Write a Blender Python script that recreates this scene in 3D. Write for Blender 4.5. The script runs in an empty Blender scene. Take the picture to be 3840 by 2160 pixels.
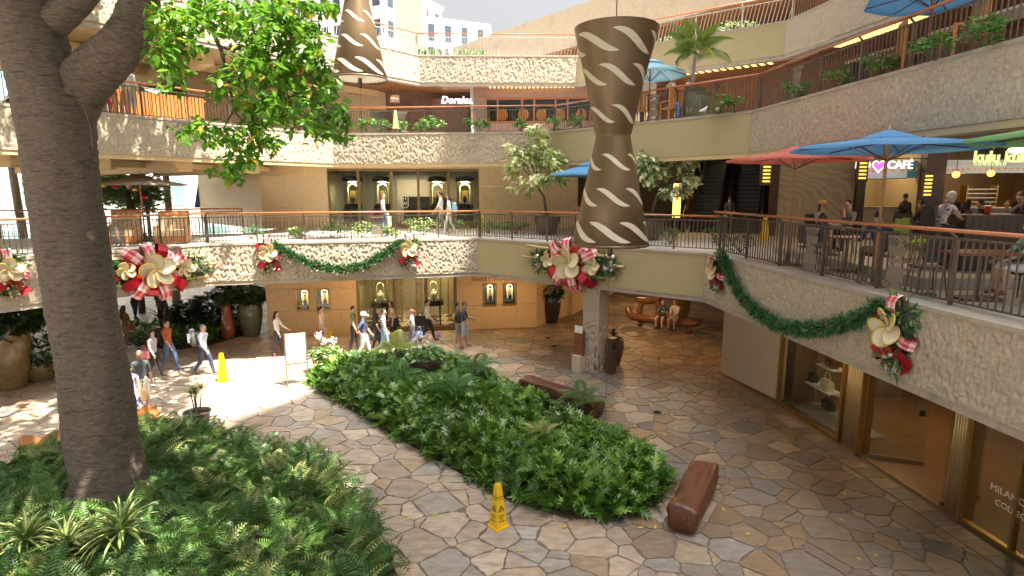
import bpy, math, random
import numpy as np
from mathutils import Vector, Matrix
R = math.radians
random.seed(7); rng = np.random.default_rng(7)
sc = bpy.context.scene
C = sc.collection
# ------------------------------------------------------------------ camera, sky, sun, exposure
ZC, TILT, FPX = 6.05, R(9.48), 2180.0            # eye height, pitch and focal length in photo pixels (3840 wide)
cam_d = bpy.data.cameras.new('camera'); cam = bpy.data.objects.new('camera', cam_d); C.objects.link(cam)
cam.location = (0, 0, ZC); cam.rotation_euler = (R(90) - TILT, 0, 0)
cam_d.sensor_width = 36; cam_d.lens = FPX / 3840 * 36; cam_d.clip_start = 0.1; cam_d.clip_end = 2000
sc.camera = cam
SUN = Vector((0.35, -0.2, 1.0)).normalized()     # towards the sun
W = bpy.data.worlds.new('World'); sc.world = W; W.use_nodes = True
nt = W.node_tree; bgn = nt.nodes['Background']
sky = nt.nodes.new('ShaderNodeTexSky'); sky.sky_type = 'NISHITA'; sky.sun_disc = False
sky.sun_elevation = math.asin(SUN.z); sky.sun_rotation = math.atan2(SUN.x, SUN.y)
sky.air_density = .55; sky.dust_density = 9.0; sky.ozone_density = 0.0
hs = nt.nodes.new('ShaderNodeHueSaturation'); hs.inputs['Saturation'].default_value = .1; nt.links.new(sky.outputs[0], hs.inputs['Color'])   # pale bright haze
nt.links.new(hs.outputs[0], bgn.inputs[0]); bgn.inputs[1].default_value = 0.092
sd = bpy.data.lights.new('sun', 'SUN'); sd.energy = 5.0; sd.angle = R(0.55); sd.color = (1, .92, .78)
so = bpy.data.objects.new('sun', sd); C.objects.link(so); so.rotation_euler = SUN.to_track_quat('Z', 'Y').to_euler(); so.location = (10, -5, 40)
sc.view_settings.view_transform = 'Standard'; sc.view_settings.look = 'None'
sc.view_settings.exposure = 2.05; sc.view_settings.gamma = 1.0
sc.render.engine = 'CYCLES'; sc.cycles.use_denoising = True; sc.cycles.use_adaptive_sampling = False; sc.cycles.max_bounces = 8
sc.cycles.diffuse_bounces = 4; sc.cycles.caustics_reflective = False; sc.cycles.caustics_refractive = False; sc.cycles.blur_glossy = 1.0; sc.cycles.transparent_max_bounces = 12; sc.cycles.sample_clamp_indirect = 3
# ------------------------------------------------------------------ photo pixel -> place
_c, _s = math.cos(TILT), math.sin(TILT)
def ray(px, py):
    u = (px - 1920) / FPX; v = (1080 - py) / FPX
    return Vector((u, _c + v * _s, -_s + v * _c))
def P(px, py, z=0.0):                # the point of a pixel on the level z
    d = ray(px, py); t = (z - ZC) / d.z; return Vector((d.x * t, d.y * t, z))
def PY(px, py, y):                   # the point of a pixel at the distance y
    d = ray(px, py); t = y / d.y; return Vector((d.x * t, y, ZC + d.z * t))
# ------------------------------------------------------------------ meshes
class MB:
    def __init__(s): s.v = []; s.f = []; s.m = []
    def add(s, V, F, mi=0):
        o = len(s.v); s.v += [tuple(p) for p in V]; s.f += [tuple(i + o for i in f) for f in F]; s.m += [mi] * len(F); return s
    def box(s, c, d, rz=0, mi=0, rot=None):
        Mx = rot if rot is not None else Matrix.Rotation(rz, 3, 'Z'); c = Vector(c)
        V = [c + Mx @ Vector((x * d[0] / 2, y * d[1] / 2, z * d[2] / 2)) for z in (-1, 1) for x, y in ((-1, -1), (1, -1), (1, 1), (-1, 1))]
        return s.add(V, [(3, 2, 1, 0), (4, 5, 6, 7), (0, 1, 5, 4), (1, 2, 6, 5), (2, 3, 7, 6), (3, 0, 4, 7)], mi)
    def bar(s, a, b, w, h, mi=0, up=(0, 0, 1)):
        a = Vector(a); b = Vector(b); d = (b - a); L = d.length; d.normalize(); u = Vector(up)
        x = d.cross(u)
        if x.length < 1e-4: x = d.cross(Vector((1, 0, 0)))
        x.normalize(); z = x.cross(d)
        return s.box((a + b) / 2, (w, L, h), mi=mi, rot=Matrix((x, d, z)).transposed())
    def tube(s, pts, rad, n=8, mi=0, cap=True, sq=1.0):
        pts = [Vector(p) for p in pts]; k = len(pts)
        if not hasattr(rad, '__len__'): rad = [rad] * k
        t = (pts[1] - pts[0]).normalized(); x = t.orthogonal().normalized(); V = []
        for i in range(k):
            t = (pts[min(i + 1, k - 1)] - pts[max(i - 1, 0)]).normalized()
            x = (x - t * x.dot(t)).normalized(); y = t.cross(x)
            for j in range(n):
                a = 2 * math.pi * j / n; V.append(pts[i] + (x * math.cos(a) + y * math.sin(a) * sq) * rad[i])
        F = [(i * n + j, i * n + (j + 1) % n, (i + 1) * n + (j + 1) % n, (i + 1) * n + j) for i in range(k - 1) for j in range(n)]
        if cap: F += [tuple(range(n))[::-1], tuple(range((k - 1) * n, k * n))]
        return s.add(V, F, mi)
    def lathe(s, prof, n=24, c=(0, 0, 0), mi=0, cap=True, sx=1, sy=1):
        V = [(c[0] + r * sx * math.cos(2 * math.pi * j / n), c[1] + r * sy * math.sin(2 * math.pi * j / n), c[2] + z) for r, z in prof for j in range(n)]
        k = len(prof)
        F = [(i * n + j, i * n + (j + 1) % n, (i + 1) * n + (j + 1) % n, (i + 1) * n + j) for i in range(k - 1) for j in range(n)]
        if cap: F += [tuple(range(n))[::-1], tuple(range((k - 1) * n, k * n))]
        return s.add(V, F, mi)
    def prism(s, poly, z0, z1, mi=0):
        n = len(poly)
        a = sum(poly[i][0] * poly[(i + 1) % n][1] - poly[(i + 1) % n][0] * poly[i][1] for i in range(n))
        if a < 0: poly = poly[::-1]
        V = [(p[0], p[1], z0) for p in poly] + [(p[0], p[1], z1) for p in poly]
        return s.add(V, [tuple(range(n))[::-1], tuple(range(n, 2 * n))] + [(i, (i + 1) % n, n + (i + 1) % n, n + i) for i in range(n)], mi)
    def ball(s, c, r, n=10, mi=0, sc_=(1, 1, 1)):
        k = max(4, n // 2); V = []; F = []
        V.append((c[0], c[1], c[2] - r * sc_[2]))
        for i in range(1, k):
            a = -math.pi / 2 + math.pi * i / k
            for j in range(n):
                b = 2 * math.pi * j / n
                V.append((c[0] + r * sc_[0] * math.cos(a) * math.cos(b), c[1] + r * sc_[1] * math.cos(a) * math.sin(b), c[2] + r * sc_[2] * math.sin(a)))
        V.append((c[0], c[1], c[2] + r * sc_[2])); last = len(V) - 1
        F += [(0, 1 + (j + 1) % n, 1 + j) for j in range(n)]
        for i in range(k - 2):
            for j in range(n): F.append((1 + i * n + j, 1 + i * n + (j + 1) % n, 1 + (i + 1) * n + (j + 1) % n, 1 + (i + 1) * n + j))
        o = 1 + (k - 2) * n
        F += [(o + j, o + (j + 1) % n, last) for j in range(n)]
        return s.add(V, F, mi)
    def mesh(s, name, mats, smooth=False):
        me = bpy.data.meshes.new(name); me.from_pydata(s.v, [], s.f)
        for m in (mats if isinstance(mats, (list, tuple)) else [mats]): me.materials.append(m)
        me.polygons.foreach_set('material_index', s.m)
        if smooth: me.polygons.foreach_set('use_smooth', [True] * len(s.f))
        me.update(); return me
    def build(s, name, mats, parent=None, smooth=False, loc=None, rz=0):
        return link(name, s.mesh(name, mats, smooth), parent, loc, rz)
def link(name, me, parent=None, loc=None, rz=0):
    o = bpy.data.objects.new(name, me); C.objects.link(o)
    if parent: o.parent = parent
    if loc is not None: o.location = loc
    if rz: o.rotation_euler = (0, 0, rz)
    return o
def tag(o, label, cat, group=None):
    o['label'] = label; o['category'] = cat
    if group: o['group'] = group
    return o
def kind(o, k, label=None):
    o['kind'] = k
    if label: o['label'] = label
    return o
def thing(name, label, cat, loc=(0, 0, 0), rz=0, group=None):
    o = bpy.data.objects.new(name, None); C.objects.link(o); o.location = loc; o.rotation_euler = (0, 0, rz); o.empty_display_size = .2
    return tag(o, label, cat, group)
def dup(o, loc=None, rz=None, label=None, parent=None):
    r = o.copy(); C.objects.link(r); r.parent = parent
    if loc is not None: r.location = loc
    if rz is not None: r.rotation_euler = (0, 0, rz)
    if label: r['label'] = label
    for ch in list(o.children): dup(ch, parent=r)
    return r
def np_mesh(name, V, F, mats, col=None, smooth=False, mi=None):
    """V (n,3), F (m,3) triangles or (m,4) quads, col (n,3)"""
    me = bpy.data.meshes.new(name); n = len(V); m, k = F.shape
    me.vertices.add(n); me.vertices.foreach_set('co', np.ascontiguousarray(V, dtype=np.float32).ravel())
    me.loops.add(m * k); me.loops.foreach_set('vertex_index', np.ascontiguousarray(F, dtype=np.int32).ravel())
    me.polygons.add(m); me.polygons.foreach_set('loop_start', np.arange(0, m * k, k, dtype=np.int32))
    try: me.polygons.foreach_set('loop_total', np.full(m, k, dtype=np.int32))
    except Exception: pass
    for q in (mats if isinstance(mats, (list, tuple)) else [mats]): me.materials.append(q)
    if mi is not None: me.polygons.foreach_set('material_index', np.ascontiguousarray(mi, dtype=np.int32))
    if smooth: me.polygons.foreach_set('use_smooth', np.ones(m, dtype=bool))
    if col is not None:
        a = me.color_attributes.new('Col', 'FLOAT_COLOR', 'POINT'); cc = np.ones((n, 4), dtype=np.float32); cc[:, :3] = col
        a.data.foreach_set('color', cc.ravel())
    me.update(calc_edges=True); me.validate(); return me
def scatter(tV, tF, pos, mats3, col):
    """copies of a template: pos (n,3), mats3 (n,3,3), col (n,3) -> V, F, col"""
    n = len(pos); k = len(tV)
    V = np.einsum('nij,kj->nki', mats3, tV) + pos[:, None, :]
    F = tF[None, :, :] + (np.arange(n) * k)[:, None, None]
    return V.reshape(-1, 3), F.reshape(-1, tF.shape[1]), np.repeat(col, k, axis=0)
def rotmats(yaw, pitch, roll, s):
    """template along +Y, up +Z; pitch raises the tip, roll about its axis"""
    cy, sy, cp, sp, cr, sr = np.cos(yaw), np.sin(yaw), np.cos(pitch), np.sin(pitch), np.cos(roll), np.sin(roll)
    o = np.zeros_like(yaw); I = np.ones_like(yaw)
    Z = np.stack([np.stack([cy, -sy, o], -1), np.stack([sy, cy, o], -1), np.stack([o, o, I], -1)], -2)
    X = np.stack([np.stack([I, o, o], -1), np.stack([o, cp, -sp], -1), np.stack([o, sp, cp], -1)], -2)
    Y = np.stack([np.stack([cr, o, sr], -1), np.stack([o, I, o], -1), np.stack([-sr, o, cr], -1)], -2)
    return (Z @ X @ Y) * s[:, None, None]
def vnoise(x, y, seed=0):
    xi = np.floor(x).astype(np.int64); yi = np.floor(y).astype(np.int64); fx = x - xi; fy = y - yi
    def h(a, b):
        n = (a * 374761393 + b * 668265263 + seed * 982451653) & 0x7fffffff
        n = ((n ^ (n >> 13)) * 1274126177) & 0x7fffffff
        return ((n ^ (n >> 16)) & 0xffff) / 65535.0
    fx = fx * fx * (3 - 2 * fx); fy = fy * fy * (3 - 2 * fy)
    return (h(xi, yi) * (1 - fx) + h(xi + 1, yi) * fx) * (1 - fy) + (h(xi, yi + 1) * (1 - fx) + h(xi + 1, yi + 1) * fx) * fy
def offset(poly, d):
    """mitred copy of an open polyline, d to the courtyard side (right of its direction)"""
    out = []; n = len(poly)
    for i in range(n):
        ns = []
        for a, b in ((i - 1, i), (i, i + 1)):
            if 0 <= a and b < n:
                e = Vector(poly[b]).to_2d() - Vector(poly[a]).to_2d(); e.normalize(); ns.append(Vector((e.y, -e.x)))
        m = (ns[0] + ns[-1]).normalized(); q = Vector(poly[i]).to_2d() + m * (d / max(.3, m.dot(ns[0]))); out.append((q.x, q.y))
    return out
# ------------------------------------------------------------------ materials
def M(name, col, rough=.6, metal=0.0, var=.12, vscale=6, bump=0.0, bscale=60, attr=False, emit=None, est=1.0, trans=0.0, spec=.5, coat=0, stretch=(1, 1, 1), wear=None):
    m = bpy.data.materials.new(name); m.use_nodes = True; t = m.node_tree; N = t.nodes; L = t.links
    b = N['Principled BSDF']; b.inputs['Roughness'].default_value = rough; b.inputs['Metallic'].default_value = metal
    b.inputs['Specular IOR Level'].default_value = spec; b.inputs['Coat Weight'].default_value = coat
    tc = N.new('ShaderNodeTexCoord'); mp = N.new('ShaderNodeMapping'); mp.inputs['Scale'].default_value = stretch; L.new(tc.outputs['Object'], mp.inputs[0])
    no = N.new('ShaderNodeTexNoise'); no.inputs['Scale'].default_value = vscale; no.inputs['Detail'].default_value = 5; no.inputs['Roughness'].default_value = .65
    L.new(mp.outputs[0], no.inputs[0])
    ra = N.new('ShaderNodeMapRange'); ra.inputs[1].default_value = .25; ra.inputs[2].default_value = .75; ra.inputs[3].default_value = 1 - var; ra.inputs[4].default_value = 1 + var
    L.new(no.outputs[0], ra.inputs[0])
    mx = N.new('ShaderNodeVectorMath'); mx.operation = 'SCALE'; L.new(ra.outputs[0], mx.inputs['Scale'])
    if attr:
        a = N.new('ShaderNodeAttribute'); a.attribute_name = 'Col'; L.new(a.outputs['Color'], mx.inputs[0])
    else: mx.inputs[0].default_value = col
    src = mx.outputs[0]
    if wear:                                       # stains with a shape of their own: (colour, scale, amount)
        n2 = N.new('ShaderNodeTexNoise'); n2.inputs['Scale'].default_value = wear[1]; n2.inputs['Detail'].default_value = 6; L.new(mp.outputs[0], n2.inputs[0])
        r2 = N.new('ShaderNodeMapRange'); r2.inputs[1].default_value = .52; r2.inputs[2].default_value = .72; r2.inputs[4].default_value = wear[2]; L.new(n2.outputs[0], r2.inputs[0])
        mm = N.new('ShaderNodeMix'); mm.data_type = 'RGBA'; L.new(r2.outputs[0], mm.inputs[0]); L.new(src, mm.inputs[6]); mm.inputs[7].default_value = (*wear[0], 1); src = mm.outputs[2]
    L.new(src, b.inputs['Base Color'])
    rr = N.new('ShaderNodeMapRange'); rr.inputs[3].default_value = max(.02, rough - .08); rr.inputs[4].default_value = min(1, rough + .08); L.new(no.outputs[0], rr.inputs[0]); L.new(rr.outputs[0], b.inputs['Roughness'])
    if bump:
        nb = N.new('ShaderNodeTexNoise'); nb.inputs['Scale'].default_value = bscale; nb.inputs['Detail'].default_value = 4; L.new(mp.outputs[0], nb.inputs[0])
        bp = N.new('ShaderNodeBump'); bp.inputs['Strength'].default_value = bump; bp.inputs['Distance'].default_value = .02; L.new(nb.outputs[0], bp.inputs['Height']); L.new(bp.outputs[0], b.inputs['Normal'])
    if emit: b.inputs['Emission Color'].default_value = (*emit, 1); b.inputs['Emission Strength'].default_value = est
    if trans:
        tr = N.new('ShaderNodeBsdfTranslucent'); ms = N.new('ShaderNodeMixShader'); ms.inputs[0].default_value = trans
        L.new(src, tr.inputs[0]); L.new(b.outputs[0], ms.inputs[1]); L.new(tr.outputs[0], ms.inputs[2]); L.new(ms.outputs[0], N['Material Output'].inputs[0])
    return m
def glass_mat(name, tint=(.9, .95, .93), refl=.08):
    m = bpy.data.materials.new(name); m.use_nodes = True; t = m.node_tree; N = t.nodes; L = t.links
    N.remove(N['Principled BSDF']); a = N.new('ShaderNodeBsdfTransparent'); a.inputs[0].default_value = (*tint, 1)
    g = N.new('ShaderNodeBsdfGlossy'); g.inputs['Roughness'].default_value = .01; lw = N.new('ShaderNodeLayerWeight'); f = N.new('ShaderNodeMath'); f.operation = 'POWER'; f.inputs[1].default_value = 5; L.new(lw.outputs['Facing'], f.inputs[0])
    no = N.new('ShaderNodeTexNoise'); no.inputs['Scale'].default_value = 1.3; bp = N.new('ShaderNodeBump'); bp.inputs['Strength'].default_value = .02; L.new(no.outputs[0], bp.inputs['Height']); L.new(bp.outputs[0], g.inputs['Normal'])
    ad = N.new('ShaderNodeMath'); ad.operation = 'ADD'; ad.use_clamp = True; ad.inputs[1].default_value = refl * .5; L.new(f.outputs[0], ad.inputs[0])
    x = N.new('ShaderNodeMixShader'); L.new(ad.outputs[0], x.inputs[0]); L.new(a.outputs[0], x.inputs[1]); L.new(g.outputs[0], x.inputs[2]); L.new(x.outputs[0], N['Material Output'].inputs[0])
    return m
mt = {}
mt['rough'] = M('rough_concrete', (.45, .375, .285), .92, var=.3, vscale=16, bump=.6, bscale=70, wear=((.30, .25, .19), 1.3, .35))
mt['coping'] = M('coping_concrete', (.38, .33, .27), .85, var=.15, vscale=7, bump=.2, wear=((.2, .18, .15), 3, .5))
mt['beige'] = M('olive_paint', (.40, .33, .18), .75, var=.05, vscale=2, bump=.05, bscale=120)
mt['tan'] = M('tan_paint', (.62, .45, .24), .7, var=.06, vscale=3, bump=.04)
mt['darksoffit'] = M('dark_plaster', (.16, .12, .085), .7, var=.1)
mt['wood_soffit'] = M('soffit_wood', (.30, .125, .042), .42, var=.35, vscale=5, stretch=(1, 1, 1), wear=((.13, .05, .02), 2.2, .6))
mt['deck'] = M('deck_paver', (.44, .40, .36), .5, var=.14, vscale=2.5, bump=.08, wear=((.34, .30, .27), 1.2, .5))
mt['mortar'] = M('mortar', (.17, .13, .10), .9, var=.2, vscale=12)
mt['metal'] = M('bronze_metal', (.115, .085, .065), .42, .35, var=.08, vscale=9)
mt['rail'] = M('handrail_wood', (.42, .13, .045), .32, var=.2, vscale=9, coat=.3)
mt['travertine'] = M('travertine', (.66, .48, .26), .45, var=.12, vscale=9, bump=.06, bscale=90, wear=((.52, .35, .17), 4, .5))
mt['brass'] = M('brass', (.42, .27, .09), .34, .85, var=.06, vscale=4)
mt['bronze'] = M('bronze_frame', (.26, .17, .075), .38, .6, var=.12)
mt['black'] = M('black_lacquer', (.02, .017, .015), .22, var=.1)
mt['white'] = M('white_paint', (.8, .79, .76), .5, var=.04)
mt['glass'] = glass_mat('window_glass')
mt['glass_dark'] = glass_mat('tinted_glass', (.55, .58, .55), .12)
mt['terracotta'] = M('terracotta', (.36, .16, .075), .5, var=.2, vscale=4, wear=((.2, .1, .06), 3, .5))
mt['soil'] = M('soil', (.045, .03, .02), .95, var=.4, vscale=20, bump=.6, bscale=30)
mt['cream'] = M('cream_wall', (.52, .43, .32), .6, var=.06, vscale=30, stretch=(1, 1, 6), bump=.05)
mt['darkwood'] = M('dark_wood', (.07, .04, .026), .4, var=.3, vscale=4, stretch=(6, 6, .6))
mt['orangewood'] = M('orange_wood', (.46, .185, .05), .4, var=.22, vscale=5, stretch=(4, 4, 1))
mt['leaf'] = M('leaf', (.05, .12, .03), .42, var=.2, vscale=30, attr=True, trans=.35, spec=.4)
mt['treeleaf'] = M('tree_leaf', (.05, .12, .03), .35, var=.2, vscale=30, attr=True, trans=.5, spec=.5)
mt['glossleaf'] = M('gloss_leaf', (.05, .12, .03), .3, var=.2, vscale=30, attr=True, trans=.22, spec=.55)
mt['attr'] = M('flagstone', (.4, .33, .27), .48, var=.34, vscale=3.6, bump=.22, bscale=16, attr=True, stretch=(1, 2.4, 1), wear=((.20, .115, .06), 1.6, .5))
mt['bark'] = M('bark', (.115, .087, .068), .85, var=.6, vscale=11, stretch=(1, 1, 4.5), bump=1.0, bscale=14, wear=((.03, .022, .018), 4.5, .75))
mt['warmlamp'] = M('lamp_warm', (1, .8, .5), .5, emit=(1, .66, .3), est=18)
mt['whitelamp'] = M('lamp_white', (1, .95, .85), .5, emit=(1, .9, .72), est=14)
def lamp(name, loc, power, col=(1, .72, .42), size=.3, rot=None, shape='DISK', spread=None, parent=None):
    d = bpy.data.lights.new(name, 'AREA'); d.energy = power; d.color = col; d.shape = shape; d.size = size
    if spread: d.spread = R(spread)
    o = bpy.data.objects.new(name, d); C.objects.link(o); o.location = loc; o.parent = parent
    if rot: o.rotation_euler = rot
    return o
def text(name, s, size, mat, parent, loc, rz=0, ext=.02, align='LEFT', rx=90, shear=0, bold=0):
    cu = bpy.data.curves.new(name, 'FONT'); cu.body = s; cu.size = size; cu.extrude = ext; cu.align_x = align; cu.resolution_u = 3; cu.shear = shear; cu.offset = bold
    t = bpy.data.objects.new('t', cu); C.objects.link(t); bpy.context.view_layer.update()
    me = bpy.data.meshes.new_from_object(t.evaluated_get(bpy.context.evaluated_depsgraph_get())); bpy.data.objects.remove(t)
    me.materials.clear(); me.materials.append(mat)
    o = link(name, me, parent, loc); o.rotation_euler = (R(rx), 0, rz); return o
# ------------------------------------------------------------------ the building round the court
L2 = [(-15.6, 12.2), (-10.2, 19.55), (-1.3, 21.9), (5.55, 16.6), (6.55, 7.25), (7.0, 2.5)]
L3 = [(-17.2, 13.4), (-7.79, 25.9), (1.65, 25.1), (7.4, 18.6), (8.25, 9.6), (8.8, 3.5)]
L4 = [(-17.5, 14.85), (-4.6, 30.3), (3.3, 30.45), (10.85, 24.4), (11.9, 18.5), (13.4, 10)]
# ground
g = MB().prism([(-400, -60), (400, -60), (400, 600), (-400, 600)], -.5, -.02); kind(g.build('ground', M('ground_paving', (.36, .33, .29), .8, var=.2, vscale=.6)), 'structure')
def rough_wall(name, p0, p1, z0, z1, label, cell=.03, amp=.03, seed=1, thick=.35):
    p0 = Vector(p0).to_2d(); p1 = Vector(p1).to_2d(); e = p1 - p0; Ln = e.length; e.normalize(); nrm = Vector((e.y, -e.x))
    nu = max(2, int(Ln / cell)); nv = max(2, int((z1 - z0) / cell))
    u = np.linspace(0, Ln, nu + 1); v = np.linspace(z0, z1, nv + 1); U, Vv = np.meshgrid(u, v)
    a = vnoise(U / .042, Vv / .08, seed); b = vnoise(U / .03, Vv / .05, seed + 5); c_ = vnoise(U / .9, Vv / .7, seed + 9)
    d = amp * (.45 * b - 1.1 * np.clip((.46 - a) / .2, 0, 1)) + .006 * c_
    edge = np.minimum(1, np.minimum(np.minimum(Vv - z0, z1 - Vv), np.minimum(U, Ln - U)) / .05); d = d * edge
    X = p0.x + e.x * U + nrm.x * d; Y = p0.y + e.y * U + nrm.y * d
    V = np.stack([X, Y, Vv], -1).reshape(-1, 3); i = np.arange(nv)[:, None] * (nu + 1) + np.arange(nu)[None, :]
    F = np.stack([i, i + 1, i + nu + 2, i + nu + 1], -1).reshape(-1, 4)
    q = np.array([[*(p - nrm * k), z, ] for k in (.025, thick) for z in (z0, z1) for p in (p0, p1)])
    n0 = len(V); V = np.vstack([V, q]); F = np.vstack([F, np.array([[0, 4, 5, 1], [2, 3, 7, 6], [5, 4, 6, 7], [0, 2, 6, 4], [1, 5, 7, 3]]) + n0])
    o = link(name, np_mesh(name, V, F, mt['rough'], smooth=False)); tag(o, label, 'parapet'); return o
def plain_wall(name, p0, p1, z0, z1, label, m, thick=.35, joints=(), cat='parapet'):
    p0 = Vector(p0).to_2d(); p1 = Vector(p1).to_2d(); e = (p1 - p0); Ln = e.length; e.normalize(); nb = Vector((-e.y, e.x)) * thick
    root = thing(name, label, cat, (*p0, z0), math.atan2(e.y, e.x)); ts = [0, *joints, Ln]
    for i in range(len(ts) - 1):
        MB().box(((ts[i] + ts[i + 1]) / 2, thick / 2, (z1 - z0) / 2), (ts[i + 1] - ts[i] - .012, thick, z1 - z0)).build('panel', m, root)
    MB().box((Ln / 2, thick / 2 + .02, (z1 - z0) / 2), (Ln - .02, thick - .02, z1 - z0 - .02)).build('backing', mt['darksoffit'], root)
    return root
def coping(poly, i, z, name='coping', w_in=.55, w_out=.025, h=.07, parent=None):
    a = offset(poly, w_out); b = offset(poly, -w_in); n = 5; pa, pb = (Vector(a[i]), Vector(a[i + 1])), (Vector(b[i]), Vector(b[i + 1]))
    for k in range(n):
        q = [pa[0].lerp(pa[1], k / n), pa[0].lerp(pa[1], (k + 1) / n), pb[0].lerp(pb[1], (k + 1) / n), pb[0].lerp(pb[1], k / n)]
        mid = sum(q, Vector((0, 0))) / 4; q = [mid + (p - mid) * .999 for p in q]
        c = MB().prism(q, z - h, z + random.uniform(0, .006)).build('coping_stone', mt['coping']); c.parent = parent
        if parent: c.matrix_parent_inverse = Matrix.LocRotScale(parent.location, parent.rotation_euler, None).inverted()
lv = {2: (L2, 4.3, 3.0), 3: (L3, 8.5, 7.22), 4: (L4, 12.7, 11.4)}
spec = {2: ['rough ribbed concrete parapet behind the big trunk with plumeria sprays', 'sunlit rough concrete parapet under the short garland', 'smooth olive painted parapet beam with the plumeria and bamboo spray', 'rough concrete parapet under the long garland beside the cafe tables', 'rough concrete parapet end beyond the cafe railing'],
        3: ['dappled rough concrete parapet of the upper deck under the timber screen', 'half sunlit rough concrete parapet below the hanging shop sign', 'smooth olive painted parapet beam with two white birds on top', 'rough concrete parapet above the blue and red parasols', 'rough concrete parapet end above the green parasol'],
        4: ['bright sunlit rough parapet of the top deck sloping behind the foliage', 'rough top deck parapet crossed by a broad diagonal shadow', 'smooth olive painted top deck parapet behind the palm', 'rough concrete top deck parapet above the slatted light strip', 'rough concrete top deck parapet end above the dining terrace']}
for l, (pl, zt, zb) in lv.items():
    for i in range(len(pl) - 1):
        if i == 2:
            w = plain_wall('olive_parapet', pl[i], pl[i + 1], zb, zt - .07, spec[l][i], mt['beige'], joints=(1.05,) if l == 3 else ())
        else:
            cell = .02 if (l == 2 and i in (1, 3)) else (.024 if l < 4 else .03)
            w = rough_wall('concrete_parapet', pl[i], pl[i + 1], zb, zt - .07, spec[l][i], cell=cell, amp=.034 if i == 1 else .02, seed=l * 10 + i)
        coping(pl, i, zt, parent=w)
        # small drip band under the parapet
        a = offset(pl, -.03); b = offset(pl, -.4)
        d = MB().prism([a[i], a[i + 1], b[i + 1], b[i]], zb - .14, zb - .003).build('drip_edge', mt['tan'] if l == 3 else mt['coping']); d.parent = w
        d.matrix_parent_inverse = Matrix.LocRotScale(w.location, w.rotation_euler, None).inverted()
def slab(name, inner, outer, z, m, down=False, th=.12):
    poly = list(inner) + list(outer)
    o = MB().prism(poly, z - th, z).build(name, m); return kind(o, 'structure')
O2 = [(24, 2.5), (24, 38), (-11.3, 38), (-11.3, 24.9), (-19.6, 21.9), (-27, 19), (-27, 8)]
O3 = [(25, 3.5), (25, 42), (-13.5, 42), (-14.5, 33), (-27, 21.5), (-29, 8)]
O4 = [(26, 10), (26, 48), (-12, 48), (-14, 38), (-28, 21), (-30, 10)]
slab('deck_floor', offset(L2, -.5), O2, 4.26, mt['deck']); slab('deck_floor', offset(L3, -.5), O3, 8.46, mt['deck']); slab('deck_floor', offset(L4, -.5), O4, 12.66, mt['deck'])
mt['ceil_warm'] = M('warm_ceiling', (.50, .36, .2), .7, var=.06)
slab('ceiling', offset(L2, -.36), O2, 3.12, mt['ceil_warm']); 
ce3 = slab('ceiling', offset(L3, -.36)[:3], [(2.5, 42), (-13.5, 42), (-14.5, 33), (-27, 21.5), (-29, 8)], 7.3, mt['tan']); ce4 = slab('ceiling', offset(L4, -.36), O4, 11.5, mt['tan'])
# dark ceiling over the cafe side, boarded ceilings above the upper decks
def boards(name, poly, i0, i1, z, w, n, start, m, label):
    root = kind(thing(name, label, 'ceiling'), 'structure'); del root['category']
    for i in range(i0, i1):
        for k in range(n):
            a = offset(poly, -(start + k * w)); b = offset(poly, -(start + (k + 1) * w - .012))
            q = [a[i], a[i + 1], b[i + 1], b[i]]
            o = MB().prism(q, z - .02 - random.uniform(0, .004), z).build('board', m, root)
    return root
mt['wood2'] = M('soffit_wood_dark', (.20, .075, .03), .42, var=.35, vscale=4, wear=((.09, .035, .015), 2.2, .6))
L4s = [tuple(Vector(L4[0]).lerp(Vector(L4[1]), .66)), *L4[1:]]
boards('boarded_ceiling', L4s, 0, 3, 11.37, .3, 22, .9, mt['wood_soffit'], 'boarded orange brown ceiling of the upper deck')
boards('boarded_ceiling', L4, 3, 5, 11.37, .3, 24, .9, mt['wood2'], 'boarded brown ceiling above the dining terrace')
k = MB().prism([offset(L3, -.5)[2], offset(L3, -.5)[3], offset(L3, -.5)[4], offset(L3, -.5)[5], (24.5, 3.5), (24.5, 41), (2.52, 41)], 7.95, 8.0).build('ceiling', M('cafe_ceiling', (.13, .095, .07), .6, var=.1)); kind(k, 'structure')
# ceiling beams of the left wing
def beams(poly, seg, z, h, w, n, t0, t1, ln, ceil, m):
    a = Vector(poly[seg]); b = Vector(poly[seg + 1]); e = (b - a).normalized(); nb = Vector((-e.y, e.x))
    for k in range(n):
        t = t0 + (t1 - t0) * k / (n - 1); p = a.lerp(b, t) + nb * .6; q = p + nb * ln
        MB().bar((*p, z - h / 2), (*q, z - h / 2), w, h).build('ceiling_beam', m, ceil)
    for d in (3.4, 6.4):
        p = a + nb * d; q = b + nb * d; MB().bar((*p, z - h / 4 - .04), (*q, z - h / 4 - .04), w * .7, h / 2).build('ceiling_beam', m, ceil)
beams(L3, 0, 7.17, .42, .55, 6, .12, .95, 8.5, ce3, mt['tan'])
beams(L4, 0, 11.37, .62, .42, 5, .1, .64, 9, ce4, mt['tan'])
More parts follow.
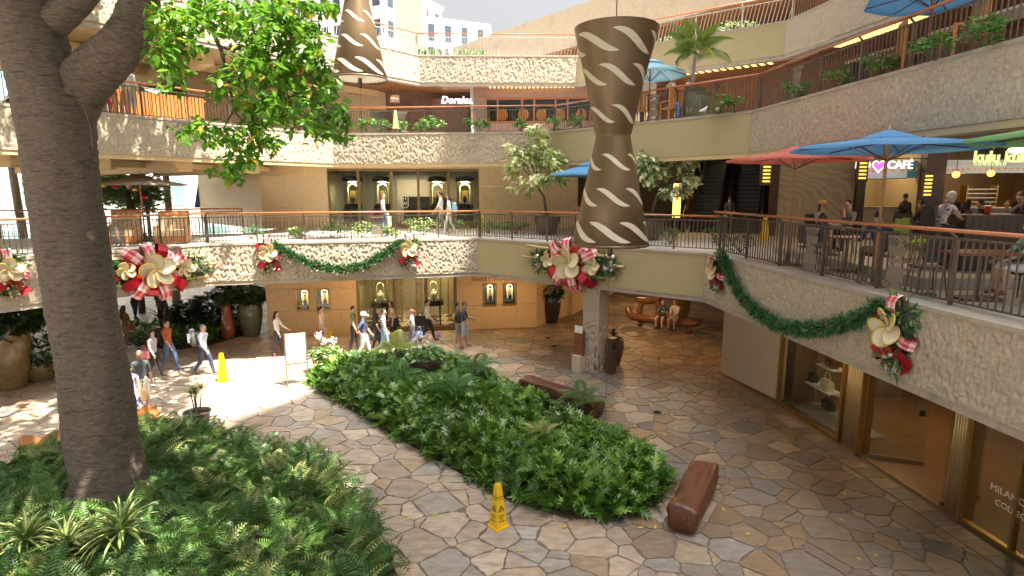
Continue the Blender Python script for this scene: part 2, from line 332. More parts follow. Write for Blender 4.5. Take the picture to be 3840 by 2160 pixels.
# lower top-storey wall rising behind the top deck and tall concrete pier
w5 = rough_wall('concrete_parapet', (-5, 52.2), (14.5, 28.2), 15.6, 18.1, 'long plain concrete wall rising behind the top deck railing', cell=.09, amp=.02, seed=77, thick=.5)
c5 = MB().prism([(-4.6, 52.5), (14.6, 28.6), (24, 28), (24, 52)], 15.5, 15.62).build('ceiling', mt['wood_soffit']); kind(c5, 'structure')
for k in range(9):
    pass
tri = plain_wall('penthouse_wall', (-2, 50.5), (20, 33), 12.7, 15.5, 'shaded brown wall at the back of the top deck', mt['wood2'], cat='wall')
pier = MB()
a = PY(1505, 0, 36); b = PY(1590, 0, 36); 
pier.add([(-6.75, 36, 12.7), (-5.35, 36, 12.7), (-5.35, 37.6, 12.7), (-6.75, 37.6, 12.7), (-6.85, 36, 22), (-5.0, 36, 22), (-5.0, 37.6, 22), (-6.85, 37.6, 22)], [(3, 2, 1, 0), (4, 5, 6, 7), (0, 1, 5, 4), (1, 2, 6, 5), (2, 3, 7, 6), (3, 0, 4, 7)])
tag(pier.build('concrete_pier', mt['rough']), 'tall tapering concrete pier standing on the top deck', 'pier')
# unseen tower added beyond the right wing, outline shaped to shade the court
tw = thing('shade_tower', 'unseen pale tower mass added over the cafe wing to shade the court', 'building', (0, 0, 18))
tp = [(12.75, 19), (18.05, 10.4), (13.4, 2.4), (18.0, -.5), (18, -30), (45, -30), (45, 4), (21.5, 13.2), (15.35, 19.0)]
MB().prism(tp, 0, 42).build('wall', mt['white'], tw)
MB().prism([(14.6, 2), (24, 2), (24, 52), (14.6, 28.6)], 17.6 - 18, 17.98 - 18).build('roof', mt['coping'], tw)
for i in range(2):
    a = Vector(tp[i]); b = Vector(tp[i + 1]); e = (b - a).normalized(); nn = Vector((e.y, -e.x))
    if i == 0: nn = -nn
    nn = Vector((-abs(nn.x), nn.y if nn.x < 0 else -nn.y))
    for f in range(10):
        for q in range(3):
            p = a.lerp(b, (q + .5) / 3) + nn * .02
            MB().box((*p, 3 + f * 3.9), (1.7, .06, 2.0), rz=math.atan2(e.y, e.x)).build('window', mt['glass_dark'], tw)
# white offices behind the top deck
def office(name, loc, rz, w, d, h, nx, nz, label, ww, wh, z0=0):
    t = thing(name, label, 'building', loc, rz)
    MB().box((0, d / 2, h / 2), (w, d, h)).build('wall', mt['white'], t)
    MB().box((0, d / 2, h + .3), (w + .6, d + .6, .6)).build('roof', mt['white'], t)
    wm = MB().box((0, 0, 0), (ww, .25, wh)).mesh('window', mt['glass_dk']); fm = MB().box((0, 0, 0), (w / nx * .28, .5, h)).mesh('rib', mt['white'])
    for i in range(nx):
        for k in range(nz):
            z = z0 + (k + .5) * (h - z0) / nz; link('window', wm, t, (-w / 2 + (i + .5) * w / nx, -.02, z))
    for i in range(nx + 1): link('pier', fm, t, (-w / 2 + i * w / nx, -.15, h / 2))
    wm2 = MB().box((0, 0, 0), (.25, ww, wh)).mesh('window', mt['glass_dk'])
    for i in range(5):
        for k in range(nz):
            for sx in (-1, 1): link('window', wm2, t, (sx * (w / 2 + .02), (i + .5) * d / 5, z0 + (k + .5) * (h - z0) / nz))
    return t
mt['glass_dk'] = M('dark_pane', (.05, .07, .09), .08, var=.3, vscale=.5, spec=.8)
office('office_building', (-30.5, 108, -2), R(-26), 20, 18, 42.5, 7, 8, 'white gridded office block beyond the concrete pier', 1.5, 2.6, 4)
office('office_building', (-10.5, 116, -2), R(24), 13, 22, 39, 4, 9, 'white office block with dark paired windows beyond the top deck', 1.2, 2.9, 3)
office('office_building', (-6, 112, -2), R(24), 8, 10, 33.5, 3, 2, 'low white annex in front of the paired window offices', .9, 1.4, 28)
# ------------------------------------------------------------------ flagstone pavement
BED1 = [(-11.6, 9), (-10.9, 11.6), (-9.7, 13.6), (-8.2, 13.9), (-6.8, 13.4), (-4.1, 11.95), (-2.85, 10.3), (-1.75, 8.3), (-1.4, 6.2), (-9, 5.5)]
BED2 = [(-6.6, 17.75), (-4.6, 15.5), (-2.76, 13.45), (-0.11, 10.62), (1.0, 9.95), (2.0, 9.85), (2.8, 10.35), (3.35, 11.3), (3.2, 12.4), (1.3, 14.8), (-0.3, 17.0), (-1.3, 18.9), (-3.2, 20.0), (-5.6, 19.6)]
BED3 = [(-15.2, 25.2), (-16.4, 24.4), (-16.2, 23.4), (-14.8, 22.2), (-12.9, 21.6), (-11.9, 22.3), (-11.2, 24.2), (-12, 26)]
def inside(p, poly):
    r = False; n = len(poly); j = n - 1
    for i in range(n):
        if (poly[i][1] > p[1]) != (poly[j][1] > p[1]) and p[0] < (poly[j][0] - poly[i][0]) * (p[1] - poly[i][1]) / (poly[j][1] - poly[i][1]) + poly[i][0]: r = not r
        j = i
    return r
def edge_dist(p, poly):
    P_ = np.array(poly); Q = np.roll(P_, -1, 0); d = Q - P_; t = np.clip(((np.array(p) - P_) * d).sum(1) / (d * d).sum(1), 0, 1)
    return np.sqrt(((P_ + d * t[:, None] - np.array(p)) ** 2).sum(1)).min()
pave = kind(MB().prism([(-34, 3), (26, 3), (26, 48), (-34, 48)], -.015, .012).build('pavement', mt['mortar']), 'structure')
xs = []
y = 6.6
rs = random.Random(11)
while y < 36:
    cell = .46 if y < 22 else .64
    hx = y * .93 + 1.2
    x = -hx
    while x < hx:
        if y < 25.5 or x > 1 or x < -9:
            if x < 9.2 or y > 19: xs.append((x + rs.uniform(-.62, .62) * cell, y + rs.uniform(-.62, .62) * cell, (rs.random() ** 2.0) * .22 + .01))
        x += cell
    y += cell
S = np.array(xs)
def clip(poly, nx, ny, d):
    out = []; n = len(poly)
    for i in range(n):
        a = poly[i]; b = poly[(i + 1) % n]; da = nx * a[0] + ny * a[1] - d; db = nx * b[0] + ny * b[1] - d
        if da <= 0: out.append(a)
        if da * db < 0: t = da / (da - db); out.append((a[0] + (b[0] - a[0]) * t, a[1] + (b[1] - a[1]) * t))
    return out
BL = (Vector((7.05, 18.7)), Vector((8.62, 6.5)))               # line of the shop front with its border course
be = (BL[1] - BL[0]).normalized(); bn = Vector((be.y, -be.x))
stones = []
for i in range(len(S)):
    x, y, w = S[i]
    if inside((x, y), BED1) and edge_dist((x, y), BED1) > .45 or inside((x, y), BED2) and edge_dist((x, y), BED2) > .45: continue
    d2 = ((S[:, :2] - S[i, :2]) ** 2).sum(1); nb = np.argsort(d2)[1:22]
    poly = [(x - 1.2, y - 1.2), (x + 1.2, y - 1.2), (x + 1.2, y + 1.2), (x - 1.2, y + 1.2)]
    for j in nb:
        dx, dy = S[j, 0] - x, S[j, 1] - y; L_ = math.hypot(dx, dy)
        if L_ > 2.4: continue
        h = (L_ * L_ + w - S[j, 2]) / (2 * L_) - .006
        poly = clip(poly, dx / L_, dy / L_, (dx * x + dy * y) / L_ + h)
        if len(poly) < 3: break
    if len(poly) < 3: continue
    # keep clear of the border course
    if y < 19.2 and x > 4: poly = clip(poly, -bn.x, -bn.y, -bn.dot(BL[0]) - .47)
    if len(poly) < 3: continue
    ar = abs(sum(poly[k][0] * poly[(k + 1) % len(poly)][1] - poly[(k + 1) % len(poly)][0] * poly[k][1] for k in range(len(poly)))) / 2
    if ar < .02: continue
    cx = sum(p[0] for p in poly) / len(poly); cy = sum(p[1] for p in poly) / len(poly)
    # chip the corners and roughen the edges
    q = []
    n = len(poly)
    for k in range(n):
        a = Vector(poly[k - 1]); b = Vector(poly[k]); c = Vector(poly[(k + 1) % n]); r = min(.07, (a - b).length * .25, (c - b).length * .25) * rs.uniform(.4, 1)
        q += [b + (a - b).normalized() * r, b + (c - b).normalized() * r]
        el = (c - b).length; ne = 3 if el > .42 else (2 if el > .26 else (1 if el > .14 else 0))
        for e_ in range(ne): mpt = b.lerp(c, (e_ + 1) / (ne + 1) + rs.uniform(-.06, .06)); q.append(mpt + (Vector((cx, cy)) - mpt).normalized() * rs.choice((0, .006, .014, .03)) * rs.uniform(.6, 1.2))
    stones.append(([(p.x, p.y) for p in q], ar, cx, cy))
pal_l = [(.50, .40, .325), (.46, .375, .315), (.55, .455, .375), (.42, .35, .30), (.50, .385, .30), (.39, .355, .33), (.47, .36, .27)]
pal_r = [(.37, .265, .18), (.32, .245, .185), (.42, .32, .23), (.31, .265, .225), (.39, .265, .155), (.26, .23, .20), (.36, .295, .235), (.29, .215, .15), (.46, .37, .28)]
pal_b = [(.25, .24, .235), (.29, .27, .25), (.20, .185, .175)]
def stone_mesh(name, poly, z, col):
    n = len(poly); tl = rs.uniform(-.004, .004); tm = rs.uniform(-.004, .004); cx = sum(p[0] for p in poly) / n; cy = sum(p[1] for p in poly) / n
    V = [(p[0], p[1], 0) for p in poly] + [(cx + (p[0] - cx) * .985, cy + (p[1] - cy) * .985, z + tl * (p[0] - cx) + tm * (p[1] - cy)) for p in poly]
    F = [tuple(range(n, 2 * n))] + [(i, (i + 1) % n, n + (i + 1) % n, n + i) for i in range(n)]
    return V, F
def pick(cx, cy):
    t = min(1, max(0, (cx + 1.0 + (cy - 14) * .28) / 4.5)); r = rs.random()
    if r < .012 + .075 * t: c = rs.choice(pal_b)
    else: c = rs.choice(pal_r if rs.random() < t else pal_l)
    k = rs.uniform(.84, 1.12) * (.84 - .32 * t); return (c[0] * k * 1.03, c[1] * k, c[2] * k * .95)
def area_sign(p): return sum(p[k][0] * p[(k + 1) % len(p)][1] - p[(k + 1) % len(p)][0] * p[k][1] for k in range(len(p)))
stones = [((p if area_sign(p) > 0 else p[::-1]), a, x, y) for p, a, x, y in stones]
def seen(x, y):
    return abs(x) < y * .87 and y > 8.2 and not inside((x, y), BED1) and not inside((x, y), BED2)
rank = sorted([s for s in stones if seen(s[2], s[3])], key=lambda s: -s[1] / (s[3] ** 2 * s[3]))
near = set(id(s) for s in rank[:262]); restV = []; restF = []; restC = []
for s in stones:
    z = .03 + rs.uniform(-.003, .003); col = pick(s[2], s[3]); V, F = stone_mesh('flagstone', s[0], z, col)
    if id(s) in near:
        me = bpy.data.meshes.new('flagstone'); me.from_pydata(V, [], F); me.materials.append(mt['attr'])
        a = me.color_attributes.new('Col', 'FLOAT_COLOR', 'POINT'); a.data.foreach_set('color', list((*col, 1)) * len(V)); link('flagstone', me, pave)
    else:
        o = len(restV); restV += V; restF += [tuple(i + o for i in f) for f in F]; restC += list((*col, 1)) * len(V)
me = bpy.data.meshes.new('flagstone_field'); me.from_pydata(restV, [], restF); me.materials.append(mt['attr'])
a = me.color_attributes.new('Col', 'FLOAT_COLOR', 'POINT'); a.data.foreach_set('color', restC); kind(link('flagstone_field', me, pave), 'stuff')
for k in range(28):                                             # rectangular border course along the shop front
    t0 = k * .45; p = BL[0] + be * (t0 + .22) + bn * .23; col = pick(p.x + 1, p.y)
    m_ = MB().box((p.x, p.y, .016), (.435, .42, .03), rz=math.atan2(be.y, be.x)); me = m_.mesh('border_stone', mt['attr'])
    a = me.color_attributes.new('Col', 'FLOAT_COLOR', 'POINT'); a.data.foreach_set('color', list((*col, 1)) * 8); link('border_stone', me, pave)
# soil of the beds, low mounds
def mound(poly, h, name):
    cx = sum(p[0] for p in poly) / len(poly); cy = sum(p[1] for p in poly) / len(poly); V = [(cx, cy, h)]; n = len(poly)
    for s_, z in ((.5, h * .95), (.85, h * .6), (.985, .06), (1.0, 0)):
        V += [(cx + (p[0] - cx) * s_, cy + (p[1] - cy) * s_, z) for p in poly]
    F = [(0, 1 + i, 1 + (i + 1) % n) for i in range(n)]
    for r in range(3): F += [(1 + r * n + i, 1 + (r + 1) * n + i, 1 + (r + 1) * n + (i + 1) % n, 1 + r * n + (i + 1) % n) for i in range(n)]
    return kind(MB().add(V, F).build(name, mt['soil']), 'structure')
mound(BED1, .22, 'planting_bed'); mound(BED2, .22, 'planting_bed'); mound(BED3, .15, 'planting_bed')
# little round drains
for px, py in ((2465, 1550), (2078, 1301), (2053, 1270)):
    p = P(px, py); MB().lathe([(.11, 0), (.11, .008), (.08, .01)], 14, (p.x, p.y, .032)).build('drain_cover', mt['black'], pave)
# ------------------------------------------------------------------ shop fronts
def frame2(p0, p1):
    p0 = Vector(p0).to_2d(); p1 = Vector(p1).to_2d(); e = p1 - p0; L_ = e.length; return p0, L_, math.atan2(e.y, e.x)
def onplane(px, py, p0, p1):
    """a pixel on the vertical plane through p0, p1 -> (distance along, height)"""
    p0 = Vector(p0).to_2d(); p1 = Vector(p1).to_2d(); e = (p1 - p0).normalized(); n = Vector((-e.y, e.x)); d = ray(px, py)
    t = n.dot(p0) / (n.x * d.x + n.y * d.y); q = Vector((d.x * t, d.y * t)); return (q - p0).dot(e), ZC + d.z * t
def panel_wall(name, label, p0, p1, z0, z1, m, openings=(), pw=1.5, ph=.92, th=.3, off=0, cat='wall', gap=.004):
    o, L_, a = frame2(p0, p1); root = thing(name, label, cat, (*o, 0), a)
    xs_ = sorted(set([0, L_] + [round(k * pw + off, 3) for k in range(1, int(L_ / pw) + 1) if .25 < k * pw + off < L_ - .25] + [v for q in openings for v in q[:2]]))
    zs = sorted(set([z0, z1] + [round(z0 + k * ph, 3) for k in range(1, int((z1 - z0) / ph) + 1) if z0 + k * ph < z1 - .2] + [v for q in openings for v in q[2:4]]))
    zs = [z for z in zs if z0 <= z <= z1]
    for i in range(len(xs_) - 1):
        for k in range(len(zs) - 1):
            x0, x1, y0, y1 = xs_[i], xs_[i + 1], zs[k], zs[k + 1]
            if x1 - x0 < .01 or y1 - y0 < .01: continue
            if any(q[0] - .001 <= x0 and x1 <= q[1] + .001 and q[2] - .001 <= y0 and y1 <= q[3] + .001 for q in openings): continue
            MB().box(((x0 + x1) / 2, th / 2 + random.uniform(0, .002), (y0 + y1) / 2), (x1 - x0 - gap, th, y1 - y0 - gap)).build('stone_panel', m, root)
    return root
def storefront(name, label, p0, p1, z0, z1, xs_, fm, fw=.09, gm=None, head=True, sill=.12, cat='storefront', depth=.12):
    o, L_, a = frame2(p0, p1); root = thing(name, label, cat, (*o, 0), a)
    for x in xs_: MB().box((x, 0, (z0 + z1) / 2), (fw, depth, z1 - z0)).build('mullion', fm, root)
    if head: MB().box(((xs_[0] + xs_[-1]) / 2, .003, z1 - fw / 2), (xs_[-1] - xs_[0], depth - .02, fw)).build('head', fm, root)
    if sill: MB().box(((xs_[0] + xs_[-1]) / 2, .003, z0 + sill / 2), (xs_[-1] - xs_[0], depth - .02, sill)).build('sill', fm, root)
    for i in range(len(xs_) - 1):
        MB().box(((xs_[i] + xs_[i + 1]) / 2, 0, (z0 + z1) / 2), (xs_[i + 1] - xs_[i] - fw, .015, z1 - z0 - .02)).build('pane', gm or mt['glass'], root)
    return root
def room(p0, p1, depth, z0, z1, wm, fm, cm, side=True):
    o, L_, a = frame2(p0, p1)
    def pc(name, c, d, m): q = MB().box(c, d).build(name, m, None, loc=(*o, 0), rz=a); kind(q, 'structure'); return q
    pc('shop_wall', (L_ / 2, depth, (z0 + z1) / 2), (L_ + .2, .1, z1 - z0), wm)
    if side:
        for x in (-.06, L_ + .06): pc('shop_wall', (x, depth / 2 + .2, (z0 + z1) / 2), (.1, depth - .5, z1 - z0), wm)
    pc('shop_floor', (L_ / 2, depth / 2, z0 + .035), (L_, depth, .03), fm)
    pc('shop_ceiling', (L_ / 2, depth / 2 + .2, z1 - .02), (L_, depth - .5, .03), cm)
# --- jeweller, ground floor
HW0, HW1 = (-10.2, 23.7), (1.1, 25.45); _, HWL, HWA = frame2(HW0, HW1)
def hx(px, py=1120): return onplane(px, py, HW0, HW1)[0]
sx0, sx1 = hx(1337), hx(1713)
nich = []
for x0, x1, y0, y1 in ((1109, 1160, 1087, 1166), (1184, 1236, 1085, 1163), (1814, 1860, 1065, 1145), (1888, 1934, 1062, 1142)):
    nich.append((round(hx(x0), 3), round(hx(x1), 3), round(onplane(x0, y1, HW0, HW1)[1], 3), round(onplane(x0, y0, HW0, HW1)[1], 3)))
hw = panel_wall('jeweller_wall', 'honey travertine wall of the ground floor jeweller with lit niches', HW0, HW1, 0, 3.0, mt['travertine'], nich + [(sx0, sx1, 0, 3.0)], pw=1.5, ph=.95)
mt['nichedark'] = M('niche_felt', (.035, .037, .045), .8); mt['ivory'] = M('ivory', (.7, .6, .42), .5); mt['gold'] = M('gold', (.6, .4, .12), .3, .8)
def arch(mb, x, y, z0, w, h, th, mi=0, n=12):
    r = w / 2; zc = z0 + h - r; pts = [(x - r, y, z0)] + [(x - r * math.cos(math.pi * k / n), y, zc + r * math.sin(math.pi * k / n)) for k in range(n + 1)] + [(x + r, y, z0)]
    for i in range(len(pts) - 1): mb.bar(pts[i], pts[i + 1], th * .8, th, mi, up=(0, 1, 0))
def bust(mb, x, y, z, s, mi=0):
    mb.lathe([(.05 * s, 0), (.035 * s, .04 * s), (.10 * s, .16 * s), (.125 * s, .27 * s), (.09 * s, .34 * s), (.042 * s, .38 * s), (.045 * s, .45 * s), (.02 * s, .46 * s)], 12, (x, y, z), mi, sy=.6)
for x0, x1, z0, z1 in nich:
    w = x1 - x0; h = z1 - z0; cx = (x0 + x1) / 2; t = link('display_niche', None, hw)
    n_ = MB(); n_.box((cx, .36, (z0 + z1) / 2), (w, .02, h)); n_.box((x0 + .01, .2, (z0 + z1) / 2), (.02, .3, h)); n_.box((x1 - .01, .2, (z0 + z1) / 2), (.02, .3, h)); n_.box((cx, .2, z0 + .08), (w - .04, .3, .16)); n_.box((cx, .2, z1 - .01), (w - .04, .3, .02)); n_.build('niche_lining', mt['nichedark'], t)
    f_ = MB()
    for a_, b_ in (((x0, z0), (x1, z0)), ((x1, z0), (x1, z1)), ((x1, z1), (x0, z1)), ((x0, z1), (x0, z0))): f_.bar((a_[0], -.015, a_[1]), (b_[0], -.015, b_[1]), .06, .05, up=(0, 1, 0))
    f_.build('frame', mt['brass'], t)
    a_ = MB(); arch(a_, cx + w * .08, .3, z0 + .2, w * .42, h * .68, .045); arch(a_, cx + w * .08, .32, z0 + .2, w * .26, h * .5, .03); a_.build('arch', mt['ivory'], t)
    b_ = MB(); b_.box((cx + w * .08, .33, z0 + h * .48), (w * .22, .01, h * .32)); b_.build('gilt_panel', mt['gold'], t)
    b_ = MB(); bust(b_, cx + w * .1, .2, z0 + .17, .62); b_.ball((cx - w * .15, .15, z0 + .2), .03); b_.ball((cx + w * .3, .13, z0 + .2), .025); b_.build('jewel_stand', mt['black'], t)
    b_ = MB(); b_.box((cx, .1, z1 - .035), (w * .5, .05, .02)); b_.build('strip_lamp', mt['warmlamp'], t)
    MB().box((cx, .02, (z0 + z1) / 2), (w - .05, .008, h - .05)).build('pane', mt['glass'], t)
    lamp('niche_light', (cx, .12, z1 - .06), 2.6, (1, .8, .5), .1, parent=t)
HWc, HWs = math.cos(HWA), math.sin(HWA)
def hwpt(x, y, z): return (HW0[0] + x * HWc - y * HWs, HW0[1] + x * HWs + y * HWc, z)
tx = hx(1768, 1060); tz = onplane(1768, 1056, HW0, HW1)[1]
text('lettering', 'HARRY WINSTON', .27, mt['bronze'], hw, (tx, -.012, tz), ext=.012)
mt['tile'] = M('checker_floor', (.55, .42, .25), .2)
def checker(m, c1, c2, s):
    t = m.node_tree; ck = t.nodes.new('ShaderNodeTexChecker'); ck.inputs[1].default_value = (*c1, 1); ck.inputs[2].default_value = (*c2, 1); ck.inputs[3].default_value = s
    tc = t.nodes.new('ShaderNodeTexCoord'); mp = t.nodes.new('ShaderNodeMapping'); mp.inputs['Rotation'].default_value = (0, 0, R(45)); t.links.new(tc.outputs['Object'], mp.inputs[0]); t.links.new(mp.outputs[0], ck.inputs[0]); t.links.new(ck.outputs[0], t.nodes['Principled BSDF'].inputs['Base Color'])
checker(mt['tile'], (.6, .47, .28), (.04, .03, .025), 1.5)
mt['taupe'] = M('taupe_wall', (.30, .25, .17), .7, var=.05); mt['sage'] = M('sage_wall', (.30, .29, .23), .7, var=.05)
room(hwpt(sx0, 0, 0)[:2], hwpt(sx1, 0, 0)[:2], 3.4, 0, 3.0, mt['taupe'], mt['tile'], mt['cream'])
d0, d1 = hx(1478), hx(1598)
sf = storefront('jeweller_storefront', 'dark bronze glass storefront of the ground floor jeweller with fretwork door', hwpt(sx0, .12, 0)[:2], hwpt(sx1, .12, 0)[:2], .02, 3.0, [.06, d0 - sx0, d1 - sx0, sx1 - sx0 - .06], mt['bronze'], .13, sill=.2)
for xx in (d0 - sx0 + .22, d1 - sx0 - .3):                      # fretwork strips beside the door
    t = link('fretwork', None, sf); m_ = MB()
    m_.box((xx - .12, -.02, 1.5), (.03, .05, 2.9)); m_.box((xx + .12, -.02, 1.5), (.03, .05, 2.9)); m_.build('fret_frame', mt['bronze'], t)
    for k in range(11):
        z = .25 + k * .26; m_ = MB(); pts = [(xx + .085 * math.cos(2 * math.pi * j / 12), -.03, z + .085 * math.sin(2 * math.pi * j / 12)) for j in range(13)]; m_.tube(pts, .016, 5, cap=False); m_.build('fret_ring', mt['bronze'], t)
hl = thing('table_lamp', 'lit cream shaded table lamp inside the ground floor jeweller', 'lamp', hwpt(hx(1690), 2.2, 0), HWA)
MB().lathe([(.2, 0), (.2, .03), (.03, .06), (.03, 2.35)], 12).build('stem', mt['brass'], hl); MB().lathe([(.34, 2.3), (.24, 2.55)], 18, cap=False).build('lamp_shade', M('lamp_shade_lit', (.9, .75, .5), .8, emit=(1, .7, .35), est=5), hl)
lamp('shop_light', hwpt((sx0 + sx1) / 2, 1.7, 2.9), 9, (1, .78, .5), 1.2); lamp('shop_light', hwpt(sx1 - .6, 2.0, 2.9), 5, (1, .75, .45), .5)
# --- glazed display cases
def vitrine(label, loc, rz, tall=1.0, legs=True, vase=True):
    t = thing('display_case', label, 'display case', loc, rz); zb = .95 * tall; zt = 2.35 * tall
    b = MB(); b.lathe([(.44, 0), (.44, .06), (.42, .2), (.44, .22)], 24, (0, 0, zb)); b.build('base', mt['black'], t)
    b = MB(); b.lathe([(.44, 0), (.5, .05), (.5, .1), (.46, .12), (.47, .16), (.42, .2), (.30, .25), (0.01, .26)], 24, (0, 0, zt)); b.build('lid', mt['black'], t)
    b = MB(); b.lathe([(.41, zb + .2), (.41, zt)], 24, cap=False); b.build('glass_drum', mt['glass'], t)
    for a in range(4):
        an = R(45 + 90 * a); MB().tube([(.42 * math.cos(an), .42 * math.sin(an), zb + .15), (.42 * math.cos(an), .42 * math.sin(an), zt + .02)], .022, 6).build('post', mt['bronze'], t)
        if legs: MB().tube([(.38 * math.cos(an), .38 * math.sin(an), 0), (.38 * math.cos(an), .38 * math.sin(an), zb + .05)], [.03, .05], 6).build('leg', mt['black'], t)
    if not legs: MB().box((0, 0, zb / 2), (.8, .8, zb)).build('plinth', mt['darkwood'], t)
    b = MB()
    if vase: b.lathe([(.07, 0), (.11, .1), (.15, .26), (.11, .36), (.05, .4), (.06, .46)], 14, (0, -.05, zb + .23)); arch(b, 0, .1, zb + .23, .3, .8, .025); b.ball((-.2, -.12, zb + .28), .05); b.ball((.2, -.12, zb + .28), .05)
    else: arch(b, 0, .12, zb + .25, .5, .95, .07)
    b.build('display', mt['ivory'], t)
    if not vase:
        b = MB(); b.box((0, .14, zb + .6), (.3, .02, .55)); b.build('gilt_panel', mt['gold'], t); b = MB(); bust(b, 0, -.1, zb + .22, .9); b.build('jewel_stand', mt['black'], t)
    b = MB(); b.lathe([(.2, 0), (.2, .02)], 12, (0, 0, zt - .04)); b.build('case_lamp', mt['warmlamp'], t); lamp('case_light', (0, -.05, zt - .06), 4.5, (1, .82, .5), .3, parent=t)
    return t
vitrine('tall round glass display case with ivory vase left of the fretwork door', hwpt(hx(1420), 1.0, .05), HWA)
vitrine('tall round glass display case with ivory vase under the lit lamp shade', hwpt(hx(1628), 1.0, .05), HWA)
# --- return wall, dark corner and passage wall right of the jeweller
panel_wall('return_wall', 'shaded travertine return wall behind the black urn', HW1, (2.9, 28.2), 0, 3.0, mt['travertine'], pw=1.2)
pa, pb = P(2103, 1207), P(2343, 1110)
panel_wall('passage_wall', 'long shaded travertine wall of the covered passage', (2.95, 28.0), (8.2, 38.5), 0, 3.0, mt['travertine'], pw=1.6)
kind(MB().box((14, 39, 1.5), (24, .3, 3)).build('passage_end_wall', mt['tan']), 'structure')
panel_wall('return_wall', 'travertine return wall beside the green glazed urn', (-11.0, 26.5), HW0, 0, 3.0, mt['travertine'], pw=1.2)
# concrete column carrying the olive parapet
cl = MB(); q = [P(2181, 1389), P(2229, 1406)]; q = [Vector((2.38, 19.1)), Vector((2.86, 18.7)), Vector((3.22, 19.15)), Vector((2.74, 19.55))]
col = thing('concrete_column', 'square rough concrete column carrying the olive parapet', 'column', (2.8, 19.1, 0))
for i in range(4):
    w = rough_wall('column_face', q[i], q[(i + 1) % 4], 0.02, 3.0, 'x', cell=.035, amp=.03, seed=50 + i, thick=.15); del w['label']; del w['category']; w.parent = col; w.location = (-2.8, -19.1, 0)
# --- boutique on the right
RS = [P(2915, 1513), P(3140, 1663), P(3215, 1713), P(3505, 1908), P(3592, 1966), P(3905, 2172)]
RS0, RS1 = (RS[0].x, RS[0].y), (8.62, 6.5)
_, RSL, RSA = frame2(RS0, RS1)
def rsx(p): return (Vector(p).to_2d() - Vector(RS0)).dot((Vector(RS1) - Vector(RS0)).normalized())
ra = [rsx(p) for p in RS]
cw = plain_wall('boutique_wall', (6.95, 18.65), RS0, .1, 3.0, 'cream textured wall at the corner of the boutique', mt['cream'], cat='wall', thick=.2)
plain_wall('boutique_wall', (14, 24), (6.95, 18.65), 0, 3.0, 'brown side wall of the boutique facing the covered passage', mt['tan'], cat='wall', thick=.2)
MB().box((1.35, -.01, -.05), (2.75, .03, .1)).build('baseboard', mt['brass'], cw)
mt['woodfloor'] = M('wood_floor', (.2, .115, .055), .3, var=.3, vscale=3, stretch=(1, 7, 1), wear=((.12, .065, .03), 4, .5))
room(RS0, RS1, 6.2, 0, 3.0, M('shop_back', (.17, .105, .055), .5, var=.2, vscale=2, stretch=(3, 1, 1)), mt['woodfloor'], mt['cream'], side=True)
bt = storefront('boutique_front', 'brass framed glass front of the handbag boutique', RS0, RS1, .02, 3.0, [.03, ra[1]], mt['brass'], .07, sill=.09)
o_ = bt
storefront('boutique_front', 'brass framed boutique window with white lettering by the lower corner', RS0, RS1, .02, 3.0, [ra[4], ra[4] + .95, RSL], mt['brass'], .05, sill=.1)
def flute(label, x0, x1):
    t = thing('fluted_pilaster', label, 'pilaster', (RS0[0] + math.cos(RSA) * x0, RS0[1] + math.sin(RSA) * x0, 0), RSA); n = 8
    MB().box(((x1 - x0) / 2, .16, 1.5), (x1 - x0, .16, 3.0)).build('pilaster_core', mt['brass'], t)
    fm = MB().tube([(0, 0, .02), (0, 0, 2.98)], (x1 - x0) / n * .42, 8).mesh('flute', mt['goldflute'], True)
    for k in range(n): link('flute', fm, t, ((k + .5) * (x1 - x0) / n, .06, 0))
    MB().box((x1 - x0 - .02, -.02, 1.5), (.05, .12, 2.98)).build('edge_trim', mt['brass'], t)
mt['goldflute'] = M('gold_flutes', (.62, .46, .22), .35, .5, var=.1)
flute('gold fluted pilaster on the bag window side of the boutique door', ra[1] + .02, ra[2]); flute('gold fluted pilaster between the boutique door and the lettered window', ra[3] + .05, ra[4] - .02)
def rpt(x, y, z): return (RS0[0] + x * math.cos(RSA) - y * math.sin(RSA), RS0[1] + x * math.sin(RSA) + y * math.cos(RSA), z)
dr = thing('glass_door', 'open frameless glass door with dark square handles at the boutique', 'door', rpt(ra[2] + .12, .1, 0), RSA + R(62))
MB().box((.55, 0, 1.5), (1.05, .012, 2.9)).build('pane', mt['glass'], dr); MB().box((.55, 0, .08), (1.07, .05, .12)).build('bottom_rail', mt['bronze'], dr); MB().box((.95, -.02, 1.25), (.09, .06, .13)).build('handle', mt['black'], dr)
dr = thing('glass_door', 'closed frameless glass door leaf beside the lettered boutique window', 'door', rpt(ra[3] - .02, .05, 0), RSA + R(100))
MB().box((.5, 0, 1.5), (.98, .012, 2.9)).build('pane', mt['glass'], dr); MB().box((.5, 0, .08), (1.0, .05, .12)).build('bottom_rail', mt['bronze'], dr)
lx, lz = onplane(3718, 1815, RS0, RS1)
mt['lettering'] = M('white_vinyl', (.75, .72, .66), .6)
text('lettering', 'MILANO FALL', .17, mt['lettering'], bpy.data.objects['boutique_front.001'], (lx, -.02, lz - .08), ext=.003); text('lettering', 'COLLECTION', .15, mt['lettering'], bpy.data.objects['boutique_front.001'], (lx + .12, -.02, lz - .3), ext=.003)
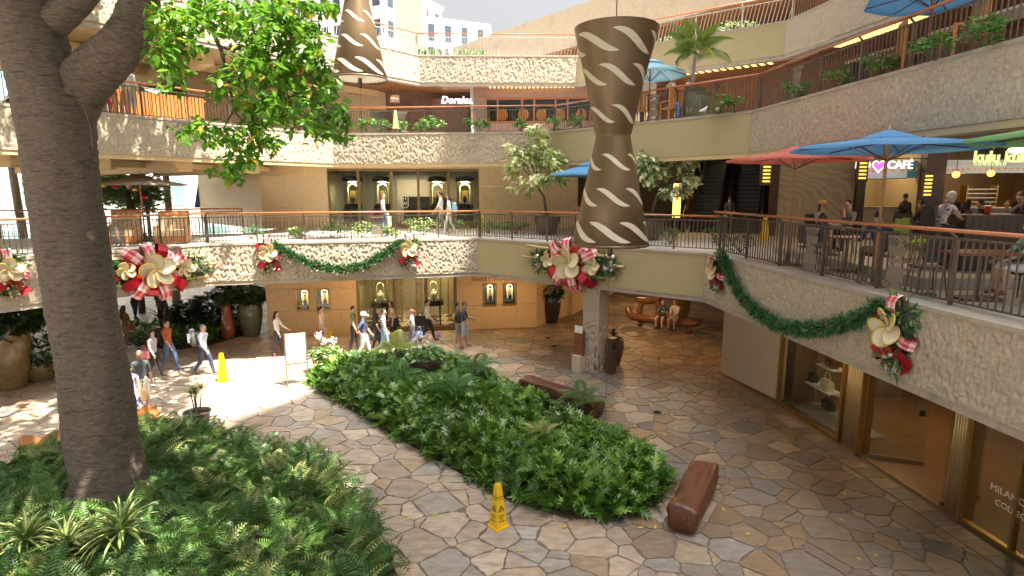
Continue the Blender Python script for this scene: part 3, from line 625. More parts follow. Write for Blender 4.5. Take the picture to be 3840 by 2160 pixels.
# shelf stand in the bag window
sh = thing('shelf_stand', 'brass pole stand with white shelves in the bag window', 'shelf', rpt(0, 1.0, .06), RSA)
def sx_(px, py): q0, q1 = rpt(0, 1.0, 0)[:2], rpt(5, 1.0, 0)[:2]; v = onplane(px, py, q0, q1); return v[0], v[1] - .06
shelves = [(*sx_(3119, 1378), .75), (*sx_(3042, 1430), .8), (*sx_(3100, 1462), .8), (*sx_(3182, 1492), .75), (*sx_(3105, 1538), .95)]
for x in (shelves[1][0] + .1, shelves[2][0] + .15, shelves[3][0]): MB().tube([(x, .1, 0), (x, .1, 2.6)], .018, 6).build('pole', mt['brass'], sh)
for x, z, w in shelves: MB().box((x, 0, z), (w, .42, .03)).build('shelf_board', mt['white'], sh)
kind(MB().box((1.35, .75, .075), (2.3, 1.0, .05)).build('shop_floor', M('grey_plinth', (.26, .25, .24), .3), None, loc=rpt(.2, 0, 0), rz=RSA), 'structure')
def bag(label, loc, rz, m, s=1.0):
    t = thing('handbag', label, 'handbag', loc, rz)
    b = MB(); V = []; 
    for z, w, d in ((0, .3, .13), (.03, .33, .15), (.15, .32, .13), (.21, .29, .07)):
        V += [(-w / 2 * s, -d / 2 * s, z * s), (w / 2 * s, -d / 2 * s, z * s), (w / 2 * s, d / 2 * s, z * s), (-w / 2 * s, d / 2 * s, z * s)]
    F = [(3, 2, 1, 0), (12, 13, 14, 15)] + [(r * 4 + i, r * 4 + (i + 1) % 4, r * 4 + 4 + (i + 1) % 4, r * 4 + 4 + i) for r in range(3) for i in range(4)]
    b.add(V, F); b.build('body', m, t)
    MB().box((0, -.073 * s, .13 * s), (.3 * s, .02, .12 * s)).build('flap', m, t); MB().box((0, -.09 * s, .08 * s), (.05 * s, .015, .035 * s)).build('clasp', mt['gold'], t)
    MB().tube([(-.13 * s, 0, .2 * s), (-.1 * s, 0, .33 * s), (0, 0, .38 * s), (.1 * s, 0, .33 * s), (.13 * s, 0, .2 * s)], .01 * s, 5).build('strap', m, t)
bm = {'black': M('black_leather', (.02, .018, .018), .4), 'cream': M('cream_leather', (.7, .6, .46), .5), 'brown': M('brown_leather', (.16, .07, .035), .45), 'plum': M('plum_leather', (.06, .025, .05), .4)}
for i, (lab, m) in enumerate((('brown leather handbag on the upper white shelf', 'brown'), ('black leather handbag on the shelf left of the cream bag', 'black'), ('cream leather handbag on the middle white shelf', 'cream'), ('tan handbag on the shelf beside the cream bag', 'brown'), ('black leather handbag on the lowest white shelf', 'black'))):
    x, z, w = shelves[i]; bag(lab, rpt(x, 1.0, z + .08), RSA + R(-8), bm[m], 1.3)
pl = thing('display_plinth', 'cream display tray on brass posts behind the lettered glass', 'table', rpt(ra[4] + 1.35, .9, .05), RSA)
MB().box((0, 0, .8), (.9, .6, .06)).build('tray', mt['ivory'], pl)
for x in (-.4, .4):
    for y in (-.25, .25): MB().tube([(x, y, 0), (x, y, 1.5 if y > 0 else .78)], .016, 6).build('post', mt['brass'], pl)
MB().bar((-.4, .25, 1.5), (.4, .25, 1.5), .03, .03).build('top_rail', mt['brass'], pl)
bag('dark plum handbag on the cream tray behind the lettered glass', rpt(ra[4] + 1.3, .9, .9), RSA, bm['plum'], 1.5)
cb = thing('back_cabinet', 'dark open cabinet of handbags at the back of the boutique', 'cabinet', rpt(5.2, 5.6, .05), RSA)
MB().box((0, .3, 1.2), (4.6, .08, 2.4)).build('back_panel', mt['darkwood'], cb)
for z in (.5, 1.05, 1.6): MB().box((0, .05, z), (4.5, .42, .04)).build('shelf_board', mt['wood2'], cb)
for x in (-2.28, -.75, .75, 2.28): MB().box((x, .05, 1.2), (.06, .45, 2.4)).build('upright', mt['darkwood'], cb)
for k in range(6): bag(['tan handbag at the near end of the dark back cabinet', 'black handbag low on the dark back cabinet', 'cream handbag centred on the dark back cabinet', 'brown handbag on the middle board of the dark cabinet', 'plum handbag at the far side of the dark cabinet', 'black handbag high on the dark cabinet'][k], rpt(5.2 - 1.9 + k * .75, 5.55, (.57, 1.12)[k % 2] + .05), RSA, bm[['brown', 'black', 'cream', 'brown', 'plum', 'black'][k]], 1.3)
for i in range(3): lamp('shop_light', rpt(1.6 + i * 3.1, 2.6, 2.93), 9, (1, .66, .34), .7)
# --- jeweller, upper deck
UW0, UW1 = (-11.9, 27.9), (3.2, 28.6)
ue = [onplane(p, 740, UW0, UW1)[0] for p in (1230, 1345, 1467, 1569, 1682, 1797)]
panel_wall('upper_jeweller_wall', 'travertine wall of the upper deck jeweller in a colour raised for bounced light', UW0, UW1, 4.26, 7.3, M('bounce_lit_travertine', (.80, .62, .38), .45, var=.1, vscale=9, wear=((.66, .48, .27), 4, .5)), [(round(ue[0], 3), round(ue[-1], 3), 4.26, 7.1)], pw=1.7, ph=1.0)  # travertine colour raised to stand for light bounced off the sunny deck
panel_wall('return_wall', 'shaded travertine side wall of the upper deck jeweller', (-17.8, 33.5), UW0, 4.26, 7.2, mt['travertine'], pw=1.6, ph=1.0)
_, UL, UA = frame2(UW0, UW1)
def upt(x, y, z): return (UW0[0] + x * math.cos(UA) - y * math.sin(UA), UW0[1] + x * math.sin(UA) + y * math.cos(UA), z)
room(upt(ue[0], 0, 0)[:2], upt(ue[-1], 0, 0)[:2], 3.6, 4.26, 7.1, mt['sage'], mt['woodfloor'], mt['cream'])
us = storefront('upper_storefront', 'bronze framed glass storefront of the upper deck jeweller', upt(ue[0], .1, 0)[:2], upt(ue[-1], .1, 0)[:2], 4.27, 7.1, [e - ue[0] for e in ue], mt['bronze'], .11, sill=.3)
em = MB(); ex = ue[2] - ue[0] + .62; pts = [(ex + x, -.03, 5.55 + z) for x, z in ((-.1, .3), (.1, .3), (.17, .22), (.17, -.22), (.1, -.3), (-.1, -.3), (-.17, -.22), (-.17, .22))]
for i in range(8): em.bar(pts[i], pts[(i + 1) % 8], .03, .02, up=(0, 1, 0))
em.build('emblem', mt['white'], us); text('lettering', 'H', .26, mt['white'], us, (ex, -.03, 5.6), ext=.006, align='CENTER'); text('lettering', 'W', .26, mt['white'], us, (ex, -.03, 5.36), ext=.006, align='CENTER')
for i, p in enumerate((1303, 1418, 1630, 1737)):
    vitrine(['glass display case with jewel bust in the first bay of the upper storefront', 'glass display case with jewel bust beside the upper jeweller door', 'glass display case with jewel bust past the upper jeweller door', 'glass display case with jewel bust in the last bay of the upper storefront'][i], upt(onplane(p, 740, UW0, UW1)[0] + .05, .95, 4.3), UA, .94, legs=False, vase=False)
lamp('shop_light', upt((ue[0] + ue[-1]) / 2, 2, 6.95), 26, (1, .85, .62), 1.5)
kind(MB().box(((ue[2] + ue[4]) / 2 - ue[0], 3.5, 5.5), (3.2, .05, 2.3)).build('shop_wall', mt['cream'], None, loc=upt(ue[0], 0, 0), rz=UA), 'structure')
b = MB(); b.box(((ue[2] + ue[4]) / 2 - ue[0], 3.2, 5.0), (2.4, .4, 1.5)); tag(b.build('sales_cabinet', mt['black'], None, loc=upt(ue[0], 0, 0), rz=UA), 'black cabinet at the back of the upper jeweller', 'cabinet')
# --- shops of the third level
OL = [(-14.5, 27.2), (-6.9, 33.0)]; _, OLL, OLA = frame2(*OL)
mt['pinkstone'] = M('pink_beige', (.56, .40, .26), .55, var=.1, vscale=4); mt['brownwall'] = M('brown_plaster', (.17, .085, .06), .6, var=.3, vscale=3, wear=((.10, .05, .035), 2, .6))
def oq(px, py): return onplane(px, py, *OL)
o1, o2, o3 = oq(1262, 400)[0], oq(1352, 400)[0], oq(1545, 400)[0]
ow = panel_wall('dress_shop_wall', 'pink beige wall of the upper deck dress shop with bronze name', OL[0], OL[1], 8.46, 11.4, mt['pinkstone'], [(round(o1 - 1.4, 3), round(o1 + .6, 3), 8.46, 10.5), (round(o2 + .5, 3), round(o3, 3), 8.46, 10.4)], pw=2.2, ph=1.3)
def olp(x, y, z): return (OL[0][0] + x * math.cos(OLA) - y * math.sin(OLA), OL[0][1] + x * math.sin(OLA) + y * math.cos(OLA), z)
room(olp(o1 - 1.4, .3, 0)[:2], olp(o3, .3, 0)[:2], 3, 8.46, 11.0, mt['sage'], mt['deck'], mt['cream'])
storefront('dress_shop_window', 'frameless shop window beside the hanging name sign', olp(o2 + .5, .15, 0)[:2], olp(o3, .15, 0)[:2], 8.47, 10.4, [.03, o3 - o2 - .53], mt['bronze'], .06, gm=mt['glass'])
storefront('dress_shop_window', 'frameless shop window under the bronze name letters', olp(o1 - 1.4, .15, 0)[:2], olp(o1 + .6, .15, 0)[:2], 8.47, 10.5, [.03, 1.97], mt['bronze'], .06, gm=mt['glass'])
a_ = oq(1296, 352); text('lettering', 'Olivia', .62, mt['bronze'], ow, (a_[0], -.03, a_[1]), ext=.03)
sg = thing('hanging_sign', 'small dark hanging sign reading Olivia under the boarded ceiling', 'sign', (*PY(1480, 371, 29.3).xy, 0), 0)
p_ = PY(1480, 371, 29.3); MB().box((0, 0, p_.z), (.46, .05, .36)).build('board', mt['brownwall'], sg); MB().box((0, -.03, p_.z - .11), (.3, .012, .012)).build('rule', mt['ivory'], sg)
for x in (-.13, .13): MB().tube([(x, 0, p_.z + .17), (x, 0, 11.36)], .01, 5).build('hanger', mt['metal'], sg)
text('lettering', 'Olivia', .17, mt['ivory'], sg, (0, -.027, p_.z - .03), ext=.005, align='CENTER')
lamp('shop_light', olp((o1 + o3) / 2, 1.8, 10.9), 22, (1, .85, .65), 1.0)
# restaurant front
EW = [(-6.9, 33.0), (-2.3, 33.3)]; panel_wall('restaurant_entry_wall', 'dark brown plaster wall with white script restaurant name', EW[0], EW[1], 8.46, 11.4, mt['brownwall'], pw=1.55, ph=2.94)
a_ = onplane(1728, 388, (-4.3, 32.9), (-2.3, 33.0)); sb = panel_wall('restaurant_sign_wall', 'brown plaster block carrying the white script name', (-4.35, 32.7), (-2.35, 32.8), 8.46, 11.0, mt['brownwall'], pw=2.2, ph=2.6)
text('lettering', 'Doraku.', .52, M('neon_white', (.9, .9, .9), .4, emit=(1, 1, 1), est=.7), sb, (.5, -.05, onplane(1728, 388, (-4.35, 32.7), (-2.35, 32.8))[1]), ext=.03, shear=.2, bold=.008)
RW = [(-2.0, 31.6), (6.2, 31.0)]; _, RWL, RWA = frame2(*RW)
rx = [onplane(p, 420, *RW) [0] for p in (1822, 1866, 1957, 2003, 2083, 2128, 2215, 2300)]
z0r = onplane(1822, 462, *RW)[1]; z1r = onplane(1822, 367, *RW)[1]
rw = panel_wall('restaurant_wall', 'brown plaster restaurant front around an orange framed window', RW[0], RW[1], 8.46, 11.4, M('brick_brown', (.25, .15, .12), .6, var=.2, vscale=3), [(round(rx[0], 3), round(rx[-1], 3), round(z0r, 3), round(z1r, 3))], pw=2.1, ph=1.5)
def rwp(x, y, z): return (RW[0][0] + x * math.cos(RWA) - y * math.sin(RWA), RW[0][1] + x * math.sin(RWA) + y * math.cos(RWA), z)
mt['orangeframe'] = M('orange_frame', (.34, .12, .045), .4)
storefront('restaurant_window', 'long orange framed restaurant window with lantern glow inside', rwp(rx[0], .1, 0)[:2], rwp(rx[-1], .1, 0)[:2], z0r, z1r, [x - rx[0] for x in rx], mt['orangeframe'], .09, sill=.1)
room(rwp(0, .3, 0)[:2], rwp(RWL, .3, 0)[:2], 4.5, 8.46, 11.3, M('dim_wall', (.07, .06, .05), .7), mt['darkwood'], M('dim_ceiling', (.1, .09, .08), .7))
ln = MB(); 
ln.lathe([(.1, .1), (.2, .16), (.27, .27), (.29, .4), (.27, .53), (.2, .66), (.1, .72)], 16)
lanm = ln.mesh('lantern_body', M('lantern_paper', (.45, .13, .03), .7, emit=(1, .28, .06), est=.1), True)
for i, px in enumerate((1885, 1963, 2030, 2100, 2180)):
    p = PY(px, 434, 33.2); t = thing('paper_lantern', 'round orange paper lantern hanging inside the restaurant window', 'lantern', (p.x, p.y, p.z - .35), 0, 'orange lanterns in the restaurant window'); link('lantern_body', lanm, t)
    MB().lathe([(.1, .71), (.1, .78)], 10).build('cap', mt['black'], t); MB().tube([(0, 0, .77), (0, 0, 11.28 - p.z + .35)], .008, 4).build('cord', mt['black'], t)
lamp('shop_light', rwp(4, 2.5, 11.2), 8, (1, .8, .55), 1.0)
# right wing, third level: dark dining rooms under the boarded ceiling
dw = plain_wall('dining_wall', (7.5, 31.5), (17.5, 19), 8.46, 11.4, 'dark timber wall at the back of the dining terrace', mt['wood2'], cat='wall')
dw2 = plain_wall('dining_wall', (17.5, 19), (20, 4), 8.46, 11.4, 'dark timber wall of the terrace behind the timber chairs', mt['wood2'], cat='wall')
# --- cafe row on the second level
mt['mural'] = M('mural_wall', (.52, .40, .24), .6, var=.05)
def mural():
    m = mt['mural']; t = m.node_tree; N = t.nodes; L = t.links; b = N['Principled BSDF']
    tc = N.new('ShaderNodeTexCoord'); w = N.new('ShaderNodeTexWave'); w.inputs['Scale'].default_value = 1.1; w.inputs['Distortion'].default_value = 26; w.inputs['Detail'].default_value = 3; w.inputs['Detail Scale'].default_value = .45
    mp = N.new('ShaderNodeMapping'); mp.inputs['Rotation'].default_value = (0, R(70), 0); L.new(tc.outputs['Object'], mp.inputs[0]); L.new(mp.outputs[0], w.inputs[0])
    cr = N.new('ShaderNodeValToRGB'); cr.color_ramp.elements[0].color = (.47, .375, .25, 1); cr.color_ramp.elements[1].color = (.56, .455, .32, 1); cr.color_ramp.elements[0].position = .42; cr.color_ramp.elements[1].position = .5
    L.new(w.outputs[0], cr.inputs[0]); L.new(cr.outputs[0], b.inputs['Base Color'])
mural()
CY = 23.6
def cx_(px, y=CY): return PY(px, 800, y).x
cafe = thing('mural_panel', 'tall tan mural wall with leaf line drawing behind the parasols', 'wall', (0, CY, 0))
MB().box(((cx_(2905) + cx_(3205)) / 2, .1, 6.1), (cx_(3205) - cx_(2905), .2, 3.66)).build('mural_face', mt['mural'], cafe)
MB().box((cx_(2898), .05, 6.1), (.22, .35, 3.66)).build('edge_post', mt['darkwood'], cafe); MB().box((cx_(3212), .05, 6.1), (.35, .4, 3.66)).build('edge_post', mt['darkwood'], cafe)
yl = M('slot_lamp', (1, .7, .1), .5, emit=(1, .62, .08), est=.5)
def slotlamp(label, px, py0, py1, y, n, sl=.04):
    a = PY(px, py0, y); b = PY(px, py1, y); t = thing('slotted_lamp', label, 'lamp', (a.x, y, 0))
    for k in range(n):
        z = a.z + (b.z - a.z) * k / (n - 1); MB().box((0, 0, z), (.26, .05, abs(b.z - a.z) / n * .5)).build('glow_slot', yl, t)
    MB().box((0, .06, (a.z + b.z) / 2), (.46, .06, abs(b.z - a.z) + .3)).build('back_plate', mt['darkwood'], t)
slotlamp('yellow glowing slotted wall lamp beside the escalator', 2878, 612, 680, 22.6, 6); slotlamp('yellow glowing slotted wall lamp on the dark pillar by the noodle shop', 3485, 660, 730, CY - .5, 6); slotlamp('yellow glowing slotted lamp below the red parasol tip', 3240, 598, 668, CY - .5, 6)
pil = plain_wall('cafe_pillar', (cx_(3455), CY), (cx_(3530), CY), 4.26, 7.93, 'dark timber pillar between the two cafes', mt['darkwood'], cat='pillar')
x0, x1 = cx_(3225), cx_(3458)
room((x0, CY), (x1, CY), 3.2, 4.26, 7.93, M('cafe_wall', (.4, .3, .16), .6), mt['deck'], mt['cream'], side=True)
x2, x3 = cx_(3530), cx_(4100)
room((x2, CY), (x3, CY), 4.0, 4.26, 7.93, M('kitchen_wall', (.30, .22, .12), .5), mt['deck'], mt['darksoffit'], side=True)
def screen(label, px0, py0, px1, py1, y, seed, food=True, col=(.75, .78, .74)):
    a = PY(px0, py0, y); b = PY(px1, py1, y); t = thing('menu_screen', label, 'screen', (a.x, y, 0)); w = b.x - a.x; h = a.z - b.z; r = random.Random(seed)
    MB().box((w / 2, .03, (a.z + b.z) / 2), (w + .05, .05, h + .05)).build('bezel', mt['black'], t)
    MB().box((w / 2, 0, (a.z + b.z) / 2), (w, .02, h)).build('display', M('screen_glow', tuple(v * .5 for v in col), .4, emit=col, est=.07), t)
    m = MB()
    for k in range(5 if food else 2):
        m.box(((k + .5) / (5 if food else 2) * w, -.012, b.z + h * (.3 if food else .5)), (w * .1 if food else w * .25, .006, h * .18))
    m.build('food_picture', M('food_print', (r.uniform(.4, .7), r.uniform(.2, .4), .1), .5, emit=(.5, .25, .08), est=.1), t)
    m = MB()
    for k in range(3): m.box((w * .5, -.012, b.z + h * (.62 + k * .11)), (w * r.uniform(.5, .8), .006, h * .025))
    m.build('text_line', mt['taupe'], t)
ys = CY + .6
screen('lit menu screen with red cup under the pink heart', 3258, 610, 3325, 670, ys, 1, False); screen('lit menu screen with orange dessert beside the pink heart', 3330, 606, 3400, 668, ys, 2, False); screen('blue and green picture screen at the cafe edge', 3405, 605, 3450, 665, ys, 3, False, (.1, .25, .3))
screen('lit menu board next to the dark cafe pillar', 3532, 600, 3618, 652, ys, 4); screen('lit menu board under the first noodle shop letters', 3624, 600, 3732, 650, ys, 5); screen('lit menu board under the last noodle shop letters', 3738, 598, 3850, 648, ys, 6)
cs = thing('cafe_sign', 'white glowing cafe name with a pink neon heart', 'sign', (0, CY, 0)); mw = M('sign_white', (1, 1, 1), .4, emit=(1, 1, 1), est=.5)
a = PY(3216, 632, CY); text('lettering', 'RO', .44, mw, cs, (a.x - .12, 0, a.z), ext=.03); a = PY(3326, 632, CY); text('lettering', 'CAFÉ', .44, mw, cs, (a.x, 0, a.z), ext=.03)
h = MB(); a = PY(3294, 622, CY); pts = [(16 * math.sin(t) ** 3, 13 * math.cos(t) - 5 * math.cos(2 * t) - 2 * math.cos(3 * t) - math.cos(4 * t)) for t in [2 * math.pi * k / 28 for k in range(28)]]
h.add([(a.x + p[0] * .0135, -.04, a.z + p[1] * .0135) for p in pts] + [(a.x + p[0] * .0135, .04, a.z + p[1] * .0135) for p in pts], [tuple(range(28)), tuple(range(28, 56))[::-1]] + [(i, 28 + i, 28 + (i + 1) % 28, (i + 1) % 28) for i in range(28)])
h.build('heart', M('neon_pink', (1, .1, .7), .4, emit=(1, .06, .62), est=.8), cs); MB().tube([(a.x + p[0] * .0155, -.03, a.z + p[1] * .0155) for p in pts + pts[:1]], .022, 5, cap=False).build('heart_outline', mw, cs)
MB().box((cx_(3335), .08, PY(3300, 594, CY).z), (3.0, .04, .05)).build('sign_rail', mt['metal'], cs)
ks = thing('noodle_sign', 'pale green glowing noodle shop letters over the counter', 'sign', (0, CY - .3, 0)); mg = M('sign_green', (.7, .8, .4), .4, emit=(.75, .85, .35), est=.22)
a = PY(3648, 608, CY - .3); text('lettering', 'kulu kulu', .62, mg, ks, (a.x, 0, a.z), ext=.03, bold=.014); a = PY(3650, 621, CY - .3); text('lettering', 'H O N O L U L U', .17, mg, ks, (a.x, 0, a.z), ext=.02)
MB().box((a.x + 1.4, .12, a.z + .25), (3.6, .05, .05)).build('sign_rail', mt['metal'], ks)
for i, (px, py) in enumerate(((3585, 655), (3716, 650), (3465 + 280, 640))[:2]):
    p = PY(px, py, CY - .2); t = thing('pendant_lamp', ['small glowing orange globe pendant next to the dark cafe pillar', 'small glowing orange globe pendant under the noodle shop letters'][i], 'lamp', p, 0, 'orange globe pendants'); MB().ball((0, 0, 0), .13, 12).build('globe', M('amber_globe', (1, .4, .08), .4, emit=(1, .3, .05), est=1.6), t, True); MB().tube([(0, 0, .12), (0, 0, 7.94 - p.z)], .012, 5).build('cord', mt['black'], t)
ct = thing('cafe_counter', 'pale cafe service counter below the menu screens', 'counter', (0, CY + 1.2, 4.3)); MB().box(((x0 + x1) / 2, 0, .52), (x1 - x0 - .2, .5, 1.04)).build('counter_front', mt['cream'], ct); MB().box(((x0 + x1) / 2, -.03, 1.07), (x1 - x0 - .15, .62, .05)).build('counter_top', mt['taupe'], ct)
ct = thing('kitchen_counter', 'dark noodle shop counter with bright kitchen behind', 'counter', (0, CY + .9, 4.3)); MB().box(((x2 + x3) / 2, 0, .52), (x3 - x2 - .2, .5, 1.04)).build('counter_front', mt['darkwood'], ct); MB().box(((x2 + x3) / 2, -.03, 1.07), (x3 - x2 - .15, .62, .05)).build('counter_top', mt['brass'], ct)
rk = thing('kitchen_rack', 'steel kitchen rack with stacked trays behind the noodle counter', 'shelf', (cx_(3660, CY + 2), CY + 2, 4.3))
for k in range(5): MB().box((0, 0, 1.1 + k * .18), (1.3, .4, .05)).build('rack_tray', mt['white'], rk)
for x in (-.65, .65): MB().box((x, 0, 1), (.04, .4, 2)).build('rack_post', mt['brass'], rk)
lamp('shop_light', ((x0 + x1) / 2, CY + 1.4, 7.8), 18, (1, .8, .5), .8); lamp('shop_light', ((x2 + x3) / 2 - 1, CY + 1.4, 7.8), 18, (1, .62, .3), .8)
# fan light on the cafe ceiling
p = PY(3812, 560, 21); fl = thing('ceiling_fan', 'dark ceiling fan with amber bowl lamp in front of the noodle shop', 'fan', (p.x, p.y, p.z)); MB().lathe([(.02, -.16), (.16, -.12), (.24, 0), (.2, .04)], 16).build('lamp_bowl', M('amber_bowl', (1, .7, .35), .4, emit=(1, .6, .22), est=4), fl, True)
for k in range(5): an = R(72 * k); MB().box((.55 * math.cos(an), .55 * math.sin(an), .12), (.8, .16, .02), rz=an).build('blade', mt['darkwood'], fl)
MB().tube([(0, 0, .04), (0, 0, 7.94 - p.z)], .03, 6).build('rod', mt['darkwood'], fl)
mt['dimlamp'] = M('lamp_dim', (1, .8, .5), .5, emit=(1, .62, .25), est=2)
# soffit downlights along the cafe edge
for k in range(10):
    q = Vector(offset(L3, -.9)[3]).lerp(Vector(offset(L3, -.9)[4]), k / 9); t = thing('downlight', 'small warm downlight in the dark soffit above the cafe', 'lamp', (q.x, q.y, 7.93), 0, 'warm downlights along the cafe soffit'); MB().lathe([(.035, 0), (.035, .02)], 10).build('lens', mt['dimlamp'], t)
lamp('soffit_light', (9.5, 12.5, 7.88), 16, (1, .7, .42), .4); lamp('soffit_light', (10.5, 18.5, 7.88), 16, (1, .7, .42), .4); lamp('soffit_light', (8, 24, 7.88), 18, (1, .7, .4), .4)
# ground floor soffit lamps
for i, (x, y, pw) in enumerate(((4.6, 24, 20), (6.6, 30, 20), (6.5, 20.6, 11), (-.2, 23.6, 11), (-6, 22.9, 8), (7.0, 13.5, 4))):
    t = thing('downlight', 'round warm downlight in the ground floor soffit', 'lamp', (x, y, 2.98), 0, 'warm downlights under the second deck'); MB().lathe([(.09, 0), (.09, .015)], 12).build('lens', mt['warmlamp'], t)
    lamp('soffit_light', (x, y, 2.95), pw, (1, .58, .26), .35)
# gold slatted light strips in the soffit of the top deck
gl = M('slat_glow', (1, .75, .3), .5, emit=(1, .62, .2), est=.6)
def slats(label, seg, t0, t1, d, n, poly=L4, z=11.33):
    a = Vector(offset(poly, -d)[seg]); b = Vector(offset(poly, -d)[seg + 1]); e = (b - a).normalized(); t = thing('slatted_light', label, 'lamp', (*a, z), math.atan2(e.y, e.x)); Ln = (b - a).length
    for k in range(n): x = Ln * (t0 + (t1 - t0) * k / (n - 1)); MB().box((x, 0, -.02), (Ln * (t1 - t0) / n * .5, .55, .02)).build('slat', gl, t)
    MB().box((Ln * (t0 + t1) / 2, 0, .02), (Ln * (t1 - t0) + .2, .62, .03)).build('tray', mt['darkwood'], t)
slats('golden slatted light strip under the rough top deck parapet', 3, .35, .95, .75, 22); slats('golden slatted light strip under the olive top deck parapet', 2, .1, .9, .75, 26); slats('pale slatted strip under the shadow crossed top deck parapet', 1, .45, .95, .75, 20)
# escalators
def escal(label, px, loc, rz, n=18, w=1.0):
    t = thing('escalator', label, 'escalator', loc, rz); run, rise = .32, .185
    sm = MB().box((0, 0, 0), (w, run, .16)).mesh('step', mt['black'])
    for k in range(n): link('step', sm, t, (0, k * run, k * rise + .05))
    L_ = n * run; H_ = n * rise
    for s in (-1, 1):
        MB().add([(s * (w / 2 + .12), -.6, 0), (s * (w / 2 + .12), L_, H_), (s * (w / 2 + .12), L_, H_ + .9), (s * (w / 2 + .12), -.6, .9), (s * (w / 2 + .24), -.6, 0), (s * (w / 2 + .24), L_, H_), (s * (w / 2 + .24), L_, H_ + .9), (s * (w / 2 + .24), -.6, .9)], [(3, 2, 1, 0), (4, 5, 6, 7), (0, 1, 5, 4), (1, 2, 6, 5), (2, 3, 7, 6), (3, 0, 4, 7)]).build('balustrade', mt['darkwood'], t)
        MB().tube([(s * (w / 2 + .18), -.75, .7), (s * (w / 2 + .18), -.6, .95), (s * (w / 2 + .18), L_, H_ + .95)], .05, 6).build('handrail', mt['black'], t)
p = P(2600, 868, 4.28); escal('dark escalator rising next to the cream wall', 2600, (8.3, 25.5, 4.28), R(-24)); escal('dark escalator rising beside the slotted yellow lamp', 2740, (9.9, 24.9, 4.28), R(-24))
kind(MB().box((6.5, 33, 6.1), (14, .2, 3.68)).build('shop_wall', mt['taupe']), 'structure'); kind(MB().box((17.4, 31, 6.1), (12.9, .2, 3.68)).build('shop_wall', mt['darkwood']), 'structure')
pw_ = PY(2535, 820, 26); sgn = thing('totem_sign', 'narrow glowing yellow totem sign with red emblem near the escalator', 'sign', (pw_.x, 26, 4.28)); MB().box((0, 0, 1.35), (.32, .1, 1.5)).build('face', M('totem_glow', (1, .75, .25), .5, emit=(1, .6, .12), est=.7), sgn); MB().box((0, 0, .3), (.36, .14, .6)).build('base', mt['black'], sgn)
MB().box((0, -.06, 1.6), (.13, .01, .5)).build('emblem', M('totem_red', (.6, .1, .03), .5, emit=(.8, .1, .02), est=1), sgn)
# ------------------------------------------------------------------ railings
def hourglass_panel(h=1.0):
    m = MB(); n = 15; rows = [(0, .24), (.25, .19), (.5, .16), (.75, .19), (1, .25)]
    def wid(t):
        for i in range(4):
            if rows[i][0] <= t <= rows[i + 1][0]: f = (t - rows[i][0]) / (rows[i + 1][0] - rows[i][0]); return rows[i][1] * (1 - f) + rows[i + 1][1] * f
    z = 0
    bands = [(0, .06, 0), (.06, .16, 1), (.16, .42, 0), (.42, .5, 1), (.5, .56, 0), (.56, .64, 1), (.64, .8, 0), (.8, .94, 1), (.94, 1, 0)]
    for a, b, sl in bands:
        wa, wb = wid(a), wid(b)
        if not sl: m.add([(-wa, 0, a * h), (wa, 0, a * h), (wb, 0, b * h), (-wb, 0, b * h), (-wa, .012, a * h), (wa, .012, a * h), (wb, .012, b * h), (-wb, .012, b * h)], [(0, 1, 2, 3), (7, 6, 5, 4), (0, 4, 5, 1), (3, 2, 6, 7), (1, 5, 6, 2), (0, 3, 7, 4)])
        else:
            for k in range(7):
                u0 = -1 + 2 * k / 7; u1 = u0 + .17; sh = .25
                m.add([(wa * max(-1, u0 - sh), 0, a * h), (wa * max(-1, min(1, u1 - sh)), 0, a * h), (wb * min(1, u1 + .05), 0, b * h), (wb * min(1, u0 + .05), 0, b * h)], [(0, 1, 2, 3)])
    return m.mesh('slotted_panel', mt['panelmetal'])
mt['panelmetal'] = M('panel_metal', (.2, .155, .125), .6, 0, var=.08)
PANEL = hourglass_panel(1.0)
def railing(label, p0, p1, z, hr, posts=1.5, gap=.118, panels=(), slant=0.0, rail_out=.12, top=None, m=None):
    o, L_, a = frame2(p0, p1); root = thing('railing', label, 'railing', (*o, z), a); top = top or hr - .13; m = m or mt['metal']
    MB().tube([(-.05, -rail_out, hr), (L_ + .05, -rail_out, hr)], .032, 8).build('handrail', mt['rail'], root, True)
    MB().box((L_ / 2, 0, top), (L_, .045, .03)).build('top_bar', m, root); MB().box((L_ / 2, 0, .07), (L_, .04, .025)).build('bottom_bar', m, root)
    bal = MB().bar((0, 0, .083), (slant, 0, top - .016), .02, .02, up=(0, 1, 0)).mesh('baluster', m)
    post = MB(); post.box((0, 0, top / 2), (.05, .05, top)); post.bar((0, 0, top), (0, -rail_out, hr - .02), .035, .03); post = post.mesh('post', m)
    n = max(1, round(L_ / posts)); 
    for k in range(n + 1): link('post', post, root, (min(max(L_ * k / n, .03), L_ - .03), 0, 0))
    nb = int(L_ / gap); cnt = 0
    for k in range(1, nb):
        x = L_ * k / nb
        if any(abs(x - q) < .02 for q in panels) or abs((x / (L_ / n)) - round(x / (L_ / n))) * (L_ / n) < .05: continue
        link('baluster', bal, root, (x, 0, 0))
    for q in panels:
        pp = link('slotted_panel', PANEL, root, (q, -.03, .06)); pp.scale = (1, 1, (top - .1))
    return root
def rseg(poly, i, d): q = offset(poly, -d); return q[i], q[i + 1]
def raily(lev, i, d): return rseg(lev, i, d)
a, b = rseg(L2, 0, .3); railing('bronze deck railing with lounge armchairs behind it', Vector(a).lerp(Vector(b), .2), Vector(b), 4.3, 1.0, panels=(4.7,))
a, b = rseg(L2, 1, .3); railing('sunlit bronze deck railing in front of the upper jeweller', a, b, 4.3, 1.0, panels=(5.65,))
a, b = rseg(L2, 2, .3); railing('bronze railing above the olive parapet beside the potted trees', a, Vector(b) + Vector((.35, .1)), 4.3, 1.02)
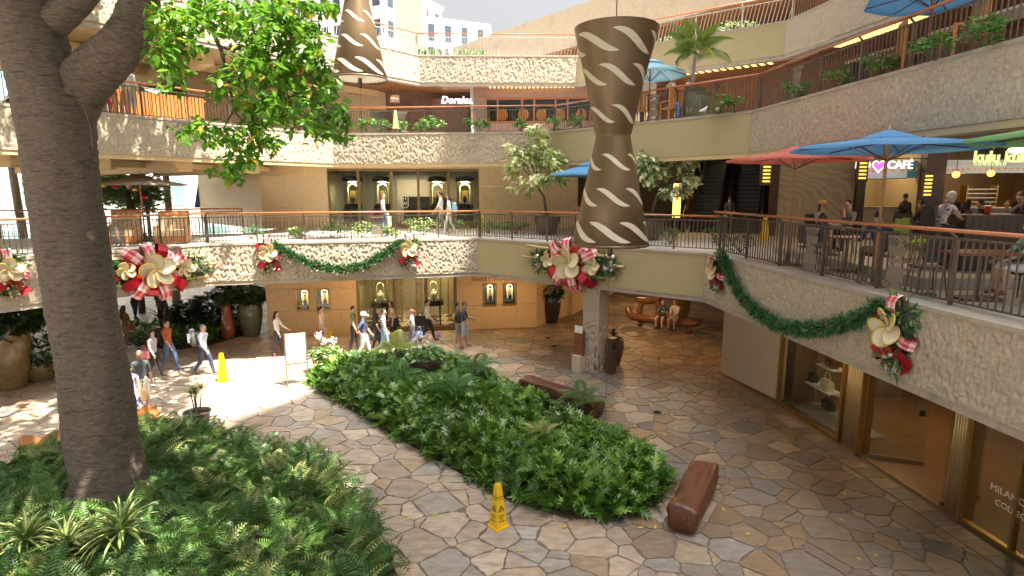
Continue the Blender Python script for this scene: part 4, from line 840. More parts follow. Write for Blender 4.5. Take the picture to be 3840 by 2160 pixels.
a, b = rseg(L2, 3, .42); railing('thick bronze railing along the cafe tables with slotted panels', Vector(a) + (Vector(b) - Vector(a)).normalized() * .1, b, 4.3, 1.16, posts=1.62, panels=(4.35, 6.75), rail_out=.16)
a, b = rseg(L2, 4, .42); railing('bronze railing end beyond the cafe tables', a, b, 4.3, 1.16)
a, b = rseg(L3, 0, .3); railing('upper deck railing in front of the orange timber screen', Vector(a).lerp(Vector(b), .15), b, 8.5, 1.08)
a, b = rseg(L3, 1, .3); railing('sunlit upper deck railing below the hanging shop sign', a, b, 8.5, 1.08, panels=(3.2, 6.65))
a, b = rseg(L3, 2, .3); railing('upper deck railing above the olive beam near the white birds', a, b, 8.5, 1.08, panels=(5.0,))
a, b = rseg(L3, 3, .3); railing('long upper deck railing beside the timber dining chairs', a, b, 8.5, 1.08, panels=(2.0,))
a, b = rseg(L3, 4, .3); railing('upper deck railing end past the timber dining chairs', a, b, 8.5, 1.08)
mt['whiterail'] = M('pale_metal', (.5, .46, .42), .4, .3)
for i, lb in enumerate(('slanted top deck railing behind the foliage', 'slanted bar top deck railing over the shadow crossed parapet', 'slanted bar top deck railing behind the palm', 'slanted bar top deck railing by the dark dining ceiling')):
    a, b = rseg(L4, i, .35); railing(lb, a, b, 12.7, 1.05, posts=2.0, gap=.16, slant=.18, m=mt['whiterail'] if i < 3 else mt['metal'])
railing('far terrace railing with dark garland behind the lounge armchairs', (-20.4, 21.9), (-11.5, 25.0), 4.26, 1.05, posts=1.6)
# ------------------------------------------------------------------ leaves: templates lie along +Y from the stalk
def tri_template(V, F): return np.array(V, dtype=float), np.array(F, dtype=np.int64)
LEAF = tri_template([(0, 0, 0), (.2, .3, .03), (.24, .55, .03), (.13, .82, -.02), (0, 1, -.08), (-.13, .82, -.02), (-.24, .55, .03), (-.2, .3, .03), (0, .5, -.02)], [(0, 1, 8), (1, 2, 8), (2, 3, 8), (3, 4, 8), (4, 5, 8), (5, 6, 8), (6, 7, 8), (7, 0, 8)])
LEAF4 = tri_template([(0, 0, 0), (.27, .5, .03), (0, 1, -.06), (-.27, .5, .03)], [(0, 1, 2), (0, 2, 3)])
def lobed():
    V = [(0, 0, 0), (0, .3, .02), (0, .6, .01), (0, 1, -.12)]; F = []
    def add(*q):
        o = len(V); V.extend(q); return o
    for s in (-1, 1):
        for y0, y1, r, up in ((.08, .3, .3, .05), (.28, .5, .36, .05), (.48, .7, .28, .02)):
            o = add((s * .04, y0, .0), (s * r, y1 + .1, up), (s * .05, y1, .0)); F.append((o, o + 1, o + 2) if s > 0 else (o, o + 2, o + 1))
        o = add((s * .05, .06, 0), (s * .055, .4, .01), (s * .06, .75, 0))
        F += [(0, o, 1), (o, o + 1, 1), (1, o + 1, 2), (o + 1, o + 2, 2), (2, o + 2, 3)] if s > 0 else [(0, 1, o), (o, 1, o + 1), (1, 2, o + 1), (o + 1, 2, o + 2), (2, 3, o + 2)]
    return tri_template(V, F)
LOBED = lobed()
def frond(n=19, arch=.75, w=.24, droop=.0, taper=1.6):
    V = []; F = []
    def sp(t): return np.array([0, t * (1 - .12 * arch * t), arch * (.55 * t - .75 * t * t)])
    for i in range(n):
        t = .1 + .9 * i / n; p = sp(t); q = sp(min(1, t + .055)); l = w * (math.sin(math.pi * min(1, .16 + .84 * t) ** .8) ** .7 if t < .97 else .15) * (1 - .25 * t)
        for s in (-1, 1):
            o = len(V); tip = p + np.array([s * l, .35 * l, -.12 * l - droop * l]); mid = (p + tip) / 2 + np.array([0, .022, .01])
            V += [p, mid + np.array([0, .013 * 19 / n, 0]), tip, mid + np.array([0, -.019 * 19 / n, 0])]; F += [(o, o + 1, o + 2), (o, o + 2, o + 3)] if s < 0 else [(o, o + 2, o + 1), (o, o + 3, o + 2)]
    for i in range(6):
        a = sp(i / 6); b = sp((i + 1) / 6); o = len(V); V += [a + (-.007, 0, 0), a + (.007, 0, 0), b + (.006, 0, 0), b + (-.006, 0, 0)]; F += [(o, o + 1, o + 2), (o, o + 2, o + 3)]
    return tri_template(V, F)
FROND = frond(11, .8, .26); TFROND = frond(22, 1.0, .3, .3); PALM = frond(26, 1.15, .34, .55)
def strap(n=5, w=.055, arch=1.0):
    V = []; F = []
    for i in range(n + 1):
        t = i / n; ww = w * (math.sin(math.pi * min(1, .25 + .75 * t))) * .9 + (.004 if t < 1 else 0); V += [(-ww, t * (1 - .1 * t), arch * (.45 * t - .55 * t * t) + .015), (0, t * (1 - .1 * t), arch * (.45 * t - .55 * t * t)), (ww, t * (1 - .1 * t), arch * (.45 * t - .55 * t * t) + .015)]
    for i in range(n):
        for k in (0, 1): a = i * 3 + k; F += [(a, a + 1, a + 4), (a, a + 4, a + 3)]
    return tri_template(V, F)
STRAP = strap()
def cols(n, c0, c1, seed=0, third=None, p3=.1):
    r = np.random.default_rng(seed); t = r.random((n, 1)); c = np.array(c0) * (1 - t) + np.array(c1) * t
    if third is not None: k = r.random(n) < p3; c[k] = np.array(third) * r.uniform(.8, 1.2, (k.sum(), 1))
    return c
def leaves_obj(name, tmpl, pos, yaw, pitch, roll, size, col, m, parent=None, stuff=False, loc=None):
    V, F, Cc = scatter(tmpl[0], tmpl[1], np.asarray(pos, float), rotmats(np.asarray(yaw, float), np.asarray(pitch, float), np.asarray(roll, float), np.asarray(size, float)), col)
    o = link(name, np_mesh(name, V, F, m, col=Cc), parent, loc)
    if stuff: o['kind'] = 'stuff'
    return o
def ball_leaves(name, c, rad, n, tmpl, size, c0, c1, parent, seed=0, m=None, third=None, p3=.1, pitch=(-.6, .5), shell=.6, stuff=False, clumps=0):
    r = np.random.default_rng(seed); d = r.normal(size=(n, 3)); d /= np.linalg.norm(d, axis=1)[:, None]; rr = shell + (1 - shell) * r.random(n)
    if clumps:
        cd = r.normal(size=(clumps, 3)); cd /= np.linalg.norm(cd, axis=1)[:, None]; cd *= (.35 + .6 * r.random((clumps, 1))); k = r.integers(0, clumps, n); off = cd[k] * .85 + d * (rr * .38)[:, None]
    else: off = d * rr[:, None]
    pos = np.array(c) + off * np.array(rad); yaw = np.arctan2(-off[:, 0], off[:, 1]) + r.normal(0, .6, n)
    return leaves_obj(name, tmpl, pos, yaw, r.uniform(*pitch, n), r.normal(0, .5, n), size * r.uniform(.7, 1.25, n), cols(n, c0, c1, seed, third, p3), m or mt['leaf'], parent, stuff)
# ------------------------------------------------------------------ the big tree
TY = 10.2
def trunk_mesh(path, seed, n=44, sub=7, amp=.035):
    """path: (centre, radius); bark folds are real relief"""
    pts = []; rad = []
    P_ = [Vector(p[0]) for p in path]; Rr = [p[1] for p in path]
    for i in range(len(P_) - 1):
        p0 = P_[max(i - 1, 0)]; p1 = P_[i]; p2 = P_[i + 1]; p3 = P_[min(i + 2, len(P_) - 1)]
        for k in range(sub):
            t = k / sub; q = .5 * ((2 * p1) + (p2 - p0) * t + (2 * p0 - 5 * p1 + 4 * p2 - p3) * t * t + (3 * p1 - p0 - 3 * p2 + p3) * t ** 3); pts.append(q); rad.append(Rr[i] * (1 - t) + Rr[i + 1] * t)
    pts.append(P_[-1]); rad.append(Rr[-1])
    m = MB(); m.tube(pts, rad, n); V = np.array(m.v); k = len(pts)
    th = np.tile(np.arange(n), k) / n; h = np.repeat(np.arange(k), n) / sub
    nz = (vnoise(np.cos(th * 2 * np.pi) * 1.6 + 9, h * .9 + np.sin(th * 2 * np.pi) * 1.6, seed) - .5) * 2.2 + (vnoise(th * 26, h * 3.2, seed + 3) - .5) * .5 + (vnoise(th * 11, h * 16, seed + 4) - .5) * .55 + (vnoise(th * 5, h * 34, seed + 6) - .5) * .35
    cen = np.repeat(np.array([tuple(p) for p in pts]), n, axis=0); dirn = V - cen; L_ = np.linalg.norm(dirn, axis=1)[:, None]; V = V + dirn / np.maximum(L_, 1e-6) * (nz * amp)[:, None] * np.minimum(1, L_ / .3)
    m.v = [tuple(p) for p in V]; return m
tree = thing('courtyard_tree', 'huge grey brown tree with leaning trunk rising from the fern bed', 'tree', (-7.6, TY, 0))
def tp_(px, py, w, y=TY):
    p = PY(px, py, y); dep = p.y * _c - (p.z - ZC) * _s; return (p - Vector((-7.6, TY, 0)), w / 2 / FPX * dep)
trk = [((-.02, 0, -.1), .84), ((-.04, 0, .3), .68), tp_(428, 1880, 262), tp_(392, 1700, 240), tp_(366, 1500, 236), tp_(322, 1250, 226), tp_(285, 1000, 228), tp_(246, 780, 226), tp_(222, 560, 238), tp_(200, 400, 250), tp_(150, 240, 222), tp_(105, 60, 205), tp_(70, -200, 190), tp_(120, -500, 150), tp_(250, -800, 100)]
trunk_mesh(trk, 3, n=90, sub=26, amp=.036).build('trunk', mt['bark'], tree, True)
lim = [tp_(196, 700, 90, TY + .05), tp_(215, 560, 150, TY + .05), tp_(250, 430, 180, TY + .08), tp_(305, 325, 176, TY + .1), tp_(380, 246, 164, TY + .06), tp_(448, 180, 154), tp_(495, 105, 142), tp_(522, 10, 124), tp_(555, -150, 108), tp_(720, -330, 90), tp_(900, -480, 60)]
trunk_mesh(lim, 5, n=60, sub=20, amp=.03).build('limb', mt['bark'], tree, True)
lim = [tp_(130, 170, 120), tp_(195, 85, 115), tp_(275, 15, 105), tp_(345, -60, 92), tp_(430, -160, 80), tp_(470, -420, 60)]
trunk_mesh(lim, 6, n=28, sub=7, amp=.02).build('limb', mt['bark'], tree, True)
k_ = MB(); p = PY(345, 880, TY - .5) - Vector((-7.6, TY, 0)); k_.ball(p, .085, 10, sc_=(1, .8, .9)); k_.ball(p + Vector((.05, -.03, -.05)), .06, 8); k_.build('knot', mt['bark'], tree, True)
k_ = MB(); k_.tube([PY(x, y, TY - .6) - Vector((-7.6, TY, 0)) for x, y in ((255, 235), (275, 280), (310, 380), (338, 470), (348, 560))], .008, 5); k_.build('cable', mt['metal'], tree)
# hanging branches in view
def twig(px): return [PY(x, y, d) - Vector((-7.6, TY, 0)) for x, y, d in px]
br = MB()
for pth, r0, r1 in (([(720, -330, 9.9), (770, -60, 9.0), (785, 90, 8.8), (830, 190, 8.7), (862, 320, 8.6), (878, 420, 8.6)], .05, .018), ([(826, 175, 8.7), (880, 196, 8.5)], .022, .012), ([(878, 420, 8.6), (930, 470, 8.5), (960, 560, 8.4)], .016, .008), ([(878, 410, 8.6), (840, 480, 8.6), (720, 480, 8.6)], .014, .007), ([(720, -330, 9.9), (900, -80, 8.7), (1080, 120, 8.3), (1180, 330, 8.2), (1230, 480, 8.2)], .045, .01), ([(900, -80, 8.7), (960, 150, 8.5), (1020, 330, 8.4)], .03, .01), ([(580, -150, 10), (600, 40, 9.2), (640, 250, 9.0)], .03, .01)):
    br.tube(twig(pth), [r0 + (r1 - r0) * i / (len(pth) - 1) for i in range(len(pth))], 6)
br.build('branch', mt['bark'], tree, True)
cl_px = [(620, 60, 70, 60), (600, 130, 50, 50), (655, 170, 60, 55), (640, 260, 65, 50), (610, 215, 50, 40), (690, 60, 60, 60), (760, 40, 70, 60), (850, 50, 90, 70), (960, 60, 100, 80), (1080, 60, 90, 80), (1130, 140, 70, 80), (1060, 170, 90, 80), (950, 170, 90, 80), (890, 250, 60, 70), (980, 280, 90, 80), (1090, 280, 90, 80), (1180, 230, 60, 70), (1210, 330, 70, 70), (1120, 390, 90, 70), (1020, 390, 80, 70), (930, 380, 60, 70), (1240, 430, 65, 60), (1170, 480, 70, 55), (1275, 500, 35, 35), (960, 470, 70, 55), (880, 510, 60, 40), (780, 480, 80, 45), (700, 480, 50, 35), (930, 560, 60, 45), (880, 610, 55, 45), (860, 650, 45, 28), (1010, 540, 50, 35), (820, 330, 30, 45), (1240, 20, 30, 20), (1140, 20, 60, 40), (700, 130, 45, 60)]
r = np.random.default_rng(5); pos = []; yaw = []; pit = []
for cx, cy, wx, wy in cl_px:
    n_tw = int(wx * wy / 260) + 3
    for k in range(n_tw):
        px = cx + r.normal() * wx * .48; py = cy + r.normal() * wy * .48; dd = 8.4 + r.normal() * .38; b = PY(px, py, dd); ya = r.uniform(0, 6.28)
        for j in range(7):
            a = ya + r.normal() * 1.0; pos.append(b + Vector((r.normal() * .05, r.normal() * .05, r.normal() * .05)) - Vector((-7.6, TY, 0))); yaw.append(a); pit.append(-.5 + r.normal() * .45)
n = len(pos); pos = np.array([tuple(p) for p in pos])
leaves_obj('crown', LEAF, pos, yaw, pit, r.normal(0, .5, n), .135 * r.uniform(.7, 1.25, n), cols(n, (.07, .2, .02), (.17, .34, .03), 3, (.45, .36, .03), .05), mt['treeleaf'], tree)
# unseen rest of the crown, outlined to dapple the court and leave sun patches
CR = [(-15, 3.5), (2.6, 3.5), (3.2, 8.6), (-.8, 11.2), (-4.2, 12.0), (-5.6, 15.2), (-6.9, 18.6), (-9.2, 20.6), (-15, 19)]
pos = []
while len(pos) < 15000:
    x, y = r.uniform(-15, 3.2), r.uniform(3.5, 20.6)
    if not inside((x, y), CR): continue
    if -3.7 < x < -.9 and 6.4 < y < 8.2: continue  # gap left so sun reaches the hanging leaves
    d = edge_dist((x, y), CR)
    if vnoise(np.array([x * .8]), np.array([y * .8]), 4)[0] + vnoise(np.array([x * 2.1]), np.array([y * 2.1]), 5)[0] * .5 < .52 and (x < -6.5 or y > 12): continue
    z0 = 10.6 if y < 12.5 else 12.6
    pos.append((x + 7.6, y - TY, z0 + min(1, d / 3) * r.uniform(0, 3.2) + r.uniform(0, .5)))
pos += [(r.uniform(-6.6, -3.6) + 7.6, r.uniform(7.7, 9.9) - TY, r.uniform(10.8, 13.2)) for k in range(2600)]  # extra leaves added to shade the trunk
n = len(pos)
leaves_obj('crown', LEAF, pos, r.uniform(0, 6.28, n), r.normal(-.2, .4, n), r.normal(0, .5, n), .32 * r.uniform(.7, 1.3, n), cols(n, (.045, .13, .02), (.10, .23, .03), 8), mt['glossleaf'], tree)
br = MB()
for x, y, z in ((-12, 6, 12), (-3, 6, 12.5), (0, 7, 12), (-11, 12, 12.5), (-5, 10, 12.5), (-10, 17, 13.6), (-8, 5, 13)):
    br.tube([(-.35, -.3, 10.8), ((x + 7.6) * .5, (y - TY) * .5, 11.6), (x + 7.6, y - TY, z)], [.16, .1, .04], 7)
br.build('branch', mt['bark'], tree, True)
# ------------------------------------------------------------------ hanging hourglass lanterns
mt['pend'] = M('bronze_shell', (.15, .098, .05), .36, .35, var=.06, vscale=3); mt['pendslot'] = M('frosted_slot', (.55, .50, .38), .4, var=.1); 
def pendant(label, loc, ztop_cable, zground, H=5.1):
    t = thing('hourglass_lantern', label, 'lantern', loc); N = 48
    prof = [(.93, 0), (.95, .02), (.60, H * .34), (.425, H * .505), (.42, H * .51), (.42, H * .52), (.435, H * .525), (.66, H * .74), (.97, H * .985), (.985, H)]
    def rz_(z):
        for i in range(len(prof) - 1):
            if prof[i][1] <= z <= prof[i + 1][1]: f = (z - prof[i][1]) / max(1e-6, prof[i + 1][1] - prof[i][1]); return prof[i][0] + (prof[i + 1][0] - prof[i][0]) * f
        return prof[-1][0]
    MB().lathe([(.9, .03)] + prof, N, cap=False).build('shell', mt['pend'], t, True)
    MB().lathe([(.97, H - .01), (.93, H - .05), (.4, H - .02), (.02, H)], N, cap=False).build('top_plate', mt['pend'], t, True)
    MB().lathe([(.95, -.015), (.97, .0), (.97, .03), (.95, .05)], N, cap=False).build('rim', mt['pend'], t, True)
    g = MB()
    for k in range(7): g.lathe([(.05 + k * .125, .05), (.05 + k * .125 + .06, .045 + .02 * (k % 2)), (.05 + (k + 1) * .125, .05)], N, cap=False)
    g.build('diffuser', M('ripple_glass', (.75, .72, .62), .25, var=.25, vscale=14), t, True)
    MB().lathe([(.05, -.28), (.07, -.2), (.07, .06)], 10).build('tether_clamp', mt['metal'], t)
    for ri, (zc, ln, hh, sp) in enumerate(((.36, 1.15, .46, .84), (1.18, .92, .40, .76), (2.0, .8, .36, .66), (3.1, .82, .38, .66), (3.95, 1.0, .44, .76), (4.66, 1.18, .46, .86))):
        R_ = rz_(zc); nn = max(5, round(2 * math.pi * R_ / sp))
        for k in range(nn):                             # leaf shaped window, upper left to lower right
            a0 = 2 * math.pi * (k + .37 * ri) / nn; V = []; S_ = 14
            for i in range(S_ + 1):
                s = i / S_; wv = .062 * (ln / .9) * math.sin(math.pi * s) ** .75; uu = (s - .5) * ln * .92; zz = -(s - .5) * hh - .05 * math.sin(2 * math.pi * (s - .5))
                for sg_ in (1, -1):
                    z = min(max(zc + zz + sg_ * wv, .05), H - .05); V.append(((rz_(z) + .006) * math.cos(a0 + (uu + sg_ * wv * .3) / R_), (rz_(z) + .006) * math.sin(a0 + (uu + sg_ * wv * .3) / R_), z))
            MB().add(V, [(2 * i, 2 * i + 1, 2 * i + 3, 2 * i + 2) for i in range(S_)]).build('leaf_window', mt['pendslot'], t)
    MB().tube([(0, 0, H), (0, 0, ztop_cable - loc[2])], .014, 6).build('cable', mt['metal'], t); MB().tube([(0, 0, -.25), (0, 0, zground - loc[2])], .006, 5).build('tether', mt['metal'], t)
    return t
pb_ = P(2265, 1590); zb = PY(2275, 933, pb_.y).z
pendant('big brown hourglass lantern hanging before the olive parapets', (pb_.x + .03, pb_.y, zb + .1), 26, .03)
pb_ = P(1395, 1322); zb = PY(1345, 300, pb_.y).z
pendant('brown hourglass lantern hung high beside the tree foliage', (PY(1350, 300, pb_.y).x, pb_.y, zb), 30, .03)
# ------------------------------------------------------------------ planting
G1, G2 = (.035, .105, .02), (.085, .19, .04)
def in_poly(poly, n, r, inset=0):
    P_ = np.array(poly); lo, hi = P_.min(0), P_.max(0); out = []
    while len(out) < n:
        q = r.uniform(lo, hi)
        if inside(q, poly) and (not inset or edge_dist(q, poly) > inset): out.append(q)
    return np.array(out)
r = np.random.default_rng(21)
# fern bed round the tree
q = in_poly(BED1, 4300, r, .1); q = q[np.hypot(q[:, 0] + 7.63, q[:, 1] - TY) > .75]; q = q[q[:, 1] > 6.4]; n = len(q); ed = np.array([edge_dist(p, BED1) for p in q]); hz = .12 + .22 * np.minimum(1, ed / .8) + .14 * vnoise(q[:, 0] * 1.3, q[:, 1] * 1.3, 3)
t = vnoise(q[:, 0] * .9, q[:, 1] * .9, 8)[:, None]; c = cols(n, (.028, .095, .018), (.14, .25, .06), 4, (.28, .31, .11), .16) * (.75 + .5 * t)
fern = leaves_obj('fern_bed', FROND, np.c_[q, hz], r.uniform(0, 6.28, n), r.normal(.42, .3, n), r.normal(0, .3, n), .56 * r.uniform(.6, 1.3, n), c, mt['leaf'], None, True); fern['label'] = 'dense green fern bed round the foot of the big tree'
qe = in_poly(BED1, 2600, r); ed = np.array([edge_dist(p, BED1) for p in qe]); qe = qe[(ed < .55) & (qe[:, 1] > 8) & (qe[:, 0] > -10.5)]; n = len(qe)
o = leaves_obj('border_plants', LOBED, np.c_[qe, r.uniform(.05, .38, n)], r.uniform(0, 6.28, n), r.normal(.45, .4, n), r.normal(0, .4, n), .3 * r.uniform(.6, 1.2, n), cols(n, G1, G2, 6), mt['glossleaf'], None, True); o['label'] = 'lobed leaf border plants along the edge of the fern bed'
# long island bed
q = in_poly(BED2, 11500, r, .02); n = len(q); ed = np.array([edge_dist(p, BED2) for p in q]); hz = r.uniform(.25, 1, n) ** .6 * (.14 + .42 * np.minimum(1, ed / .5) + .2 * (vnoise(q[:, 0] * 1.1, q[:, 1] * 1.1, 6) - .4))
t = vnoise(q[:, 0] * .8, q[:, 1] * .8, 9)[:, None]; c = cols(n, (.026, .085, .010), (.12, .235, .028), 7, (.22, .33, .06), .14) * (.8 + .4 * t)
o = leaves_obj('island_foliage', LOBED, np.c_[q, hz], r.uniform(0, 6.28, n), r.normal(.4, .45, n), r.normal(0, .45, n), .34 * r.uniform(.55, 1.3, n), c, mt['glossleaf'], None, True); o['label'] = 'glossy lobed ground cover filling the long island bed'
q = in_poly([(-5.8, 18.4), (-3.2, 15.2), (-1.2, 15.2), (-1.2, 18.2), (-3.2, 19.6)], 330, r); n = len(q)
o = leaves_obj('island_ferns', FROND, np.c_[q, r.uniform(.3, .6, n)], r.uniform(0, 6.28, n), r.normal(.3, .3, n), r.normal(0, .3, n), .7 * r.uniform(.6, 1.2, n), cols(n, (.05, .13, .03), (.1, .2, .05), 12), mt['leaf'], None, True); o['label'] = 'soft ferns among the ground cover of the island bed'
# bright flowering edge at the sunny tip of the island
q = in_poly([(-6.4, 17.9), (-5.4, 17.3), (-4.0, 18.9), (-4.4, 19.7), (-5.7, 19.4)], 900, r); n = len(q)
o = leaves_obj('pale_groundcover', LEAF, np.c_[q, r.uniform(.1, .48, n)], r.uniform(0, 6.28, n), r.normal(.6, .4, n), r.normal(0, .4, n), .2 * r.uniform(.6, 1.2, n), cols(n, (.16, .26, .05), (.40, .46, .2), 13, (.7, .7, .5), .25), mt['leaf'], None, True); o['label'] = 'pale variegated leaves at the sunny tip of the island bed'
def rosette(name, parent, tmpl, n, size, pitch, z, c0, c1, seed, m='leaf', xy=(0, 0), third=None, p3=.1, tilt=.12):
    r = np.random.default_rng(seed); yaw = np.arange(n) * 2.399 + r.normal(0, .2, n); pos = np.zeros((n, 3)); pos[:, 0] = xy[0]; pos[:, 1] = xy[1]; pos[:, 2] = z
    return leaves_obj(name, tmpl, pos, yaw, np.linspace(pitch[0], pitch[1], n) + r.normal(0, .08, n), r.normal(0, tilt, n), size * r.uniform(.8, 1.15, n), cols(n, c0, c1, seed, third, p3), mt[m], parent)
def tree_fern(label, loc, h, n, size, seed, c0=(.045, .13, .025), c1=(.10, .22, .05), pitch=(.55, .05)):
    t = thing('tree_fern', label, 'fern', loc)
    MB().tube([(0, 0, 0), (.03, .02, h * .5), (0, 0, h)], [.06, .05, .055], 8).build('trunk', mt['bark'], t, True)
    rosette('frond_crown', t, TFROND, n, size, pitch, h, c0, c1, seed); return t
b = P(1690, 1560); tree_fern('tree fern with bare stems beside the orchid bowl in the island bed', (b.x, b.y, .15), .6, 11, 1.0, 31)
b = P(1505, 1500); tree_fern('broad drooping tree fern at the back of the island bed', (b.x, b.y, .15), .6, 11, .9, 32, pitch=(.4, -.1))
b = P(1490, 1400); tree_fern('sunlit yellow green tree fern near the walking people', (b.x, b.y, .1), .75, 8, .95, 33, (.14, .24, .03), (.3, .36, .05))
b = P(2180, 1590); tree_fern('low light green fern beside the dark log seat', (b.x, b.y, .2), .5, 10, .8, 34, (.08, .18, .04), (.16, .27, .08))
b = P(2030, 1720); tree_fern('single pale yellow fern standing out of the island ground cover', (b.x, b.y, .2), .42, 6, .62, 35, (.26, .32, .09), (.36, .38, .13), pitch=(.6, .3))
b = P(1790, 1480); tree_fern('feathery tree fern leaning to the shaded walkway', (b.x, b.y, .1), .7, 9, 1.0, 36, pitch=(.5, .1))
# ------------------------------------------------------------------ pots
def pot(name, label, loc, prof, m, cat='planter', n=28):
    t = thing(name, label, cat, loc); r0, z0 = prof[-1]
    MB().lathe(prof + [(r0 - .05, z0), (r0 - .07, z0 - .08)], n, cap=False).add([(0, 0, 0)], []).build('pot', m, t, True)
    MB().lathe([(r0 - .065, z0 - .1), (.01, z0 - .07)], n, cap=False).build('earth', mt['soil'], t); return t
mt['glaze_green'] = M('green_glaze', (.13, .145, .085), .18, var=.25, vscale=3, coat=.5); mt['glaze_red'] = M('red_glaze', (.30, .075, .03), .16, var=.15, coat=.6); mt['glaze_black'] = M('black_glaze', (.018, .017, .018), .12, var=.2, coat=.5); mt['glaze_brown'] = M('brown_glaze', (.09, .055, .04), .3, var=.25, coat=.3); mt['glaze_olive'] = M('olive_glaze', (.2, .14, .06), .2, var=.3, vscale=4, coat=.4)
URN = [(.01, 0), (.30, 0), (.34, .1), (.45, .6), (.52, 1.15), (.50, 1.5), (.44, 1.62), (.47, 1.68)]
BOWL = [(.01, 0), (.32, 0), (.36, .05), (.50, .3), (.57, .52), (.55, .6), (.60, .66)]
def scaled(prof, s, h=1): return [(a * s, b * s * h) for a, b in prof]
b = P(945, 1260); t = pot('glazed_urn', 'tall green glazed urn with leafy plant by the travertine wall', b, scaled(URN, .95, .93), mt['glaze_green'])
ball_leaves('foliage', (0, 0, 1.75), (.62, .62, .42), 420, LOBED, .34, (.03, .085, .02), (.07, .15, .03), t, 41, mt['glossleaf'])
b = P(858, 1272); t = pot('glazed_vase', 'slim red glazed vase with plant beside the green urn', b, [(.01, 0), (.2, 0), (.27, .25), (.28, .5), (.22, .95), (.165, 1.35), (.19, 1.5)], mt['glaze_red']); ball_leaves('foliage', (0, 0, 1.6), (.3, .3, .25), 130, LOBED, .22, (.035, .1, .02), (.08, .17, .03), t, 42, mt['glossleaf'])
b = P(45, 1455); t = pot('glazed_urn', 'big mottled glazed urn with dark shrub left of the trunk', b, scaled(URN, 1.25, 1.0), mt['glaze_olive']); ball_leaves('foliage', (.1, 0, 2.3), (1.0, .9, .7), 700, LOBED, .4, (.02, .06, .015), (.06, .12, .03), t, 43, mt['glossleaf'])
b = P(155, 1425); t = pot('terracotta_bowl', 'wide brown glazed bowl with shrub behind the trunk', b, scaled(BOWL, 1.0, .95), mt['glaze_olive']); ball_leaves('foliage', (0, 0, .9), (.75, .6, .6), 420, LOBED, .32, (.03, .08, .02), (.07, .14, .03), t, 44, mt['glossleaf'])
b = P(2068, 1212); t = pot('glazed_urn', 'black glazed urn with dark plant in the travertine corner', b, scaled(URN, .82, .95), mt['glaze_black']); ball_leaves('foliage', (0, 0, 1.5), (.45, .45, .35), 200, LOBED, .3, (.015, .04, .012), (.04, .08, .02), t, 45, mt['glossleaf'])
b = P(2300, 1375); t = pot('glazed_pot', 'dark brown pot with bromeliad behind the concrete column', (b.x, b.y + .2, 0), scaled(URN, .75, .78), mt['glaze_brown']); rosette('foliage', t, STRAP, 22, .5, (1.2, .2), 1.0, (.02, .04, .02), (.06, .07, .04), 46, 'glossleaf')
b = P(2555, 1190); t = pot('glazed_urn', 'tan glazed urn behind the driftwood bench', b, scaled(URN, .85, .95), mt['glaze_olive']); rosette('foliage', t, STRAP, 20, .55, (1.1, .1), 1.5, (.02, .05, .02), (.06, .1, .03), 47, 'glossleaf')
# flower bowl in the sun
b = P(1222, 1398); t = pot('terracotta_bowl', 'sunlit terracotta bowl of white orchids beside the sign stand', b, scaled(BOWL, .74, 1.15), mt['terracotta']); ball_leaves('foliage', (0, 0, .68), (.45, .45, .22), 340, LEAF, .2, (.09, .2, .04), (.25, .34, .12), t, 48, mt['leaf'], (.6, .62, .4), .2)
r = np.random.default_rng(3); st = [( -.15, .02, 1.25), (.28, .0, 1.12), (-.02, .1, 1.05)]
for x, y, z in st: MB().tube([(x * .3, y, .6), (x * .8, y, z - .2), (x, y, z)], .008, 4).build('flower_stem', mt['leafgreen'] if 'leafgreen' in mt else mt['bark'], t)
mt['petal'] = M('petal', (.8, .78, .74), .6, attr=True, trans=.3)
def blossoms(parent, cs, n, rad, size, col0, col1, seed):
    r = np.random.default_rng(seed); k = r.integers(0, len(cs), n); pos = np.array(cs)[k] + r.normal(0, rad, (n, 3)); return leaves_obj('blossom', LEAF, pos, r.uniform(0, 6.28, n), r.uniform(-.3, 1.2, n), r.normal(0, .6, n), size * r.uniform(.8, 1.2, n), cols(n, col0, col1, seed), mt['petal'], parent)
blossoms(t, st, 110, .06, .09, (.8, .78, .74), (.95, .93, .9), 5)
b = P(1597, 1452); t = pot('orchid_bowl', 'dark brown bowl of orchids and pothos in the island bed', (b.x, b.y, .55), scaled(BOWL, .95, .7), mt['glaze_brown']); ball_leaves('foliage', (0, 0, .5), (.5, .5, .25), 320, LEAF, .2, (.08, .19, .04), (.16, .3, .08), t, 49, mt['glossleaf'])
MB().lathe([(.3, -.6), (.32, 0)], 16, cap=False).build('pedestal', mt['glaze_brown'], t)
blossoms(t, [(-.35, .1, .95), (-.15, .2, 1.05), (0, 0, .8), (.05, .1, .95)], 90, .08, .09, (.75, .7, .66), (.8, .62, .72), 6); blossoms(t, [(.42, .2, 1.05)], 40, .06, .09, (.4, .12, .5), (.55, .25, .65), 7)
# small variegated shrub in a pot by the fern bed
b = P(745, 1612); t = pot('terracotta_pot', 'small brown pot with yellow variegated shrub at the fern bed edge', b, [(.01, 0), (.24, 0), (.30, .4), (.30, .46), (.34, .5)], mt['glaze_brown']); 
for k, (x, y) in enumerate(((0, 0), (.12, .05), (-.13, .03), (.03, -.12))): rosette('leaf_tuft', t, STRAP, 26, .3, (1.1, -.2), .95 + .12 * (k % 2), (.2, .24, .07), (.38, .38, .14), 51 + k, 'leaf', (x, y)); MB().tube([(x * .4, y * .4, .4), (x, y, .95)], .015, 5).build('stem', mt['bark'], t)
